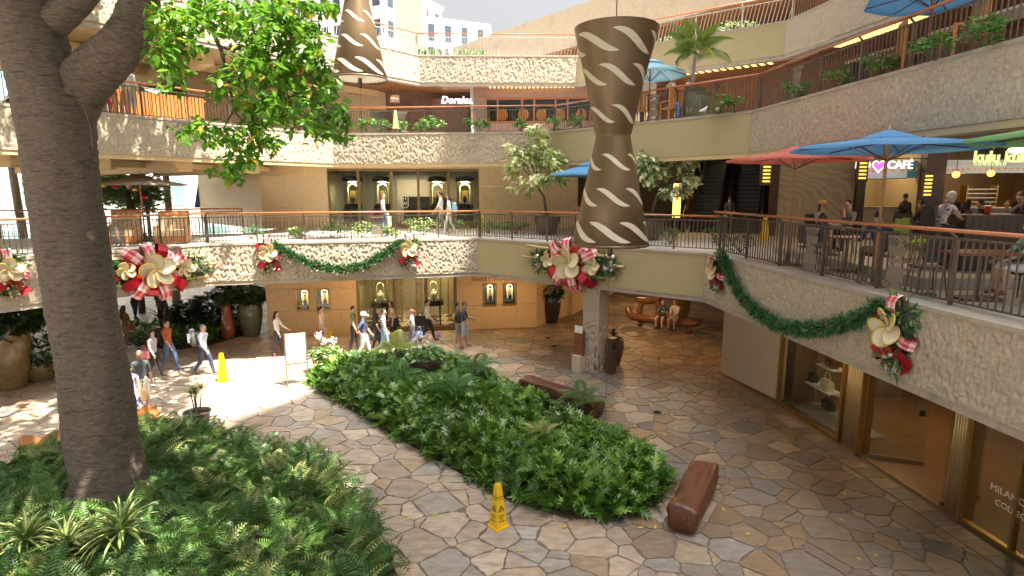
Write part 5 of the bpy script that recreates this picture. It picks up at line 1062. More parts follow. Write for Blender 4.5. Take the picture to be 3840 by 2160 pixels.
# striped dracaenas in pots close to the viewer
WST = strap(6, .05, 1.0); NST = strap(6, .022, 1.0)
for k, (lab, base, tops) in enumerate((('terracotta pot of green and cream striped dracaenas in the fern bed', (235, 2150), ((102, 2035, .6), (255, 2050, .62), (350, 2085, .5))), ('grey pot of tall striped dracaena against the trunk', (440, 2110), ((458, 1995, .68), (400, 2040, .5))))):
    b = PY(base[0], base[1], 8.3); t = pot('dracaena_pot', lab, (b.x, b.y, 0), [(.01, 0), (.26, 0), (.33, b.z - .2), (.36, b.z - .14), (.36, b.z - .02)], mt['terracotta'] if k == 0 else mt['coping'])
    for j, (px, py, sz) in enumerate(tops):
        q = PY(px, py, 8.3 - .05 * j); x, y, z = q.x - b.x, q.y - b.y, q.z
        rosette('leaf_tuft', t, WST, 40, sz, (1.2, -.35), z, (.09, .2, .035), (.17, .3, .06), 60 + j + 5 * k, 'glossleaf', (x, y)); rosette('leaf_tuft', t, NST, 40, sz * .97, (1.2, -.35), z + .012, (.5, .52, .2), (.62, .62, .3), 60 + j + 5 * k, 'leaf', (x, y)); MB().tube([(x * .3, y, b.z - .15), (x * .7, y, (b.z + z) / 2), (x, y, z)], .03, 6).build('stem', mt['bark'], t)
# ------------------------------------------------------------------ bed behind the left walkway
q = in_poly(BED3, 1500, r, .05); n = len(q); o = leaves_obj('leafy_groundcover', LOBED, np.c_[q, r.uniform(.1, .55, n)], r.uniform(0, 6.28, n), r.normal(.4, .4, n), r.normal(0, .4, n), .3 * r.uniform(.6, 1.2, n), cols(n, (.05, .16, .02), (.13, .28, .04), 71), mt['glossleaf'], None, True); o['label'] = 'bright leafy ground cover edging the bed by the red vase'
for k, (x, y, h, s, lab) in enumerate(((-14.0, 24.6, 1.25, .65, 'dark feathery shrub behind the leafy bed by the leaning palm trunk'), (-12.9, 24.4, 1.7, .8, 'tall dark shrub behind the red glazed vase'), (-12.1, 25.2, 2.2, .9, 'dark shrub between the vase and the travertine corner'))):
    t = thing('shrub', lab, 'shrub', (x, y, 0)); MB().tube([(0, 0, 0), (.05, 0, h * .7)], [.05, .02], 6).build('stem', mt['bark'], t); ball_leaves('foliage', (0, 0, h * .62), (s, s * .8, h * .45), 520, LOBED, .36, (.015, .05, .012), (.05, .1, .025), t, 72 + k, mt['glossleaf'])
t = thing('cordyline', 'dark red leaved cordyline in the leafy bed', 'shrub', (-14.6, 23.6, 0)); MB().tube([(0, 0, 0), (0, 0, .8)], .02, 5).build('stem', mt['bark'], t); rosette('foliage', t, STRAP, 30, .75, (1.3, .1), .75, (.09, .02, .025), (.16, .05, .03), 76, 'glossleaf')
t = thing('palm_tree', 'leaning palm trunk rising from the leafy bed to the outside', 'tree', (-14.9, 24.6, 0)); MB().tube([(0, 0, 0), (-.25, .2, .9), (-.8, .6, 2.2), (-1.4, 1.0, 3.6), (-2.2, 1.5, 6)], [.26, .22, .2, .18, .16], 14).build('trunk', mt['bark'], t, True)
rosette('crown', t, PALM, 12, 1.6, (.7, -.2), 6.0, (.05, .13, .03), (.12, .22, .05), 77, 'leaf', (-2.2, 1.5))
# ------------------------------------------------------------------ plants along the decks
def shrub(label, loc, rad, n, sz, c0, c1, seed, third=None, p3=.1, cat='plant', name='deck_plant', grp=None):
    t = thing(name, label, cat, loc, 0, grp)
    for k in range(3): a = R(120 * k + seed * 31); MB().tube([(0, 0, 0), (rad[0] * .4 * math.cos(a), rad[1] * .4 * math.sin(a), rad[2] * .6), (rad[0] * .8 * math.cos(a), rad[1] * .8 * math.sin(a), rad[2] * 1.3)], [.018, .012, .006], 5).build('stem', mt['bark'], t)
    ball_leaves('foliage', (0, 0, rad[2]), rad, n, LEAF, sz, c0, c1, t, seed, mt['leaf'], third, p3, clumps=9); return t
SL = [('sunlit straggly shrub at the left end of the jeweller railing', 1110, 905, .32), ('sprawling pale shrub in front of the jeweller storefront railing', 1230, 900, .5), ('low flowering shrub beside the woman with shopping bags', 1345, 898, .42), ('small shrub behind the railing before the bronze door', 1460, 895, .38), ('dense round shrub under the walking couple', 1580, 890, .5), ('leafy shrub right of the walking couple', 1680, 885, .45), ('green shrub beside the yellow floor cone on the deck', 1830, 884, .45), ('green shrub next to the big dark pot on the deck', 1935, 886, .4)]
for k, (lab, px, py, s) in enumerate(SL):
    p = P(px, py - 10, 4.3); shrub(lab, (p.x, p.y + .5, 4.27), (s * 1.7, s * .7, s * .75), 380, .125, (.10, .2, .04), (.28, .38, .12), 80 + k, (.6, .62, .4), .12)
for k, (lab, px, py) in enumerate((('sprig of bare twigs and leaves on the olive parapet railing', 2520, 925), ('dark shrub at the parapet corner above the garland end', 2700, 930), ('dark shrub beside the cafe railing post', 2790, 960), ('pale sprout behind the left deck railing', 905, 905))):
    p = P(px, py - 10, 4.3); shrub(lab, (p.x + .1, p.y + .55, 4.27), (.5, .35, .34), 170, .11, (.03, .09, .02), (.08, .17, .04), 95 + k)
for k, (lab, px, py) in enumerate((('leafy sprout on the upper deck below the dress shop letters', 1360, 485), ('low green clump on the upper deck before the dress shop window', 1415, 488), ('leafy clump next to the pale floor cone upstairs', 1485, 487), ('green clump left of the script restaurant sign', 1570, 487), ('tall leafy plant by the restaurant entry', 1630, 480), ('bluish leafy plant before the restaurant sign block', 1750, 485), ('leafy plant at the orange window corner', 1800, 485), ('bright green clump under the orange window', 1950, 483), ('green clump left of the hourglass lantern neck', 2075, 480), ('leafy plant right of the hanging lantern upstairs', 2160, 470), ('lush plant behind the white birds', 2760, 410), ('lush green plant at the upper parapet corner', 2700, 415), ('green plant by the slotted panel of the dining terrace', 2990, 360), ('green plant between the timber chairs', 3160, 320), ('broad leafed plant before the second timber chair', 3330, 270), ('broad leafed plant near the upper parapet end', 3560, 195), ('spreading plant at the end of the dining terrace rail', 3740, 130))):
    p = P(px, py, 8.5); shrub(lab, (p.x, p.y, 8.47) if False else (p.x + (.15 if px > 2400 else 0), p.y + .55, 8.47), (.4, .35, .3), 150, .13, (.05, .15, .02), (.14, .28, .05), 110 + k)
for k, (lab, px, py) in enumerate((('spiky plant on the top deck corner', 1600, 205), ('row of agave leaves on the top deck', 1760, 212), ('flowering trailing plant on the olive top deck parapet', 2450, 190), ('pale trailing plant on the top deck behind the palm', 2560, 165), ('trailing plant near the dark end of the top deck', 2790, 115))):
    p = P(px, py, 12.7); t = thing('deck_plant', lab, 'plant', (p.x, p.y + .8, 12.67))
    if k < 2:
        for j in range(4): rosette('foliage', t, STRAP, 16, .7, (1.3, .4), .05, (.08, .17, .05), (.16, .26, .08), 140 + k * 5 + j, 'leaf', (j * .4 - .6, 0))
    else: ball_leaves('foliage', (0, 0, .3), (.9, .4, .35), 200, LEAF, .16, (.09, .2, .04), (.3, .38, .15), t, 140 + k, mt['leaf'])
# potted variegated trees on the second deck
def pot_tree(label, base, pts, clus, seed, lit):
    t = pot('potted_tree', label, base, [(.01, 0), (.35, 0), (.40, .1), (.55, .62), (.55, .7), (.60, .75)], mt['glaze_brown'], 'tree')
    o = Vector(base); tr = [Vector(p) - o for p in pts]; MB().tube([(0, 0, .6)] + tr, [.07] + [.05 - .03 * i / len(tr) for i in range(len(tr))], 8).build('trunk', mt['bark'], t, True)
    rosette('skirt_foliage', t, STRAP, 60, .38, (1.0, .1), .76, (.05, .12, .03), (.12, .22, .06), seed, 'leaf')
    for k, (px, py, rx, ry, n) in enumerate(clus):
        c = PY(px, py, base[1] + random.uniform(-.2, .2)) - o; s_ = base[1] / FPX
        ball_leaves('crown', c, (rx * s_ * 1.25, rx * s_, ry * s_ * 1.25), int(n * 1.9), LEAF, .27, (.2, .32, .06) if lit else (.10, .21, .05), (.55, .6, .22) if lit else (.34, .42, .17), t, seed + k, mt['leaf'], (.85, .84, .55), .5, pitch=(-1.1, .1), shell=.2, clumps=7)  # brighter leaf colours stand in for sun on the lit tree
        MB().tube([tr[-1], (tr[-1] + c) / 2 + Vector((0, 0, .05)), c], [.025, .018, .01], 5).build('branch', mt['bark'], t)
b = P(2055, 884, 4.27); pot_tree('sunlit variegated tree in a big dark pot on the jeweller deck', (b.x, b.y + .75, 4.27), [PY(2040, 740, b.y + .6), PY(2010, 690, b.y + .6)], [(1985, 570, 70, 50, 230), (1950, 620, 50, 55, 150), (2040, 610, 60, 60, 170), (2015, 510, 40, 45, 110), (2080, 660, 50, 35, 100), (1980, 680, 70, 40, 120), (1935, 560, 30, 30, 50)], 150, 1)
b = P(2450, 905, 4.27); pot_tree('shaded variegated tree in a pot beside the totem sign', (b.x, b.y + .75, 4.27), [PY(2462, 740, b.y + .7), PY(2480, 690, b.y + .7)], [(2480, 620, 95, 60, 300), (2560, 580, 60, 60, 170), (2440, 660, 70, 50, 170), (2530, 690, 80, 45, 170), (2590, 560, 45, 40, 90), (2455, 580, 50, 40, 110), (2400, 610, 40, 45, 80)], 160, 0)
# palm in a green pot on the upper deck
b = P(2612, 445, 8.47); t = pot('palm_pot', 'young fan of palm fronds in a ribbed green pot on the upper deck', (b.x + .2, b.y + 1.3, 8.47), [(.01, 0), (.5, 0), (.62, .3), (.66, .85), (.62, .95), (.68, 1.0)], mt['glaze_green'], 'palm'); o = Vector(t.location); tp2 = PY(2608, 195, o.y) - o
MB().tube([(0, 0, .9), (0, 0, 1.8), tp2], [.08, .065, .05], 10).build('trunk', mt['coping'], t, True); rosette('crown', t, PALM, 15, 1.45, (1.35, -.35), tp2.z, (.08, .17, .025), (.24, .32, .05), 171, 'leaf', (tp2.x, tp2.y), (.4, .36, .06), .15); ball_leaves('skirt_foliage', (0, 0, 1.05), (.62, .62, .18), 260, LEAF, .13, (.05, .14, .03), (.12, .24, .05), t, 172, mt['leaf'])
# fallen yellow leaves
r = np.random.default_rng(9); lm = np_mesh('fallen_leaf', LEAF[0] * .11, LEAF[1], M('fallen_yellow', (.55, .42, .05), .6, var=.2)); k = 0
while k < 60:
    x, y = r.uniform(-6, 7), r.uniform(8.6, 19)
    if inside((x, y), BED1) or inside((x, y), BED2): continue
    o = link('fallen_leaf', lm, None, (x, y, .045)); o.rotation_euler = (0, 0, r.uniform(0, 6.28)); s = r.uniform(.7, 1.3); o.scale = (s, s, s); tag(o, 'small yellow leaf fallen on the flagstones', 'leaf', 'fallen leaves on the pavement'); k += 1
# ------------------------------------------------------------------ garlands and plumeria sprays
NEEDLE = tri_template([(0, 0, 0), (.10, .5, .02), (0, 1, 0), (-.10, .5, .02)], [(0, 1, 2), (0, 2, 3)])
mt['needle'] = M('needles', (.02, .07, .03), .6, attr=True, trans=.1); mt['berry'] = M('berry_red', (.5, .02, .02), .3)
def wall_frame(lev, seg): return lev[seg], lev[seg + 1]
def garland(label, lev, seg, pts, rad, n, seed):
    p0, p1 = wall_frame(lev, seg); o, L_, a = frame2(p0, p1); t = thing('garland', label, 'garland', (*o, 0), a); r = np.random.default_rng(seed)
    path = [Vector((*onplane(x, y, p0, p1), 0)) for x, y in pts]; path = [Vector((p.x, -rad * .8, p.y)) for p in path]
    MB().tube(path, rad * .45, 8).build('core', M('garland_core', (.015, .045, .02), .9), t)
    cum = [0]
    for i in range(len(path) - 1): cum.append(cum[-1] + (path[i + 1] - path[i]).length)
    s = np.sort(r.random(n)) * cum[-1]; pos = np.zeros((n, 3)); PP = np.array([tuple(p) for p in path])
    for k in range(3): pos[:, k] = np.interp(s, cum, PP[:, k])
    d = r.normal(size=(n, 3)); d /= np.linalg.norm(d, axis=1)[:, None]; d[:, 1] = -np.abs(d[:, 1]) * .9; bulge = 1 + .35 * np.sin(s * 14 + seed) * r.random(n); pos += d * (rad * (.25 + .45 * r.random(n)) * bulge)[:, None]
    leaves_obj('needles', NEEDLE, pos, np.arctan2(-d[:, 0], d[:, 1]) + r.normal(0, .5, n), np.arcsin(np.clip(d[:, 2], -1, 1)) + r.normal(0, .4, n), r.normal(0, .8, n), rad * .62 * r.uniform(.7, 1.25, n) * bulge, cols(n, (.02, .10, .035), (.06, .19, .06), seed, (.16, .28, .07), .18), mt['needle'], t)['kind'] = 'stuff'
    b = MB().ball((0, 0, 0), .022, 6).mesh('berry', mt['berry'])
    for k in range(16):
        j = r.integers(0, n); link('berry', b, t, tuple(pos[j] + np.array([0, -rad * .5, r.normal() * .05])))
garland('short sunlit green garland swagged on the jeweller parapet', L2, 1, [(1040, 925), (1068, 938), (1130, 974), (1206, 999), (1288, 1009), (1360, 994), (1426, 958), (1487, 917), (1510, 905)], .17, 8500, 1)
garland('long dark green garland swagged on the cafe parapet', L2, 3, [(2725, 950), (2740, 968), (2764, 1045), (2808, 1117), (2861, 1170), (2938, 1219), (3035, 1238), (3131, 1228), (3228, 1204), (3300, 1172), (3340, 1140)], .165, 10000, 2)
mt['fabric'] = M('cream_fabric', (.66, .58, .42), .9, var=.3, vscale=60); mt['petaledge'] = M('petal_gold', (.6, .4, .07), .6); mt['rw'] = M('ribbon_white', (.8, .62, .6), .7); mt['rp'] = M('ribbon_pink', (.68, .24, .26), .7); mt['rr'] = M('ribbon_red', (.45, .03, .045), .6); mt['glit'] = M('glitter_red', (.38, .01, .02), .28, .3, var=.6, vscale=90); mt['bamboo'] = M('bamboo', (.48, .33, .15), .5, var=.2, stretch=(1, 1, 1)); mt['b_red'] = M('bauble_red', (.5, .02, .01), .12, .5); mt['b_silver'] = M('bauble_silver', (.5, .48, .46), .25, .7); mt['b_green'] = M('bauble_green', (.01, .16, .04), .15, .5); mt['b_gold'] = M('bauble_gold', (.55, .38, .1), .2, .8)
def plumeria(parent, c, s, rot=0):
    f = link('plumeria', None, parent, c)
    for k in range(5):
        a = rot + 2 * math.pi * k / 5; n = 14; V = [(0, 0, 0)]; ring = []
        for i in range(n):
            u = 2 * math.pi * i / n; l = .27 + .27 * math.cos(u); w = .235 * math.sin(u); l_, w_ = l * s * 1.85 * .5, w * s * 1.85 * .5
            x = l_ * math.cos(a) - w_ * math.sin(a); z = l_ * math.sin(a) + w_ * math.cos(a); y = -.10 * s * (l / .54) ** 1.5 + .10 * s * math.sin(u) - .02 * k * s * .3; ring.append((x, y, z))
        cx = tuple(sum(q[j] for q in ring) / n for j in range(3)); V = [(cx[0], cx[1] + .045 * s, cx[2])] + ring
        MB().add(V, [(0, 1 + i, 1 + (i + 1) % n) for i in range(n)]).build('petal', mt['fabric'], f, True)
        MB().tube(ring + [ring[0]], .013 * s + .003, 5, cap=False).build('petal_edge', mt['petaledge'], f)
def ribbon(parent, c, ang, ln, w, glit=False, curl=1.0, tail=False):
    nu, nv = (9, 4); V = []; F = []; mi = []; ux, uz = math.cos(ang), math.sin(ang)
    for i in range(nu + 1):
        t = i / nu
        if tail: l, out = t * ln, -.05 - .05 * math.sin(t * 7)
        else: th = math.pi * 1.75 * t; l, out = ln * .5 * (1 - math.cos(th)), -.02 - ln * .42 * curl * math.sin(th) if th < math.pi else -.02 + ln * .12 * math.sin(th - math.pi)
        for j in range(nv + 1):
            s = (j / nv - .5) * w * (1 if not (tail and i == nu) else .95); V.append((c[0] + ux * l - uz * s, c[1] + out, c[2] + uz * l + ux * s))
    m = MB()
    for i in range(nu):
        for j in range(nv): m.add([V[i * (nv + 1) + j], V[(i + 1) * (nv + 1) + j], V[(i + 1) * (nv + 1) + j + 1], V[i * (nv + 1) + j + 1]], [(0, 1, 2, 3)], 0 if glit else (i % 2 + j % 2))
    return m.build('ribbon', mt['glit'] if glit else [mt['rw'], mt['rp'], mt['rr']], parent)
def greens(parent, c, rx, rz_, n, seed, sz=.16):
    r = np.random.default_rng(seed); d = r.normal(size=(n, 3)); d /= np.linalg.norm(d, axis=1)[:, None]; d[:, 1] = -np.abs(d[:, 1]); rr = r.random(n) ** .6; pos = np.array(c) + d * rr[:, None] * np.array([rx, .12, rz_])
    leaves_obj('greenery', NEEDLE, pos, np.arctan2(-d[:, 0], d[:, 1]) + r.normal(0, .6, n), np.arcsin(np.clip(d[:, 2], -1, 1)) + r.normal(0, .5, n), r.normal(0, .8, n), sz * r.uniform(.7, 1.3, n), cols(n, (.02, .08, .03), (.08, .18, .05), seed, (.16, .26, .06), .2), mt['needle'], parent)
def baubles(parent, lst):
    for x, z, rad, m in lst:
        MB().ball((x, -.16, z), rad, 10).build('bauble', mt[m], parent, True)
def white_flowers(parent, c, n, seed, s=.09):
    r = np.random.default_rng(seed); pos = np.array(c) + r.normal(0, .07, (n, 3)) * [1, .3, 1]; leaves_obj('white_leaves', LEAF, pos, r.uniform(0, 6.28, n), r.uniform(-.8, .8, n), r.normal(0, .7, n), s * r.uniform(.8, 1.2, n), cols(n, (.7, .7, .68), (.85, .85, .83), seed), mt['petal'], parent)
def drop(label, lev, seg, px, py, s, seed):
    p0, p1 = wall_frame(lev, seg); x, z = onplane(px, py, p0, p1); o, L_, a = frame2(p0, p1); q = o + (Vector(p1) - Vector(p0)).normalized() * x
    t = thing('plumeria_drop', label, 'decoration', (q.x, q.y, z), a); r = random.Random(seed)
    greens(t, (.06 * s, -.05, .22 * s), .32 * s, .3 * s, 220, seed, .2 * s); greens(t, (0, -.05, -.4 * s), .2 * s, .35 * s, 140, seed + 1, .2 * s)
    ribbon(t, (0, -.06, .2 * s), R(88), .36 * s, .2 * s); ribbon(t, (-.1 * s, -.05, .1 * s), R(150), .36 * s, .18 * s, True); ribbon(t, (-.1 * s, -.05, -.05 * s), R(185), .3 * s, .17 * s); ribbon(t, (.12 * s, -.05, -.1 * s), R(-20), .34 * s, .18 * s); ribbon(t, (-.05 * s, -.05, -.2 * s), R(230), .34 * s, .17 * s)
    ribbon(t, (-.06 * s, -.05, -.32 * s), R(215), .38 * s, .22 * s, True); ribbon(t, (.08 * s, -.05, -.3 * s), R(-55), .46 * s, .24 * s, True, tail=True); ribbon(t, (.02, -.04, -.3 * s), R(250), .42 * s, .2 * s, True, tail=True)
    plumeria(t, (0, -.24, 0), .66 * s, R(seed * 23)); baubles(t, [(0, -.35 * s, .07 * s, 'b_red'), (-.06 * s, -.5 * s, .06 * s, 'b_gold'), (.05 * s, -.44 * s, .05 * s, 'b_silver'), (-.02 * s, -.64 * s, .05 * s, 'b_gold')]); white_flowers(t, (.05 * s, -.14, -.6 * s), 22, seed, .12 * s)
def spray(label, lev, seg, px, py, s, seed):
    p0, p1 = wall_frame(lev, seg); x, z = onplane(px, py, p0, p1); o, L_, a = frame2(p0, p1); q = o + (Vector(p1) - Vector(p0)).normalized() * x
    t = thing('plumeria_spray', label, 'decoration', (q.x, q.y, z), a)
    for (x0, z0, x1, z1) in ((-2.05, .08, 1.95, .02), (-1.85, .48, 1.5, .3), (-1.2, -.35, 1.65, -.38)):
        m = MB(); pts = [Vector((x0, -.13, z0)).lerp(Vector((x1, -.13, z1)), k / 12) for k in range(13)]; m.tube(pts, [.05 if k % 3 else .056 for k in range(13)], 10); m.build('bamboo_cane', mt['bamboo'], t, True)
    greens(t, (-1.05, -.06, 0), .65, .35, 420, seed, .24); greens(t, (1.1, -.06, 0), .65, .35, 420, seed + 1, .24); greens(t, (0, -.05, 0), .8, .5, 300, seed + 2, .26)
    for ang, ln, g_, tl in ((100, .62, 0, 0), (135, .75, 0, 0), (70, .62, 1, 0), (28, .75, 0, 0), (50, .5, 0, 0), (210, .7, 1, 0), (236, .75, 0, 0), (262, .6, 1, 0), (285, .78, 0, 0), (320, .85, 1, 0), (335, .6, 0, 0), (155, .6, 1, 0)):
        an = R(ang); ribbon(t, (.38 * math.cos(an), -.07, .26 * math.sin(an)), an, ln * .95, .3, bool(g_))
    plumeria(t, (0, -.36, 0), 1.08, R(100)); plumeria(t, (-.82, -.3, .08), .55, R(40)); plumeria(t, (.88, -.3, -.02), .6, R(70))
    baubles(t, [(-1.35, .12, .11, 'b_silver'), (-.98, .3, .1, 'b_green'), (-1.05, -.12, .12, 'b_red'), (1.3, -.08, .12, 'b_silver'), (.95, -.2, .13, 'b_red'), (.85, -.42, .1, 'b_green'), (1.55, .3, .09, 'b_silver')]); white_flowers(t, (1.45, -.15, .0), 40, seed, .16); white_flowers(t, (-1.25, -.15, -.08), 40, seed + 1, .16)
spray('wide plumeria and gingham ribbon spray with bamboo on the olive parapet', L2, 2, 2150, 985, 1, 11)
spray('plumeria and gingham ribbon spray with bamboo half hidden by the trunk', L2, 0, 568, 1012, 1, 12)
drop('plumeria drop with gingham ribbons where the short garland starts', L2, 1, 1008, 945, .95, 3); drop('sunlit plumeria drop where the short garland ends', L2, 1, 1530, 930, .95, 4)
drop('large plumeria drop with glitter ribbon at the end of the long garland', L2, 3, 3376, 1228, 1.0, 5); drop('narrow plumeria drop at the corner where the long garland begins', L2, 3, 2702, 1010, .85, 6); drop('plumeria drop with red ribbon left of the trunk', L2, 0, 25, 1010, 1.0, 7)
# coil of green wire on the coping
p = P(3480, 1112, 4.31); t = MB(); t.tube([(p.x + .12 * (1 + .1 * math.sin(k)) * math.cos(k * .55), p.y + .1 * math.sin(k * .55), 4.33 + .008 * (k % 5)) for k in range(60)], .006, 4); tag(t.build('wire_coil', M('wire_green', (.01, .12, .06), .5)), 'coil of green wire lying on the cafe coping', 'wire')
# wreath arch with baubles on the left terrace
wc = PY(455, 762, 21.6); t = thing('bauble_wreath', 'arched evergreen wreath with red and gold baubles on the left terrace', 'wreath', wc); r = np.random.default_rng(4)
pts = [Vector((1.0 * math.cos(R(a)), 0, .72 * math.sin(R(a)))) for a in range(-5, 190, 15)]; MB().tube(pts, .14, 8).build('core', M('wreath_core', (.015, .04, .02), .9), t); n = 1500; k = r.random(n) * (len(pts) - 1.01); i = k.astype(int); f = k - i; PP = np.array([tuple(p) for p in pts]); d = r.normal(size=(n, 3)); d /= np.linalg.norm(d, axis=1)[:, None]
leaves_obj('needles', NEEDLE, PP[i] * (1 - f)[:, None] + PP[i + 1] * f[:, None] + d * .1, r.uniform(0, 6.28, n), r.uniform(-1.5, 1.5, n), r.normal(0, .8, n), .2 * r.uniform(.7, 1.2, n), cols(n, (.02, .06, .02), (.06, .12, .03), 4), mt['needle'], t)['kind'] = 'stuff'
for a, rd, m in ((90, .2, 'b_red'), (62, .13, 'b_gold'), (45, .13, 'b_gold'), (18, .13, 'b_red'), (118, .11, 'b_gold'), (138, .14, 'b_gold'), (165, .1, 'b_red')): MB().ball((1.0 * math.cos(R(a)), -.14, .72 * math.sin(R(a))), rd, 12).build('bauble', mt[m], t, True)
for x in (-.9, .9): MB().box((x, .05, (4.26 - wc.z) / 2), (.08, .08, wc.z - 4.26)).build('stand', mt['metal'], t)
# ------------------------------------------------------------------ parasols
def parasol(label, loc, zrim, ztop, rad, col, rz=0, pole=None, base=True):
    t = thing('parasol', label, 'parasol', loc, rz); m = M('canvas', col, .85, var=.06, vscale=3, trans=.25); H0 = zrim - loc[2]; H1 = ztop - loc[2]
    for k in range(8):
        a0, a1 = R(45 * k), R(45 * k + 45); n = 5; V = []
        for i in range(n + 1):
            s = i / n; rr = .22 + (rad - .22) * s; z = H1 - .12 - (H1 - .12 - H0) * s
            for j in range(4):
                u = j / 3; a = a0 + (a1 - a0) * u; sag = .012 * math.sin(math.pi * u) * s; q = rr * (1 - .07 * math.sin(math.pi * u)); V.append((q * math.cos(a), q * math.sin(a), z - sag))
        F = [(i * 4 + j, i * 4 + j + 1, i * 4 + j + 5, i * 4 + j + 4) for i in range(n) for j in range(3)]
        e = n * 4; V += [(V[e + j][0], V[e + j][1], V[e + j][2] - .05) for j in range(4)]; F += [(e + j, e + j + 1, e + 5 + j, e + 4 + j) for j in range(3)]
        MB().add(V, F).build('canopy_panel', m, t, True)
        MB().tube([(.04, 0, H1 - .2), (rad * math.cos(a0) * .98, rad * math.sin(a0) * .98, H0 - .0)], .012, 5).build('rib', mt['darkwood'], t); MB().tube([(0, 0, H0 - .25), (rad * .5 * math.cos(a0), rad * .5 * math.sin(a0), H0 + (H1 - H0) * .42)], .01, 4).build('strut', mt['darkwood'], t)
    MB().lathe([(.5, H1 - .15), (.3, H1 - .07), (.06, H1)], 8, cap=False).build('vent_cap', m, t); MB().tube([(0, 0, H1 - .02), (0, 0, H1 + .1)], .025, 8).build('finial', mt['b_silver'], t)
    MB().tube([(0, 0, .1), (0, 0, H1 - .05)], .03, 10).build('pole', pole or mt['terracotta'], t); MB().lathe([(.01, 0), (.3, 0), (.3, .05), (.06, .1), (.05, .3)], 18).build('base', mt['metal'], t)
    return t
def um(label, px, apex, rim, y, rad, col, z0=4.26, rz=0):
    p = PY(px, apex, y); parasol(label, (p.x, y, z0), PY(px, rim, y).z, p.z, rad, col, rz)
um('red parasol over the cafe tables by the mural', 2987, 548, 596, 14.2, 1.6, (.60, .16, .12), rz=.2); um('bright blue parasol over the cafe tables', 3335, 488, 552, 11.0, 1.68, (.12, .32, .60), rz=.1)
p = PY(4150, 470, 8.6); parasol('green parasol at the cafe end', (p.x, 8.6, 4.26), PY(3660, 508, 8.6).z, 7.19, 1.65, (.2, .42, .18), .3)
um('blue parasol half hidden by the hourglass lantern', 2215, 606, 655, 22.6, 1.6, (.10, .30, .5), rz=.2)
um('pale blue parasol beside the palm on the upper deck', 2440, 222, 280, 22.2, 1.35, (.30, .52, .62), 8.47); p = PY(3450, -30, 13.0); parasol('blue parasol at the top of the dining terrace', (p.x + .3, 13.0, 8.47), PY(3400, -15, 13).z, PY(3400, -80, 13).z, 1.3, (.12, .32, .60))
um('taupe parasol over the lounge armchairs on the left terrace', 520, 652, 690, 21.0, 1.55, (.21, .17, .13))
um('teal parasol behind the timber screen', 470, 312, 372, 32.5, 2.6, (.01, .16, .14), 8.47); um('teal parasol beyond the end of the timber screen', 700, 345, 390, 34.0, 2.0, (.01, .16, .14), 8.47, .4)
# timber screen on the upper left deck
a, b = rseg(L3, 0, 1.0); A = P(418, 425, 8.5).xy; B = P(840, 462, 8.5).xy; nb_ = (Vector(b) - Vector(a)).normalized(); nb_ = Vector((-nb_.y, nb_.x)); A = A + nb_ * 1.2; B = B + nb_ * 1.2
t = thing('timber_screen', 'orange timber slat screen along the upper left deck', 'screen', (*A, 8.47), math.atan2((B - A).y, (B - A).x)); L_ = (B - A).length; sm = MB().box((0, 0, .5), (.15, .03, .98)).mesh('slat', mt['orangewood'])
for k in range(int(L_ / .165)): link('slat', sm, t, (k * .165 + .08, random.uniform(-.01, .01), 0))
for z in (.15, .9): MB().box((L_ / 2, .04, z), (L_, .05, .07)).build('cross_rail', mt['orangewood'], t)
# ------------------------------------------------------------------ floor cones, sign stand
mt['yellow'] = M('cone_yellow', (.85, .52, .01), .4, var=.05); mt['ink'] = M('print_black', (.03, .02, .015), .6); mt['cone_red'] = M('print_red', (.55, .06, .02), .5)
def cone(label, loc, rz, h=.9, txt=True, ym=None):
    yel = ym or mt['yellow']
    t = thing('floor_cone', label, 'safety cone', loc, rz); s = h / .9
    m = MB(); m.box((0, 0, .03 * s), (.31 * s, .31 * s, .06 * s)); V = [(x * w, y * w, z * s) for z, w in ((.06, .125 * s), (.88, .05 * s), (.9, .042 * s)) for x, y in ((-1, -1), (1, -1), (1, 1), (-1, 1))]
    m.build('base', yel, t); MB().add(V, [(r_ * 4 + i, r_ * 4 + (i + 1) % 4, r_ * 4 + 4 + (i + 1) % 4, r_ * 4 + 4 + i) for r_ in range(2) for i in range(4)] + [(8, 9, 10, 11)]).build('body', yel, t)
    MB().box((0, 0, .9 * s), (.03, .03, .008)).build('top_hole', mt['cone_red'], t)
    if txt:
        for q in range(2):
            def put(o, z, x=0): 
                o.rotation_euler = (R(90) - math.atan(.075 / .82), 0, -q * math.pi / 2); yy = -(.125 - .075 * (z - .06) / .82) - .004; o.location = (yy * math.sin(-q * math.pi / 2) * -1 if q else x, yy if not q else x, z)
                if q: o.location = (yy, -x, z); o.rotation_euler = (R(90) - math.atan(.075 / .82), 0, R(-90))
            for w_, z, sz in (('CAUTION', .62, .034), ('Wet Floor', .575, .032), ('Cuidado', .27, .04), ('Piso', .22, .04), ('Mojado', .17, .04)): put(text('lettering', w_, sz, mt['ink'], t, (0, 0, 0), ext=.001, align='CENTER'), z)
            m = MB(); pts = [(-.06, 0, 0), (.06, 0, 0), (0, .1, 0)]
            for i in range(3): m.bar(pts[i], pts[(i + 1) % 3], .01, .004)
            m.bar((-.02, .02, 0), (.01, .055, 0), .012, .004); m.bar((.01, .055, 0), (.03, .02, 0), .01, .004); o_ = m.build('warning_mark', mt['ink'], t); put(o_, .37)
    return t
b = P(1868, 1978); cone('yellow caution cone on the walkway beside the island bed', b, R(38), .86); b = P(838, 1432); cone('tall yellow wet floor cone by the man with backpack', b, R(12), .95)
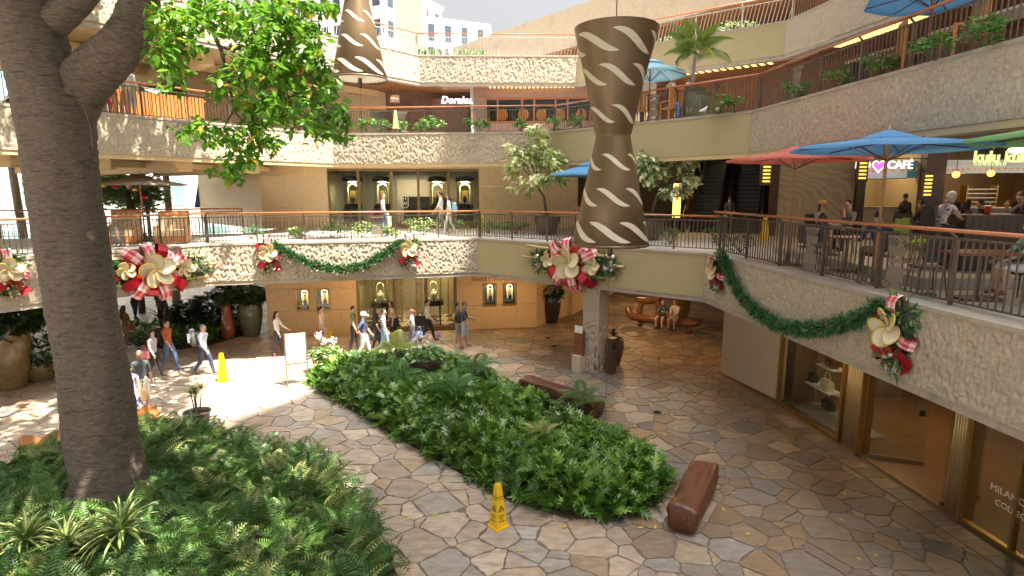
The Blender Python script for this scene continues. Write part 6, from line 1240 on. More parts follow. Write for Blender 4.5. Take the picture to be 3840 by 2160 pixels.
b = P(1805, 872, 4.27); cone('yellow floor cone on the deck before the jeweller wall', (b.x, b.y + .3, 4.27), R(20), .8, False); b = P(1467, 470, 8.5); cone('pale yellow floor cone on the upper deck before the dress shop', (b.x, b.y + .9, 8.47), 0, .7, False, M('faded_yellow', (.6, .45, .2), .5)); b = P(2885, 905, 4.3); cone('yellow floor cone behind the corner of the cafe railing', (b.x + .2, b.y + .9, 4.27), 0, .9, False)
b = P(1118, 1446); t = thing('sign_stand', 'bronze framed white notice board on a stand in the sun', 'sign', b, R(24)); mt['standm'] = M('stand_metal', (.30, .24, .18), .4, .6)
for x in (-.31, .31): MB().box((x, 0, .75), (.035, .035, 1.45)).build('post', mt['standm'], t); MB().box((x, 0, .03), (.06, .5, .05)).build('foot', mt['standm'], t)
for z in (.72, .82, 1.68): MB().box((0, 0, z), (.6, .04, .03)).build('cross_bar', mt['standm'], t)
MB().box((0, -.02, 1.26), (.6, .03, .86)).build('panel', mt['white'], t)
for x in (-.31, .31): MB().box((x, -.02, 1.26), (.04, .05, .9)).build('panel_edge', mt['standm'], t)
# ------------------------------------------------------------------ log seats and driftwood bench
mt['logred'] = M('log_wood', (.115, .036, .014), .48, var=.55, vscale=9, stretch=(.25, 1.5, 1.5), bump=.5, bscale=14, coat=.12, wear=((.04, .014, .008), 5, .8)); mt['logdark'] = M('log_dark', (.10, .042, .022), .35, var=.45, vscale=5, bump=.5, bscale=12, coat=.25, wear=((.035, .015, .01), 3, .7))
def log(label, a, b, w, h, m, seed):
    a = Vector(a); b = Vector(b); L_ = (b - a).length; e = (b - a).normalized(); t = thing('log_seat', label, 'bench', (*((a + b) / 2).xy, 0), math.atan2(e.y, e.x)); nr, ns = 40, 60; V = []
    for i in range(nr + 1):
        x = (i / nr - .5) * L_; endf = min(1, min(i, nr - i) / 1.5 + .86)
        for j in range(ns):
            th = 2 * math.pi * j / ns; c_, s_ = math.cos(th), math.sin(th); p_ = 9; rr = (abs(c_) ** p_ + abs(s_) ** p_) ** (-1 / p_)
            V.append((x, c_, s_, rr, i, j, endf))
    A = np.array(V); nz = (vnoise(A[:, 5] * .32, A[:, 4] * .08, seed) - .5) * .14 + (vnoise(A[:, 5] * 1.0, A[:, 4] * .22, seed + 1) - .5) * .07 + (vnoise(A[:, 5] * .15, A[:, 4] * .12, seed + 2) - .5) * .16
    rr = (A[:, 3] * (1 + nz)) * A[:, 6]; Vv = np.c_[A[:, 0] + (vnoise(A[:, 5] * .5, A[:, 4], seed + 4) - .5) * .03 * (np.abs(A[:, 0]) > L_ * .47), A[:, 1] * rr * w / 2, A[:, 2] * rr * h / 2 + h / 2 + .1]
    m_ = MB(); m_.add([tuple(v) for v in Vv], [(i * ns + j, i * ns + (j + 1) % ns, (i + 1) * ns + (j + 1) % ns, (i + 1) * ns + j) for i in range(nr) for j in range(ns)] + [tuple(range(ns))[::-1], tuple(range(nr * ns, (nr + 1) * ns))]); m_.build('log', m, t, True)
    for x in (-L_ * .38, L_ * .38): MB().box((x, 0, .06), (.28, w * .6, .12)).build('support_block', m, t)
    for s in (-1, 1): MB().lathe([(.01, 0), (.05, .004), (.075, .006), (.08, 0)], 14, (0, 0, 0)).build('knot_hole', mt['black'], t, False); o_ = t.children[-1]; o_.location = (s * (L_ / 2 + .006), .04, h * .55); o_.rotation_euler = (0, s * R(90), 0)
log('reddish square log seat at the rounded end of the island bed', (2.98, 9.42), (3.98, 11.2), .52, .48, mt['logred'], 5); log('dark brown log seat behind the island bed', (.35, 16.75), (2.35, 14.8), .5, .48, mt['logdark'], 9)
b0 = P(2372, 1228); b1 = P(2600, 1262); t = thing('driftwood_bench', 'gnarled driftwood bench under the second deck', 'bench', (6.6, 25.0, 0), math.atan2(b1.y - b0.y, b1.x - b0.x)); mt['drift'] = M('driftwood', (.16, .06, .022), .3, var=.4, vscale=5, coat=.4)
def limb_(pts, rad, nm): trunk_mesh([(p, q) for p, q in zip(pts, rad)], len(nm) + 3, n=18, sub=5, amp=.03).build(nm, mt['drift'], t, True)
limb_([(-1.7, .05, .85), (-1.5, 0, .5), (-1.0, 0, .42), (0, 0, .42), (1.1, 0, .46), (1.6, .05, .5)], [.1, .2, .2, .2, .2, .1], 'seat_log'); limb_([(-1.2, .25, .5), (-1.15, .3, .9), (-1.0, .35, 1.1)], [.14, .12, .1], 'back_root'); limb_([(-1.4, .3, 1.2), (-.9, .35, 1.15), (-.3, .4, 1.35), (-.15, .42, 1.55)], [.1, .16, .17, .14], 'back_log'); limb_([(-.4, .4, 1.3), (-.3, .35, .8), (-.2, .2, .4)], [.12, .14, .14], 'back_root')
for x in (-1.05, -.2, .5, 1.2): MB().tube([(x, .05, .45), (x + .04, .02, .2), (x, 0, 0)], [.12, .1, .12], 9).build('leg', mt['drift'], t, True)
# orange carved seats half hidden by the trunk and the ferns
for lab, px, py, rz, w in (('orange carved timber seat left of the trunk', 190, 1735, .5, 1.1), ('small orange carved timber seat right of the trunk', 555, 1625, 1.0, .7)):
    b = P(px, py); t = thing('carved_seat', lab, 'bench', b, rz); m = MB(); n = 10; V = []
    for i in range(n + 1):
        x = (i / n - .5) * w; hh = .62 + .06 * math.sin(i * 1.3)
        for z, y in ((.32, -.25), (.34, .1), (hh, .2), (hh - .02, .26), (.28, .16), (.26, -.25)): V.append((x, y, z))
    m.add(V, [(i * 6 + j, i * 6 + (j + 1) % 6, i * 6 + 6 + (j + 1) % 6, i * 6 + 6 + j) for i in range(n) for j in range(6)] + [tuple(range(6)), tuple(range(n * 6, n * 6 + 6))[::-1]]); m.build('seat_shell', mt['orangewood'], t)
    for x in (-.35, .35): MB().tube([(x * w, 0, .3), (x * w * 1.1, 0, 0)], [.09, .07], 8).build('leg', mt['orangewood'], t)
# leaflet rack and bin at the column
t = thing('leaflet_rack', 'brown leaflet rack with pale papers on the concrete column', 'rack', (2.24, 18.95, 0), R(-40)); MB().box((0, 0, .3), (.34, .3, .6)).build('base', mt['cream'], t); MB().box((0, .05, 1.0), (.34, .14, .85)).build('tray', mt['wood2'], t)
for k in range(4): MB().box((-.12 + k * .08, -.01, 1.48), (.07, .03, .24)).build('leaflet', mt['white'], t)
t = thing('litter_bin', 'dark timber litter bin beside the concrete column', 'bin', (3.3, 18.72, 0), R(40)); MB().box((0, 0, .62), (.26, .24, 1.2)).build('body', mt['darkwood'], t); MB().box((0, -.125, 1.0), (.18, .02, .16)).build('opening', mt['black'], t); MB().box((0, 0, 1.24), (.3, .28, .04)).build('lid', mt['darkwood'], t)
# ------------------------------------------------------------------ deck furniture
def armchair(label, loc, rz):
    t = thing('armchair', label, 'armchair', loc, rz); c = mt['cushion']
    MB().box((0, 0, .14), (.9, .85, .22)).build('frame', mt['orangewood'], t); MB().box((0, -.02, .36), (.84, .8, .2)).build('seat_cushion', c, t); MB().box((0, .32, .65), (.82, .2, .48)).build('back_cushion', c, t)
    MB().box((0, .46, .55), (.92, .06, 1.1)).build('backrest', mt['orangewood'], t)
    for k in range(4): MB().box((-.24 + k * .16, .425, .98), (.08, .012, .08)).build('cutout', mt['cream'], t)
    for x in (-.45, .45): MB().box((x, 0, .35), (.05, .84, .5)).build('arm', mt['orangewood'], t)
mt['cushion'] = M('cushion', (.62, .46, .28), .9, var=.2, vscale=20)
for lab, px in (('orange timber lounge armchair nearer the trunk on the left deck', 455), ('orange timber lounge armchair near the far terrace rail', 640)):
    b = P(px, 912, 4.27); armchair(lab, (b.x, b.y + .2, 4.27), R(18))
def slat_chair(label, loc, rz):
    t = thing('slat_chair', label, 'chair', loc, rz); sl = MB().box((0, 0, .0), (.075, .025, .62)).mesh('slat', mt['orangewood'])
    for k in range(5): link('slat', sl, t, (-.22 + .11 * k, .26, .76))
    MB().box((0, .26, 1.1), (.6, .04, .09)).build('top_rail', mt['orangewood'], t); MB().box((0, 0, .44), (.56, .54, .04)).build('seat', mt['orangewood'], t)
    for x in (-.27, .27):
        MB().box((x, .26, .56), (.05, .05, 1.12)).build('rear_leg', mt['orangewood'], t); MB().box((x, -.25, .33), (.05, .05, .66)).build('front_leg', mt['orangewood'], t); MB().box((x, 0, .66), (.06, .56, .04)).build('arm', mt['orangewood'], t)
for k, (lab, px, py, rz) in enumerate((('timber slat chair by the ribbed green palm pot', 2520, 440, 200), ('timber slat chair behind the upper rail near the lantern', 2395, 452, 190), ('timber slat chair at the middle of the dining terrace', 3330, 285, 250), ('timber slat chair towards the end of the dining terrace', 3640, 190, 255), ('timber slat chair between the two terrace plants', 3440, 250, 70))):
    p = P(px, py, 8.5); slat_chair(lab, (p.x + (.5 if px > 2900 else .2), p.y + .9, 8.47), R(rz))
for k, (lab, px, py) in enumerate((('long pale dining table behind the terrace railing', 3230, 300), ('pale dining table near the end of the dining terrace', 3600, 195))):
    p = P(px, py, 8.5); t = thing('dining_table', lab, 'table', (p.x + 1.0, p.y + .6, 8.47), R(-82)); MB().box((0, 0, .74), (2.2, .7, .05)).build('table_top', mt['cream'], t)
    for x in (-1, 1): MB().box((x, 0, .36), (.08, .5, .72)).build('trestle', mt['darkwood'], t)
b = P(2070, 880, 4.27); slat_chair('timber slat chair behind the lantern on the jeweller deck', (b.x + 1.2, b.y - .1, 4.27), R(160))
def metal_chair(label, loc, rz, m, seat=.46):
    t = thing('cafe_chair', label, 'chair', loc, rz); n = 6
    MB().box((0, 0, seat), (.44, .44, .035)).build('seat', m, t); V = []
    for i in range(n + 1):
        z = seat + .1 + .42 * i / n; w = .21 - .02 * abs(i - 3) / 3; V += [(-w, .24 + .05 * i / n + .02, z), (0, .24 + .05 * i / n + .06, z), (w, .24 + .05 * i / n + .02, z)]
    MB().add(V, [(i * 3 + j, i * 3 + j + 1, i * 3 + j + 4, i * 3 + j + 3) for i in range(n) for j in range(2)]).build('backrest', m, t, True)
    for x in (-1, 1):
        for y in (-1, 1): MB().tube([(x * .18, y * .17, seat), (x * .23, y * .23, 0)], .013, 6).build('leg', mt['metal'], t)
        MB().tube([(x * .18, .2, seat), (x * .19, .28, seat + .5)], .013, 6).build('back_post', mt['metal'], t)
def table(label, loc, rz, w, d, h, top, base=None):
    t = thing('cafe_table', label, 'table', loc, rz); MB().box((0, 0, h), (w, d, .045)).build('table_top', top, t); MB().tube([(0, 0, .03), (0, 0, h)], .035, 8).build('leg', mt['metal'], t); MB().box((0, 0, .02), (w * .6, d * .6, .03)).build('base', mt['metal'], t); return t
kind(MB().prism([(7.6, 16.8), (7.6, 10.6), (23.5, 10.6), (23.5, 16.8)], 4.262, 4.46).build('dining_platform', mt['deck']), 'structure')
mt['limechair'] = M('lime_plastic', (.32, .50, .08), .4); mt['darkchair'] = M('dark_chair', (.045, .04, .04), .5); mt['redtop'] = M('red_top', (.22, .05, .03), .4)
table('small dark cafe table between the two friends by the mural', (7.95, 14.6, 4.46), .2, .7, .7, .74, mt['darkchair']); table('red topped cafe table behind the slotted railing panel', (7.75, 9.55, 4.27), -.1, 1.1, .7, .78, mt['redtop']); table('dark cafe table before the man in the navy shirt', (7.45, 12.9, 4.27), 0, .7, .7, .76, mt['redtop'])
tb = thing('bar_table', 'high dark timber bar table with red drink cup', 'table', (9.75, 12.0, 4.46)); 
for k in range(9): MB().box((-.6 + k * .15, -.3, .54), (.142, .03, 1.05)).build('front_plank', mt['darkwood'], tb)
MB().box((0, 0, 1.09), (1.45, .75, .05)).build('table_top', mt['darkwood'], tb); MB().box((0, .05, .53), (1.3, .6, 1.03)).build('core', mt['darkwood'], tb)
cp = thing('drink_cup', 'red paper cup with straw on the bar table', 'cup', (9.62, 11.85, 5.575)); MB().lathe([(.045, 0), (.06, .17), (.062, .175)], 14).build('cup', mt['cone_red'], cp, True); MB().tube([(.01, 0, .15), (.05, 0, .27)], .005, 5).build('straw', mt['white'], cp); MB().lathe([(.062, .172), (.05, .185)], 14).build('lid', mt['white'], cp)
tag(MB().box((9.95, 11.9, 5.585), (.34, .24, .018)).build('food_tray', mt['white']), 'white paper tray on the high bar table', 'tray')
for lab, x, y, z, rz, m, s in (('lime green cafe chair behind the white haired woman', 9.0, 13.1, 4.46, 100, 'limechair', .46), ('lime green cafe chair between the bar table and the counter', 9.45, 13.5, 4.46, 80, 'limechair', .46), ('dark cafe chair by the red topped table', 7.35, 10.2, 4.27, 170, 'darkchair', .46), ('dark cafe chair beside the parasol pole', 7.2, 13.9, 4.27, 120, 'darkchair', .46), ('dark cafe chair under the navy shirted man', 7.6, 12.05, 4.27, 190, 'darkchair', .46), ('dark cafe chair at the near cafe table', 8.35, 9.4, 4.27, -80, 'darkchair', .46), ('dark bar stool under the white haired woman', 8.8, 12.0, 4.46, 90, 'darkchair', .76), ('dark bar stool under the man at the bar table', 10.75, 12.0, 4.46, -90, 'darkchair', .76), ('dark chair of the friend in the straw hat', 8.05, 15.3, 4.46, 20, 'darkchair', .46), ('dark chair of the young man in grey', 8.62, 15.0, 4.46, -40, 'darkchair', .46)): metal_chair(lab, (x, y, z), R(rz), mt[m], s)
p = P(3000, 800, 5.2); tag(MB().lathe([(.035, 0), (.036, .14), (.015, .19), (.015, .22)], 12, (7.75, 14.5, 5.225)).build('water_bottle', M('clear_plastic', (.5, .6, .65), .1), None, True), 'clear plastic water bottle on the small cafe table', 'bottle')
# security cameras on the boarded ceiling
cm = MB(); cm.lathe([(.01, -.16), (.09, -.1), (.1, 0)], 14); 
for k, (px, py) in enumerate(((2527, 312), (2582, 308), (3022, 243))):
    p = P(px, py, 11.33); t = thing('dome_camera', ['white dome camera on the left of the palm fronds', 'white dome camera behind the drooping palm frond', 'white dome camera near the rough top deck parapet'][k], 'camera', p, 0, 'dome cameras on the boarded ceiling'); MB().lathe([(.01, -.2), (.1, -.14), (.12, -.04)], 14).build('dome', mt['white'], t, True); MB().lathe([(.13, -.05), (.13, .0)], 14).build('mount', mt['white'], t)
# white birds on the olive parapet
def bird(label, loc, rz):
    t = tag(link('bird', None, None, loc, rz), label, 'bird'); b = MB()
    b.tube([(-.17, 0, .1), (-.1, 0, .12), (0, 0, .14), (.07, 0, .17), (.1, 0, .23), (.115, 0, .255), (.15, 0, .25), (.165, 0, .245)], [.012, .035, .06, .05, .028, .03, .014, .003], 10); b.build('body', M('dove_white', (.75, .7, .66), .8), t, True)
    for y in (-.02, .02): MB().tube([(.01, y, .1), (.015, y, 0)], .005, 4).build('leg', mt['terracotta'], t)
    for y in (-1, 1): MB().add([(.06, y * .05, .17), (-.02, y * .066, .17), (-.19, y * .02, .1), (-.06, y * .06, .1)], [(0, 1, 2, 3)]).build('wing', M('dove_grey', (.6, .57, .54), .8), t)
p = P(2640, 430, 8.5); bird('white dove standing on the olive parapet by the green pot', (p.x, p.y + .08, 8.505), R(20)); p = P(2692, 425, 8.5); bird('white dove looking up beside the lush parapet plant', (p.x, p.y + .08, 8.505), R(60))
# ------------------------------------------------------------------ street outside, left
def bldg(label, loc, rz, w, d, h, m, rows, colsn, name='street_building', acc=None):
    t = thing(name, label, 'building', loc, rz); MB().box((0, d / 2, h / 2), (w, d, h)).build('wall', m, t); wm = MB().box((0, -.01, 0), (w / colsn * .6, .1, h / rows * .55)).mesh('window', acc or mt['glass_dk'])
    for i in range(colsn):
        for k in range(rows): link('window', wm, t, (-w / 2 + (i + .5) * w / colsn, 0, (k + .5) * h / rows))
    MB().box((0, d / 2, h + .15), (w + .4, d + .4, .3)).build('roof', m, t)
mt['teal'] = M('teal_glass', (.25, .45, .42), .15, var=.3, vscale=.6, spec=.8)
bldg('pale street building with teal windows beyond the left terrace', (-34, 46, 0), R(28), 26, 10, 16, mt['white'], 4, 7, acc=mt['teal']); bldg('white street building with blue blade sign beyond the lounge chairs', (-22, 50, 0), R(8), 16, 10, 12, mt['white'], 3, 5, acc=mt['teal'])
t = thing('blade_sign', 'leaning dark blue blade sign outside the left terrace', 'sign', (-17.6, 33.6, 4.2)); MB().add([(-.6, 0, .9), (.0, 0, .9), (.5, 0, 3.0), (-.1, 0, 3.0), (-.6, .2, .9), (0, .2, .9), (.5, .2, 3.0), (-.1, .2, 3.0)], [(0, 1, 2, 3), (7, 6, 5, 4), (0, 4, 5, 1), (1, 5, 6, 2), (2, 6, 7, 3), (3, 7, 4, 0)]).build('blade', M('blue_blade', (.03, .06, .16), .4), t); MB().box((.35, .1, 1.0), (.08, .1, 4)).build('post', mt['metal'], t)
for k, (lab, x, y, h, lean) in enumerate((('slender street palm trunk left of the big trunk', -24.5, 27.5, 9, .4), ('street palm trunk by the pale building', -22.6, 27.0, 9, -.2), ('white street palm trunk near the blade sign', -18.2, 31.0, 10, .1))):
    t = thing('palm_tree', lab, 'tree', (x, y, 0)); MB().tube([(0, 0, 0), (lean * .5, 0, h * .5), (lean, 0, h)], [.22, .17, .14], 12).build('trunk', mt['coping'], t, True); rosette('crown', t, PALM, 16, 2.4, (1.0, -.4), h, (.05, .13, .03), (.13, .24, .05), 300 + k, 'leaf', (lean, 0))
for k, (lab, x, y, h, s) in enumerate((('leafy street tree behind the bauble wreath', -18.5, 28.5, 6.0, 2.0), ('leafy street tree beyond the taupe parasol', -21.5, 33, 6.4, 2.4), ('dark leafy shrub at the far terrace rail', -23.2, 24.6, 2.2, 1.6))):
    t = thing('street_tree', lab, 'tree', (x, y, 0)); MB().tube([(0, 0, 0), (.1, 0, h * .5), (0, 0, h)], [.16, .12, .05], 8).build('trunk', mt['bark'], t, True); ball_leaves('crown', (0, 0, h), (s, s, s * .7), 1300, LEAF, .3, (.06, .16, .03), (.16, .3, .05), t, 310 + k, mt['leaf'], clumps=14, shell=.3)
# ------------------------------------------------------------------ people
SK = [M('skin_light', (.55, .34, .24), .55, var=.06), M('skin_tan', (.38, .21, .13), .55, var=.06)]
cm_ = {}
def cmat(c, nm='cloth'):
    k = tuple(round(v, 3) for v in c)
    if k not in cm_: cm_[k] = M(nm, c, .85, var=.14, vscale=18, bump=.25, bscale=25)
    return cm_[k]
def stripes(c1, c2, sc_, ax=2):
    m = M('striped_cloth', c1, .85); t = m.node_tree; w = t.nodes.new('ShaderNodeTexWave'); w.bands_direction = 'XYZ'[ax]; w.inputs['Scale'].default_value = sc_; tc = t.nodes.new('ShaderNodeTexCoord'); cr = t.nodes.new('ShaderNodeValToRGB'); cr.color_ramp.interpolation = 'CONSTANT'
    cr.color_ramp.elements[0].color = (*c1, 1); cr.color_ramp.elements[1].color = (*c2, 1); cr.color_ramp.elements[1].position = .5; t.links.new(tc.outputs['Object'], w.inputs[0]); t.links.new(w.outputs[0], cr.inputs[0]); t.links.new(cr.outputs[0], t.nodes['Principled BSDF'].inputs['Base Color']); return m
def blotch(c1, c2, sc_):
    m = M('print_cloth', c1, .85); t = m.node_tree; w = t.nodes.new('ShaderNodeTexNoise'); w.inputs['Scale'].default_value = sc_; tc = t.nodes.new('ShaderNodeTexCoord'); cr = t.nodes.new('ShaderNodeValToRGB'); cr.color_ramp.interpolation = 'CONSTANT'
    cr.color_ramp.elements[0].color = (*c1, 1); cr.color_ramp.elements[1].color = (*c2, 1); cr.color_ramp.elements[1].position = .55; t.links.new(tc.outputs['Object'], w.inputs[0]); t.links.new(w.outputs[0], cr.inputs[0]); t.links.new(cr.outputs[0], t.nodes['Principled BSDF'].inputs['Base Color']); return m
HAIR = {'black': M('hair_black', (.016, .012, .01), .45, var=.3), 'brown': M('hair_brown', (.07, .035, .02), .5, var=.3), 'red': M('hair_red', (.16, .05, .025), .5, var=.3), 'white': M('hair_white', (.6, .58, .55), .6, var=.15), 'grey': M('hair_grey', (.28, .27, .26), .6, var=.2)}
PEOPLE = []
def rotx(v, a, o=(0, 0, 0)):
    o = Vector(o); v = Vector(v) - o; return o + Vector((v.x, v.y * math.cos(a) - v.z * math.sin(a), v.y * math.sin(a) + v.z * math.cos(a)))
def person(label, loc, rz, h=1.65, pose='walk', stride=.5, arms=(None, None), shirt=(.5, .5, .5), pants=(.05, .05, .07), shoes=(.05, .05, .05), skin=0, hair='black', hl='short', sleeve='short', legs='long', lean=0.0, head=0.0, wide=1.0, skirt=None, hat=None, seat=.46, group=None):
    """faces local -Y. legs: long, short (bare shins); arms: hand targets (x, y, z) in the 1.7 m figure"""
    V = []; E = []; Rd = []; bone = []
    def vtx(p, r, ry=None): V.append(Vector(p)); Rd.append((r, ry or r)); return len(V) - 1
    def edge(a, b, t): E.append((a, b)); bone.append(t)
    sit = pose == 'sit'; pz = .95 if not sit else seat * 1.7 / h + .09
    if pose == 'walk': pz -= .05 * stride
    pel = vtx((0, 0, pz), .135 * wide, .10); hipc = pz
    def T(x, y, z): return rotx((x, y, z + pz - .95), lean, (0, 0, pz))
    wa = vtx(T(0, 0, 1.07), .118 * wide, .088); ch = vtx(T(0, .005, 1.25), .142 * wide, .10); up = vtx(T(0, .01, 1.38), .125 * wide, .085); nk = vtx(T(0, .0, 1.47), .052)
    hd = [rotx(T(0, y, z), head, T(0, 0, 1.47)) for y, z in ((-.01, 1.535), (-.02, 1.60), (-.012, 1.665), (-.005, 1.70))]
    h0 = vtx(hd[0], .062, .07); h1 = vtx(hd[1], .073, .09); h2 = vtx(hd[2], .066, .082); h3 = vtx(hd[3], .03, .04)
    edge(pel, wa, 'shirt'); edge(wa, ch, 'shirt'); edge(ch, up, 'shirt'); edge(up, nk, 'neck'); edge(nk, h0, 'head'); edge(h0, h1, 'head'); edge(h1, h2, 'head'); edge(h2, h3, 'head')
    for s, tgt, ph in ((-1, arms[0], 1), (1, arms[1], -1)):
        sh = T(s * .165 * wide, .01, 1.385)
        if tgt is None:
            sw = ph * stride * .55 if pose == 'walk' else .05; el = sh + Vector((s * .045, -math.sin(sw) * .28, -math.cos(sw) * .28)); wr = el + Vector((s * .015, -math.sin(sw + .3) * .25, -math.cos(sw + .3) * .25))
        else:
            wr = Vector(tgt) + Vector((0, 0, pz - .95)); d = wr - sh; L_ = d.length; a_ = .285; b_ = .255
            if L_ > .53: wr = sh + d * (.53 / L_); d = wr - sh; L_ = .53
            x_ = (a_ * a_ - b_ * b_ + L_ * L_) / (2 * L_); hh = math.sqrt(max(0, a_ * a_ - x_ * x_)); n_ = d.normalized(); dn = Vector((s * .5, .5, -1)); dn = (dn - n_ * dn.dot(n_)).normalized(); el = sh + n_ * x_ + dn * hh
        si = vtx(sh, .058); ei = vtx(el, .041); mi_ = vtx(el.lerp(wr, .35), .04); wi = vtx(wr, .027, .022); dr = (wr - el).normalized(); ha = vtx(wr + dr * .075, .038, .018)
        edge(up, si, 'shirt'); edge(si, ei, 'uarm'); edge(ei, mi_, 'farm'); edge(mi_, wi, 'farm'); edge(wi, ha, 'hand')
        sd = Vector((0, 1, 0)).cross(dr); sd = sd.normalized() if sd.length > .1 else Vector((1, 0, 0))
        pn = dr.cross(sd).normalized(); pl = wr + dr * .08
        for f in range(4):                                  # fingers, slightly curled, unequal
            o_ = pl + pn * (-.026 + .017 * f); ln = (.052, .062, .06, .048)[f]; f0 = vtx(o_, .009); f1 = vtx(o_ + dr * ln * .6 - sd * s * .006, .008); f2 = vtx(o_ + dr * ln * 1.1 - sd * s * .026, .006); edge(f0, f1, 'hand'); edge(f1, f2, 'hand')
        o_ = wr + dr * .03 - pn * .025; f0 = vtx(o_, .011); f1 = vtx(o_ - pn * .03 + dr * .03, .0095); f2 = vtx(o_ - pn * .036 + dr * .062, .007); edge(f0, f1, 'hand'); edge(f1, f2, 'hand')
    for s, ph in ((-1, -1), (1, 1)):
        hp = Vector((s * .085 * wide, 0, pz - .05))
        if sit: kn = hp + Vector((s * .04, -.43, .02)); an = Vector((kn.x, kn.y + .03, max(.08, kn.z - .42))); toe = an + Vector((s * .02, -.16, -.045))
        elif pose == 'walk':
            a = ph * stride * .62
            if a > 0: kn = hp + Vector((0, -math.sin(a) * .42, -math.cos(a) * .42)); an = kn + Vector((0, -math.sin(a * .45) * .42, -math.cos(a * .45) * .42)); toe = an + Vector((s * .015, -.165, -.02))
            else: kn = hp + Vector((0, math.sin(-a * .35) * .42, -math.cos(a * .35) * .42)); an = kn + Vector((0, math.sin(-a * 1.5) * .42, -math.cos(a * 1.5) * .42)); toe = an + Vector((s * .015, -.1, -.1))
        else: kn = hp + Vector((s * .012, -.012, -.42)); an = kn + Vector((s * .01, .03, -.42)); toe = an + Vector((s * .03, -.17, -.05))
        hi = vtx(hp, .092 * wide, .092); md = vtx(hp.lerp(kn, .5), .076 * wide); ki = vtx(kn, .056); cf = vtx(kn.lerp(an, .33) + Vector((0, .014, 0)), .055); ai = vtx(an, .036); ti = vtx(toe, .036, .026); he = vtx(an + Vector((0, .045, -.04)), .034)
        edge(pel, hi, 'pants'); edge(hi, md, 'pants'); edge(md, ki, 'thigh'); edge(ki, cf, 'shin'); edge(cf, ai, 'shin'); edge(ai, ti, 'foot'); edge(ai, he, 'foot')
    k = h / 1.7; zmin = min(v.z - r_[1] for v, r_ in zip(V, Rd)); V = [v * k for v in V]; Rd = [(a * k * (1.22 if a > .05 else 1.15), b * k * (1.22 if b > .05 else 1.15)) for a, b in Rd]
    lift = 0 if sit else -zmin * k
    V = [v + Vector((0, 0, lift)) for v in V]
    me = bpy.data.meshes.new('sk'); me.from_pydata([tuple(v) for v in V], E, []); o = link('person', me); o.location = loc; o.rotation_euler = (0, 0, rz); tag(o, label, 'person', group)
    md_ = o.modifiers.new('Skin', 'SKIN'); md_.use_smooth_shade = True; md_.branch_smoothing = .6
    adj = {}
    for a, b in E: adj.setdefault(a, []).append(b); adj.setdefault(b, []).append(a)
    seen_ = set()
    for i, sv in enumerate(me.skin_vertices[0].data):
        sv.radius = Rd[i]; sv.use_root = False
    for i in range(len(V)):
        if i in seen_: continue
        me.skin_vertices[0].data[i].use_root = True; st = [i]
        while st:
            q = st.pop()
            if q in seen_: continue
            seen_.add(q); st += adj.get(q, [])
    o.modifiers.new('Sub', 'SUBSURF').levels = 1; o.modifiers['Sub'].render_levels = 1
    PEOPLE.append(dict(o=o, V=V, E=E, bone=bone, R=Rd, k=k, shirt=shirt, pants=pants, shoes=shoes, skin=skin, hair=hair, hl=hl, sleeve=sleeve, legs=legs, skirt=skirt, hat=hat, hd=(h0, h1, h2), pz=pz * k + lift, sit=sit, lean=lean))
    return o
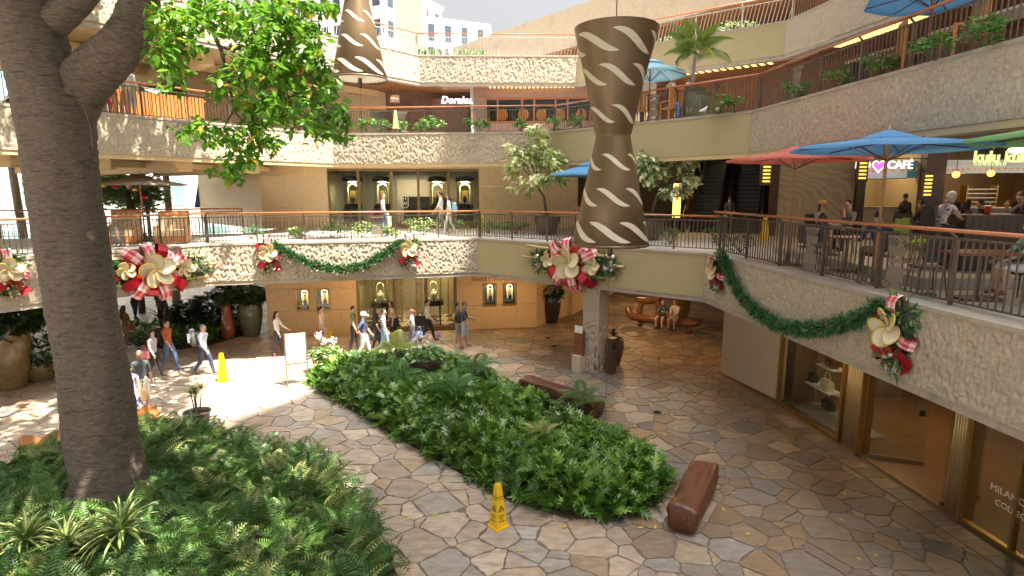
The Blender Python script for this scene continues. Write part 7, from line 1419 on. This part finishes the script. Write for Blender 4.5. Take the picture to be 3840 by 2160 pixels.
def finish_people():
    bpy.context.view_layer.update(); dg = bpy.context.evaluated_depsgraph_get(); made = []
    for d in PEOPLE: made.append(bpy.data.meshes.new_from_object(d['o'].evaluated_get(dg), preserve_all_data_layers=True, depsgraph=dg))
    for d, me in zip(PEOPLE, made):
        o = d['o']; o.modifiers.clear(); old = o.data; o.data = me; bpy.data.meshes.remove(old); me.name = 'person'
        sk = SK[d['skin']]; sm = d['shirt'] if not isinstance(d['shirt'], tuple) else cmat(d['shirt']); pm = d['pants'] if not isinstance(d['pants'], tuple) else cmat(d['pants']); fm = cmat(d['shoes'], 'shoe')
        me.materials.clear()
        for m in (sk, sm, pm, fm): me.materials.append(m)
        n = len(me.polygons); cen = np.zeros(n * 3, dtype=np.float32); me.polygons.foreach_get('center', cen); cen = cen.reshape(-1, 3)
        A = np.array([tuple(d['V'][a]) for a, b in d['E']]); B = np.array([tuple(d['V'][b]) for a, b in d['E']]); rad = np.array([(d['R'][a][0] + d['R'][b][0]) / 2 for a, b in d['E']])
        ab = B - A; t = np.clip(((cen[:, None] - A) * ab).sum(2) / np.maximum(1e-9, (ab * ab).sum(1)), 0, 1); dist = np.linalg.norm(cen[:, None] - (A + ab * t[..., None]), axis=2) - rad * .9; bi = dist.argmin(1)
        mp = {'shirt': 1, 'neck': 0, 'head': 0, 'hand': 0, 'pants': 2, 'foot': 3, 'uarm': 1 if d['sleeve'] != 'none' else 0, 'farm': 1 if d['sleeve'] == 'long' else 0, 'thigh': 2 if d['legs'] != 'bare' else 0, 'shin': 2 if d['legs'] == 'long' else 0}
        idx = np.array([mp[d['bone'][i]] for i in bi], dtype=np.int32); idx[(np.array([d['bone'][i] for i in bi]) == 'shirt') & (cen[:, 2] < d['pz'] - .02 * d['k'])] = 2
        me.polygons.foreach_set('material_index', idx); me.polygons.foreach_set('use_smooth', np.ones(n, dtype=bool)); me.update()
        # hair, face and hat follow the head
        h0, h1, h2 = (Vector(d['V'][i]) for i in d['hd']); up = (h2 - h0).normalized(); k = d['k']; xx = Vector((1, 0, 0)); yy = up.cross(xx).normalized(); Mx = Matrix((xx, yy, up)).transposed(); hm = HAIR[d['hair']]; c = h1 + up * .022 * k
        b = MB(); nn, mm = 18, 10; Vv = []; Ff = []
        for i in range(mm + 1):
            ph = math.pi * .5 - i / mm * math.pi * (.62 if d['hl'] != 'bald' else .3)
            for j in range(nn):
                th = 2 * math.pi * j / nn; fr = -math.sin(th); low = ph
                if fr > .25: low = max(ph, .42 * math.pi * (fr - .25) * .9 + .12)     # hairline over the forehead
                lump = 1 + .03 * math.sin(j * 5 + i * 3); Vv.append(c + Mx @ Vector((.083 * lump * math.cos(low) * math.cos(th), .102 * lump * math.cos(low) * math.sin(th) + .008, .108 * lump * math.sin(low))) * k)
        Ff = [(i * nn + j, i * nn + (j + 1) % nn, (i + 1) * nn + (j + 1) % nn, (i + 1) * nn + j) for i in range(mm) for j in range(nn)]; b.add(Vv, Ff)
        if d['hl'] in ('long', 'bob'):
            ln = .34 if d['hl'] == 'long' else .17; P0 = [c + Mx @ Vector((0, .06, .0)) * k, c + Mx @ Vector((0, .085, -.1)) * k]; P0.append(P0[1] + Vector((0, .03, -ln)) * k); b.tube(P0, [.075 * k, .085 * k, .055 * k], 12, sq=.55)
            for s in (-1, 1): b.tube([c + Mx @ Vector((s * .07, .02, .0)) * k, c + Mx @ Vector((s * .083, .03, -.1)) * k, c + Mx @ Vector((s * .085, .05, -.1 - ln * .6)) * k], [.03 * k, .035 * k, .02 * k], 8)
        if d['hl'] == 'tail': b.tube([c + Mx @ Vector((0, .09, .03)) * k, c + Mx @ Vector((0, .15, 0)) * k, c + Mx @ Vector((0, .14, -.2)) * k], [.035 * k, .035 * k, .012 * k], 8)
        b.build('hair', hm, o, True)
        for s in (-1, 1):
            MB().ball(c + Mx @ Vector((s * .031, -.083, .0)) * k, .010 * k, 6).build('eye', mt['eyes'], o)
            MB().ball(c + Mx @ Vector((s * .078, .008, -.015)) * k, .02 * k, 8, sc_=(.4, .8, 1.3)).build('ear', sk, o, True)
        MB().box(c + Mx @ Vector((0, -.083, -.062)) * k, (.04 * k, .012 * k, .008 * k)).build('mouth', mt['eyes'], o)
        MB().ball(c + Mx @ Vector((0, -.098, -.028)) * k, .016 * k, 8, sc_=(.8, 1, 1.3)).build('nose', sk, o, True)
        if d['skirt']:
            col_, ln = d['skirt']; z1 = d['pz'] + .08 * k; m = col_ if not isinstance(col_, tuple) else cmat(col_); MB().lathe([(.15 * k, z1), (.19 * k, z1 - .12 * k), (.22 * k, z1 - .3 * k), ((.20 + ln * .12) * k, z1 - ln * k)], 22, cap=False, sy=1.05).build('skirt', m, o, True)
        if d['hat']:
            kind_, col_ = d['hat']; m = cmat(col_, 'hat'); b = MB()
            if kind_ == 'cap': prof = [(.104, .0), (.103, .05), (.075, .1), (.01, .12)]
            else: prof = [(.2, .03), (.185, .035), (.105, .045), (.1, .09), (.085, .13), (.01, .14)]
            for r_, z in prof: pass
            n_ = 20; Vv = [c + Mx @ Vector((r_ * math.cos(2 * math.pi * j / n_) * .9, r_ * math.sin(2 * math.pi * j / n_) * 1.05, z + .02)) * k for r_, z in prof for j in range(n_)]; b.add(Vv, [(i * n_ + j, i * n_ + (j + 1) % n_, (i + 1) * n_ + (j + 1) % n_, (i + 1) * n_ + j) for i in range(len(prof) - 1) for j in range(n_)])
            if kind_ == 'cap': b.add([c + Mx @ Vector(q) * k for q in ((-.08, -.08, .025), (.08, -.08, .025), (.06, -.19, .01), (-.06, -.19, .01))], [(0, 1, 2, 3)])
            b.build('hat', m, o, True)
mt['eyes'] = M('eyes', (.05, .03, .025), .4)
def G(px, py): return P(px, py, .032)
def backpack(label, per, off, rz, col, s=1.0):
    c, s_ = math.cos(per.rotation_euler.z), math.sin(per.rotation_euler.z); l = per.location; p = (l.x + off[0] * c - off[1] * s_, l.y + off[0] * s_ + off[1] * c, l.z + off[2]); t = thing('backpack', label, 'backpack', p, per.rotation_euler.z + rz); m = cmat(col, 'pack')
    b = MB(); n = 14; b.lathe([(.02, -.22), (.14, -.21), (.165, -.1), (.16, .08), (.13, .19), (.02, .23)], n, sy=.62); b.build('pack', m, t, True); MB().box((0, .1, -.07), (.2, .05, .18)).build('pocket', m, t)
    for x in (-.1, .1): MB().tube([(x, -.08, .18), (x * 1.1, -.2, .2), (x * 1.1, -.3, .05), (x, -.1, -.18)], .016, 5).build('strap', m, t)
    t.scale = (s, s, s); return t
def carry(label, per, off, col, w=.36, h=.34, d=.12, name='tote_bag', cat='bag'):
    c, s_ = math.cos(per.rotation_euler.z), math.sin(per.rotation_euler.z); l = per.location; p = (l.x + off[0] * c - off[1] * s_, l.y + off[0] * s_ + off[1] * c, l.z + off[2]); t = thing(name, label, cat, p, per.rotation_euler.z + R(90)); m = cmat(col, 'bag')
    V = [(x * w / 2 * k, y * d / 2 * q, z) for z, k, q in ((0, .85, 1), (.04, .92, 1.1), (h, 1.0, .7)) for x, y in ((-1, -1), (1, -1), (1, 1), (-1, 1))]; MB().add(V, [(3, 2, 1, 0)] + [(r_ * 4 + i, r_ * 4 + (i + 1) % 4, r_ * 4 + 4 + (i + 1) % 4, r_ * 4 + 4 + i) for r_ in range(2) for i in range(4)]).build('body', m, t)
    for y in (-d * .3, d * .3): MB().tube([(-w * .25, y, h), (-w * .15, y, h + .16), (w * .15, y, h + .16), (w * .25, y, h)], .01, 5).build('handle', m, t)
RT, LF, AW, TO = R(90), R(-90), R(180), 0.0       # facing: right, left, away, towards the camera
p = person('woman in white blouse and dark wide trousers walking to the sign', G(1045, 1335), RT, 1.62, 'walk', .35, shirt=(.75, .73, .70), pants=(.05, .055, .075), shoes=(.5, .06, .03), hair='black', hl='bob', sleeve='long', arms=(None, (.2, -.32, 1.0)))
p = person('woman in cream top carrying a yellow bag past the niches', G(1212, 1306), RT, 1.6, 'walk', .4, shirt=(.7, .62, .5), pants=blotch((.6, .55, .5), (.3, .26, .24), 30), shoes=(.1, .08, .07), hair='black', hl='tail', legs='short'); carry('yellow and white tote bag in a walking womans hand', p, (.28, -.06, .28), (.75, .48, .02), .44, .36); carry('small red shoulder bag against a patterned skirt', p, (-.25, .02, .5), (.5, .04, .04), .28, .2)
p = person('man in green patterned shirt and black trousers', G(1330, 1322), RT, 1.72, 'walk', .3, shirt=blotch((.14, .17, .09), (.32, .34, .2), 25), pants=(.03, .03, .035), shoes=(.05, .05, .05))
p = person('man in white cap and navy tee with white trousers in the sun', G(1368, 1348), RT, 1.7, 'walk', .55, shirt=(.06, .08, .14), pants=(.75, .75, .74), shoes=(.5, .5, .5), hair='grey', hat=('cap', (.85, .85, .84)), arms=((-.2, .05, .95), (.2, -.25, .85)))
p = person('woman in long black dress with shoulder bag before the storefront', G(1415, 1312), RT, 1.6, 'walk', .3, shirt=(.035, .035, .04), pants=(.035, .035, .04), shoes=(.1, .2, .4), hair='brown', hl='long', skirt=((.035, .035, .04), .62))
p = person('boy in blue and white striped polo and light jeans', G(1442, 1322), RT, 1.62, 'walk', .45, shirt=stripes((.03, .1, .35), (.75, .75, .75), 3.4), pants=(.2, .3, .42), shoes=(.1, .1, .1), hair='black')
p = person('woman with long auburn hair in white crop top and black shorts', G(1480, 1287), LF, 1.66, 'walk', .35, shirt=(.7, .64, .58), pants=(.02, .02, .025), shoes=(.2, .15, .1), hair='red', hl='long', sleeve='none', legs='short', skirt=((.02, .02, .025), .34), lean=.12)
p = person('woman in grey tee walking left with an arm held out', G(1548, 1318), LF, 1.58, 'walk', .35, shirt=(.34, .36, .4), pants=(.10, .13, .19), shoes=(.3, .3, .3), hair='red', hl='tail', arms=((-.22, -.35, 1.0), (.2, .05, .9)), skin=1); carry('blue bag at the hip of the woman in grey', p, (-.05, .26, .55), (.08, .16, .3), .26, .24)
p = person('young man in white tee and black trousers striding right', G(1605, 1282), RT, 1.74, 'walk', .7, shirt=(.72, .68, .62), pants=(.02, .02, .025), shoes=(.04, .04, .04)); carry('black shoulder bag of the striding young man', p, (-.12, .26, .72), (.02, .02, .025), .42, .36, .2)
p = person('man in navy tee and light shorts holding a phone', G(1742, 1308), RT, 1.78, 'walk', .25, shirt=(.04, .045, .07), pants=(.32, .38, .44), shoes=(.12, .05, .03), hair='brown', legs='short', skin=1, arms=(None, (.18, -.32, 1.02))); backpack('dark backpack with a straw hat on a navy tee', p, (0, .22, 1.25), R(0), (.03, .03, .035)); q = p.location; hh = thing('straw_hat', 'tan straw hat hanging on a dark backpack', 'hat', (q.x - .36, q.y - .05, 1.3), R(90)); MB().lathe([(.2, 0), (.19, .012), (.1, .02), (.095, .08), (.02, .1)], 18).build('crown', cmat((.5, .33, .12)), hh, True); hh.rotation_euler = (R(90), 0, R(-90))
p = person('person in white shoes half hidden behind the man in navy', G(1718, 1298), RT, 1.66, 'walk', .25, shirt=(.1, .1, .12), pants=(.3, .32, .35), shoes=(.7, .7, .7), hair='black', legs='short')
p = person('man in pale shirt and jeans with a grey backpack striding right', G(770, 1405), R(78), 1.72, 'walk', .75, shirt=(.50, .56, .64), pants=(.045, .065, .13), shoes=(.14, .08, .05), hair='grey', sleeve='short', lean=.08); backpack('grey backpack of the striding man in pale shirt', p, (0, .24, 1.2), 0, (.10, .105, .11), 1.1); carry('white plastic bag behind the grey backpack', p, (.05, .42, 1.05), (.75, .78, .85), .3, .3)
p = person('man in rust shirt and blue jeans striding right', G(640, 1392), R(82), 1.76, 'walk', .65, shirt=(.42, .12, .045), pants=(.10, .15, .30), shoes=(.05, .07, .14), hair='black'); backpack('black backpack on the rust shirt', p, (0, .23, 1.25), 0, (.03, .025, .025))
p = person('woman in striped long sleeve top and black trousers', G(585, 1418), R(80), 1.56, 'walk', .5, shirt=stripes((.72, .7, .68), (.25, .25, .3), 9), pants=(.025, .025, .03), shoes=(.05, .05, .05), hair='black', hl='bob', sleeve='long'); carry('pink shoulder bag of the woman in stripes', p, (-.24, .1, .72), (.42, .14, .14), .3, .28)
p = person('woman in olive jacket and khaki trousers walking away', G(478, 1308), R(165), 1.64, 'walk', .35, shirt=(.20, .14, .03), pants=(.24, .17, .10), shoes=(.03, .03, .03), hair='brown', hl='long', sleeve='long'); carry('tan shoulder bag of the woman in olive', p, (-.26, .0, .75), (.3, .14, .06), .3, .24)
p = person('man in dark blue clothes with crossbody bag walking to the street', P(510, 1203, .032), R(175), 1.76, 'walk', .3, shirt=(.03, .045, .10), pants=(.03, .04, .08), shoes=(.1, .05, .03), sleeve='long', arms=((-.25, -.1, 1.2), (.25, -.1, 1.2))); carry('dark crossbody bag on the man in dark blue', p, (-.2, .1, .9), (.06, .04, .05), .3, .22)
p = person('smiling man in grey printed tee and white shorts by the trunk', G(545, 1545), R(35), 1.68, 'walk', .3, shirt=(.085, .09, .10), pants=(.6, .58, .55), shoes=(.3, .2, .12), hair='grey', legs='short', skin=1)
q = p.location; m = MB(); 
p2 = person('woman in violet floral dress beside the trunk', G(505, 1580), R(20), 1.5, 'stand', shirt=blotch((.6, .6, .72), (.14, .1, .4), 14), pants=(.4, .35, .5), shoes=(.3, .2, .1), hair='black', hl='bob', legs='bare', sleeve='none', skirt=(blotch((.6, .6, .72), (.14, .1, .4), 14), .6))
carry('beige shoulder bag of the woman in the violet dress', p2, (.27, 0, .55), (.42, .3, .16), .24, .3)
# bench pair
bq = Vector((6.6, 25.0)); ba = math.atan2(b1.y - b0.y, b1.x - b0.x)
def onbench(x, y=0): return (bq.x + x * math.cos(ba) - y * math.sin(ba), bq.y + x * math.sin(ba) + y * math.cos(ba), 0)
p = person('grey haired woman in dark teal top seated on the driftwood bench', onbench(.05, -.06), ba, 1.62, 'sit', shirt=blotch((.04, .06, .07), (.1, .2, .22), 12), pants=(.02, .02, .025), shoes=(.1, .08, .06), hair='grey', legs='bare', seat=.56, wide=1.2, arms=((-.12, -.28, 1.25), (.15, -.25, 1.2)))
p = person('man in white tee and white shorts seated on the driftwood bench', onbench(.62, -.06), ba, 1.72, 'sit', shirt=(.62, .56, .5), pants=(.5, .45, .42), shoes=(.08, .05, .04), hair='brown', legs='short', seat=.58, skin=1, lean=.1, arms=((-.08, -.4, 1.0), (.1, -.4, 1.0)))
# second deck walkers
def D(px, py=868): b = P(px, py, 4.27); return b
b = D(1440, 872); p = person('woman in grey top carrying shopping bags past the upper storefront', (b.x, b.y, 4.265), RT, 1.62, 'walk', .4, shirt=(.5, .46, .42), pants=(.05, .07, .14), shoes=(.4, .2, .1), hair='red', hl='bob'); carry('white and green shopping bag beside the deck railing', p, (.22, -.1, .2), (.55, .75, .5), .4, .5, .16)
b = D(1655, 872); p = person('man in white shirt walking left on the sunny deck', (b.x, b.y, 4.265), LF, 1.7, 'walk', .5, shirt=(.75, .75, .74), pants=(.4, .36, .3), shoes=(.6, .6, .6), hair='black', arms=(None, (.2, -.3, .85)))
b = D(1685, 876); p = person('woman in white shirt and pale trousers walking beside the man in white', (b.x, b.y, 4.265), LF, 1.62, 'walk', .55, shirt=(.78, .78, .76), pants=(.6, .58, .52), shoes=(.6, .6, .6), hair='brown', hl='long'); backpack('pale blue backpack of the woman in white', p, (0, .23, 1.1), 0, (.35, .5, .6))
# by the escalators
b = P(2690, 860, 4.27); p = person('woman in cream top near the escalators', (b.x, b.y + .3, 4.265), R(60), 1.62, 'stand', shirt=(.5, .42, .32), pants=(.4, .36, .32), shoes=(.1, .1, .1), hair='brown', hl='bob', arms=((-.1, -.3, 1.05), (.15, -.3, 1.05))); carry('blue shopping bag on the floor by the escalators', p, (-.1, -.35, .02), (.03, .3, .5), .42, .4, .2); carry('orange shopping bag on the floor by the escalators', p, (-.5, -.1, .02), (.6, .14, .03), .32, .4, .2)
b = P(2730, 876, 4.27); p = person('girl with ponytail and dark print top seen from behind', (b.x, b.y, 4.265), R(170), 1.5, 'walk', .3, shirt=blotch((.03, .03, .04), (.16, .12, .14), 20), pants=(.12, .12, .16), shoes=(.3, .2, .12), hair='black', hl='tail')
p = person('child standing on the dark escalator', (b.x + .55, b.y + 4.2, 4.9), R(10), 1.3, 'stand', shirt=(.12, .09, .08), pants=(.05, .05, .06), hair='black', skin=1)
# cafe guests
p = person('white haired woman in floral sleeveless top at the bar table', (8.8, 12.0, 4.46), R(84), 1.62, 'sit', shirt=blotch((.72, .68, .66), (.25, .08, .14), 16), pants=(.03, .03, .035), shoes=(.5, .45, .4), hair='white', sleeve='none', legs='short', seat=.78, lean=.22, wide=1.2, arms=((-.15, -.5, 1.12), (.12, -.52, 1.12)), skin=0)
p = person('grey haired man in dark checked shirt leaning over the bar table', (10.72, 12.0, 4.46), R(-90), 1.76, 'sit', shirt=(.085, .085, .1), pants=(.03, .03, .035), shoes=(.05, .05, .05), hair='brown', seat=.78, lean=.4, head=.3, wide=1.1, arms=((-.15, -.45, 1.35), (.15, -.55, 1.1)))
p = person('woman in straw hat seated by the mural', (8.05, 15.25, 4.46), R(20), 1.6, 'sit', shirt=(.3, .34, .38), pants=(.05, .05, .06), hair='brown', hl='long', hat=('brim', (.55, .36, .13)), seat=.5, arms=((-.1, -.35, 1.05), (.1, -.35, 1.05)))
p = person('young man in grey tee resting his chin on his hand', (8.6, 14.95, 4.46), R(-60), 1.72, 'sit', shirt=(.22, .23, .24), pants=(.04, .04, .05), hair='black', seat=.5, lean=.1, arms=((-.04, -.16, 1.5), (.1, -.35, 1.0)))
p = person('dark haired woman bending over the small cafe table', (7.3, 13.75, 4.27), R(150), 1.6, 'sit', shirt=(.03, .03, .07), pants=(.3, .3, .32), hair='black', hl='bob', seat=.5, lean=.35, sleeve='none')
p = person('man in navy shirt with back to the cafe railing', (7.6, 12.0, 4.27), R(172), 1.75, 'sit', shirt=(.035, .045, .08), pants=(.2, .15, .1), hair='black', seat=.5, lean=.25, wide=1.12, arms=((-.3, -.4, 1.1), (.3, -.4, 1.1)))
p = person('person in mint shirt and white trousers at the near cafe table', (8.4, 9.35, 4.27), R(-100), 1.65, 'sit', shirt=(.3, .55, .45), pants=(.66, .64, .64), hair='brown', shoes=(.2, .06, .04), seat=.5, legs='short', lean=.1, arms=((-.1, -.45, 1.05), (.12, -.45, 1.05)))
for k, (lab, x, y, rz, sh, hr, hl, ht) in enumerate((('person in dark cap at the cafe counter', 15.0, 22.4, 175, (.06, .02, .02), 'black', 'short', ('cap', (.1, .09, .08))), ('long haired woman at the cafe counter', 16.4, 21.8, 160, (.02, .02, .025), 'black', 'long', None), ('woman in plaid shirt waiting near the cafe', 16.2, 18.6, 90, (.10, .04, .06), 'black', 'short', None), ('person in black near the dark cafe pillar', 15.6, 17.2, 100, (.025, .025, .03), 'black', 'short', None), ('guest in black by the noodle counter', 18.6, 21.5, 150, (.03, .03, .035), 'black', 'bob', None), ('guest in dark clothes queueing at the noodle counter', 19.8, 21.8, 190, (.03, .03, .035), 'black', 'short', None))):
    person(lab, (x, y, 4.265), R(rz), 1.62 + .03 * (k % 3), 'stand', shirt=sh, pants=(.03, .03, .035), hair=hr, hl=hl, hat=ht)
for k, (lab, x, y, rz, sh, hr, hl) in enumerate((('woman in black seated at the table under the blue parasol edge', 10.9, 16.3, 150, (.03, .03, .04), 'black', 'bob'), ('man in dark jacket seated behind the blue parasol pole', 11.6, 16.5, 200, (.05, .04, .05), 'black', 'short'), ('woman in purple check shirt seated among the cafe crowd', 12.5, 16.2, 100, (.12, .05, .09), 'black', 'long'), ('man in black tee seated near the lime chairs', 13.2, 16.4, 240, (.025, .025, .03), 'brown', 'short'), ('seated guest in brown top before the noodle counter', 14.3, 16.0, 170, (.12, .07, .05), 'black', 'short'))):
    person(lab, (x, y, 4.46), R(rz), 1.66, 'sit', shirt=sh, pants=(.03, .03, .035), hair=hr, hl=hl, seat=.5, lean=.12, arms=((-.1, -.36, 1.02), (.12, -.36, 1.02)))
    metal_chair(['dark chair of the woman in black', 'dark chair of the man in dark jacket', 'dark chair of the woman in purple check', 'dark chair of the man in black tee', 'dark chair of the guest in brown top'][k], (x, y, 4.46), R(rz), mt['darkchair'])
table('dark cafe table of the couple under the blue parasol', (11.2, 15.7, 4.46), .1, .7, .7, .74, mt['darkchair']); table('dark cafe table among the crowded cafe guests', (13.0, 15.6, 4.46), .1, .8, .7, .74, mt['darkchair'])
# upper deck
b = P(355, 425, 8.5); p = person('woman in pink dress behind the big limb', (b.x - .3, b.y + .9, 8.465), R(150), 1.62, 'stand', shirt=(.6, .02, .16), pants=(.6, .02, .16), hair='brown', hl='bob', legs='bare', skirt=((.6, .02, .16), .55)); p = person('man in cream shirt and shorts beside the timber screen', (b.x + .45, b.y + 1.2, 8.465), R(170), 1.72, 'stand', shirt=(.6, .55, .5), pants=(.42, .36, .3), hair='brown', legs='short')
b = P(18, 385, 8.5); p = person('woman in floral dress at the far left of the upper deck', (b.x, b.y + .7, 8.465), R(10), 1.66, 'stand', shirt=blotch((.5, .1, .04), (.5, .4, .05), 16), pants=(.5, .1, .04), hair='red', hl='long', legs='bare', skirt=(blotch((.5, .1, .04), (.5, .4, .05), 16), .7))
b = P(2490, 440, 8.5); p = person('man in dark jacket and blue jeans in the upper timber chair', (b.x + .35, b.y + .95, 8.47), R(60), 1.74, 'sit', shirt=(.05, .055, .07), pants=(.08, .2, .42), hair='black', seat=.5, sleeve='long')
finish_people()
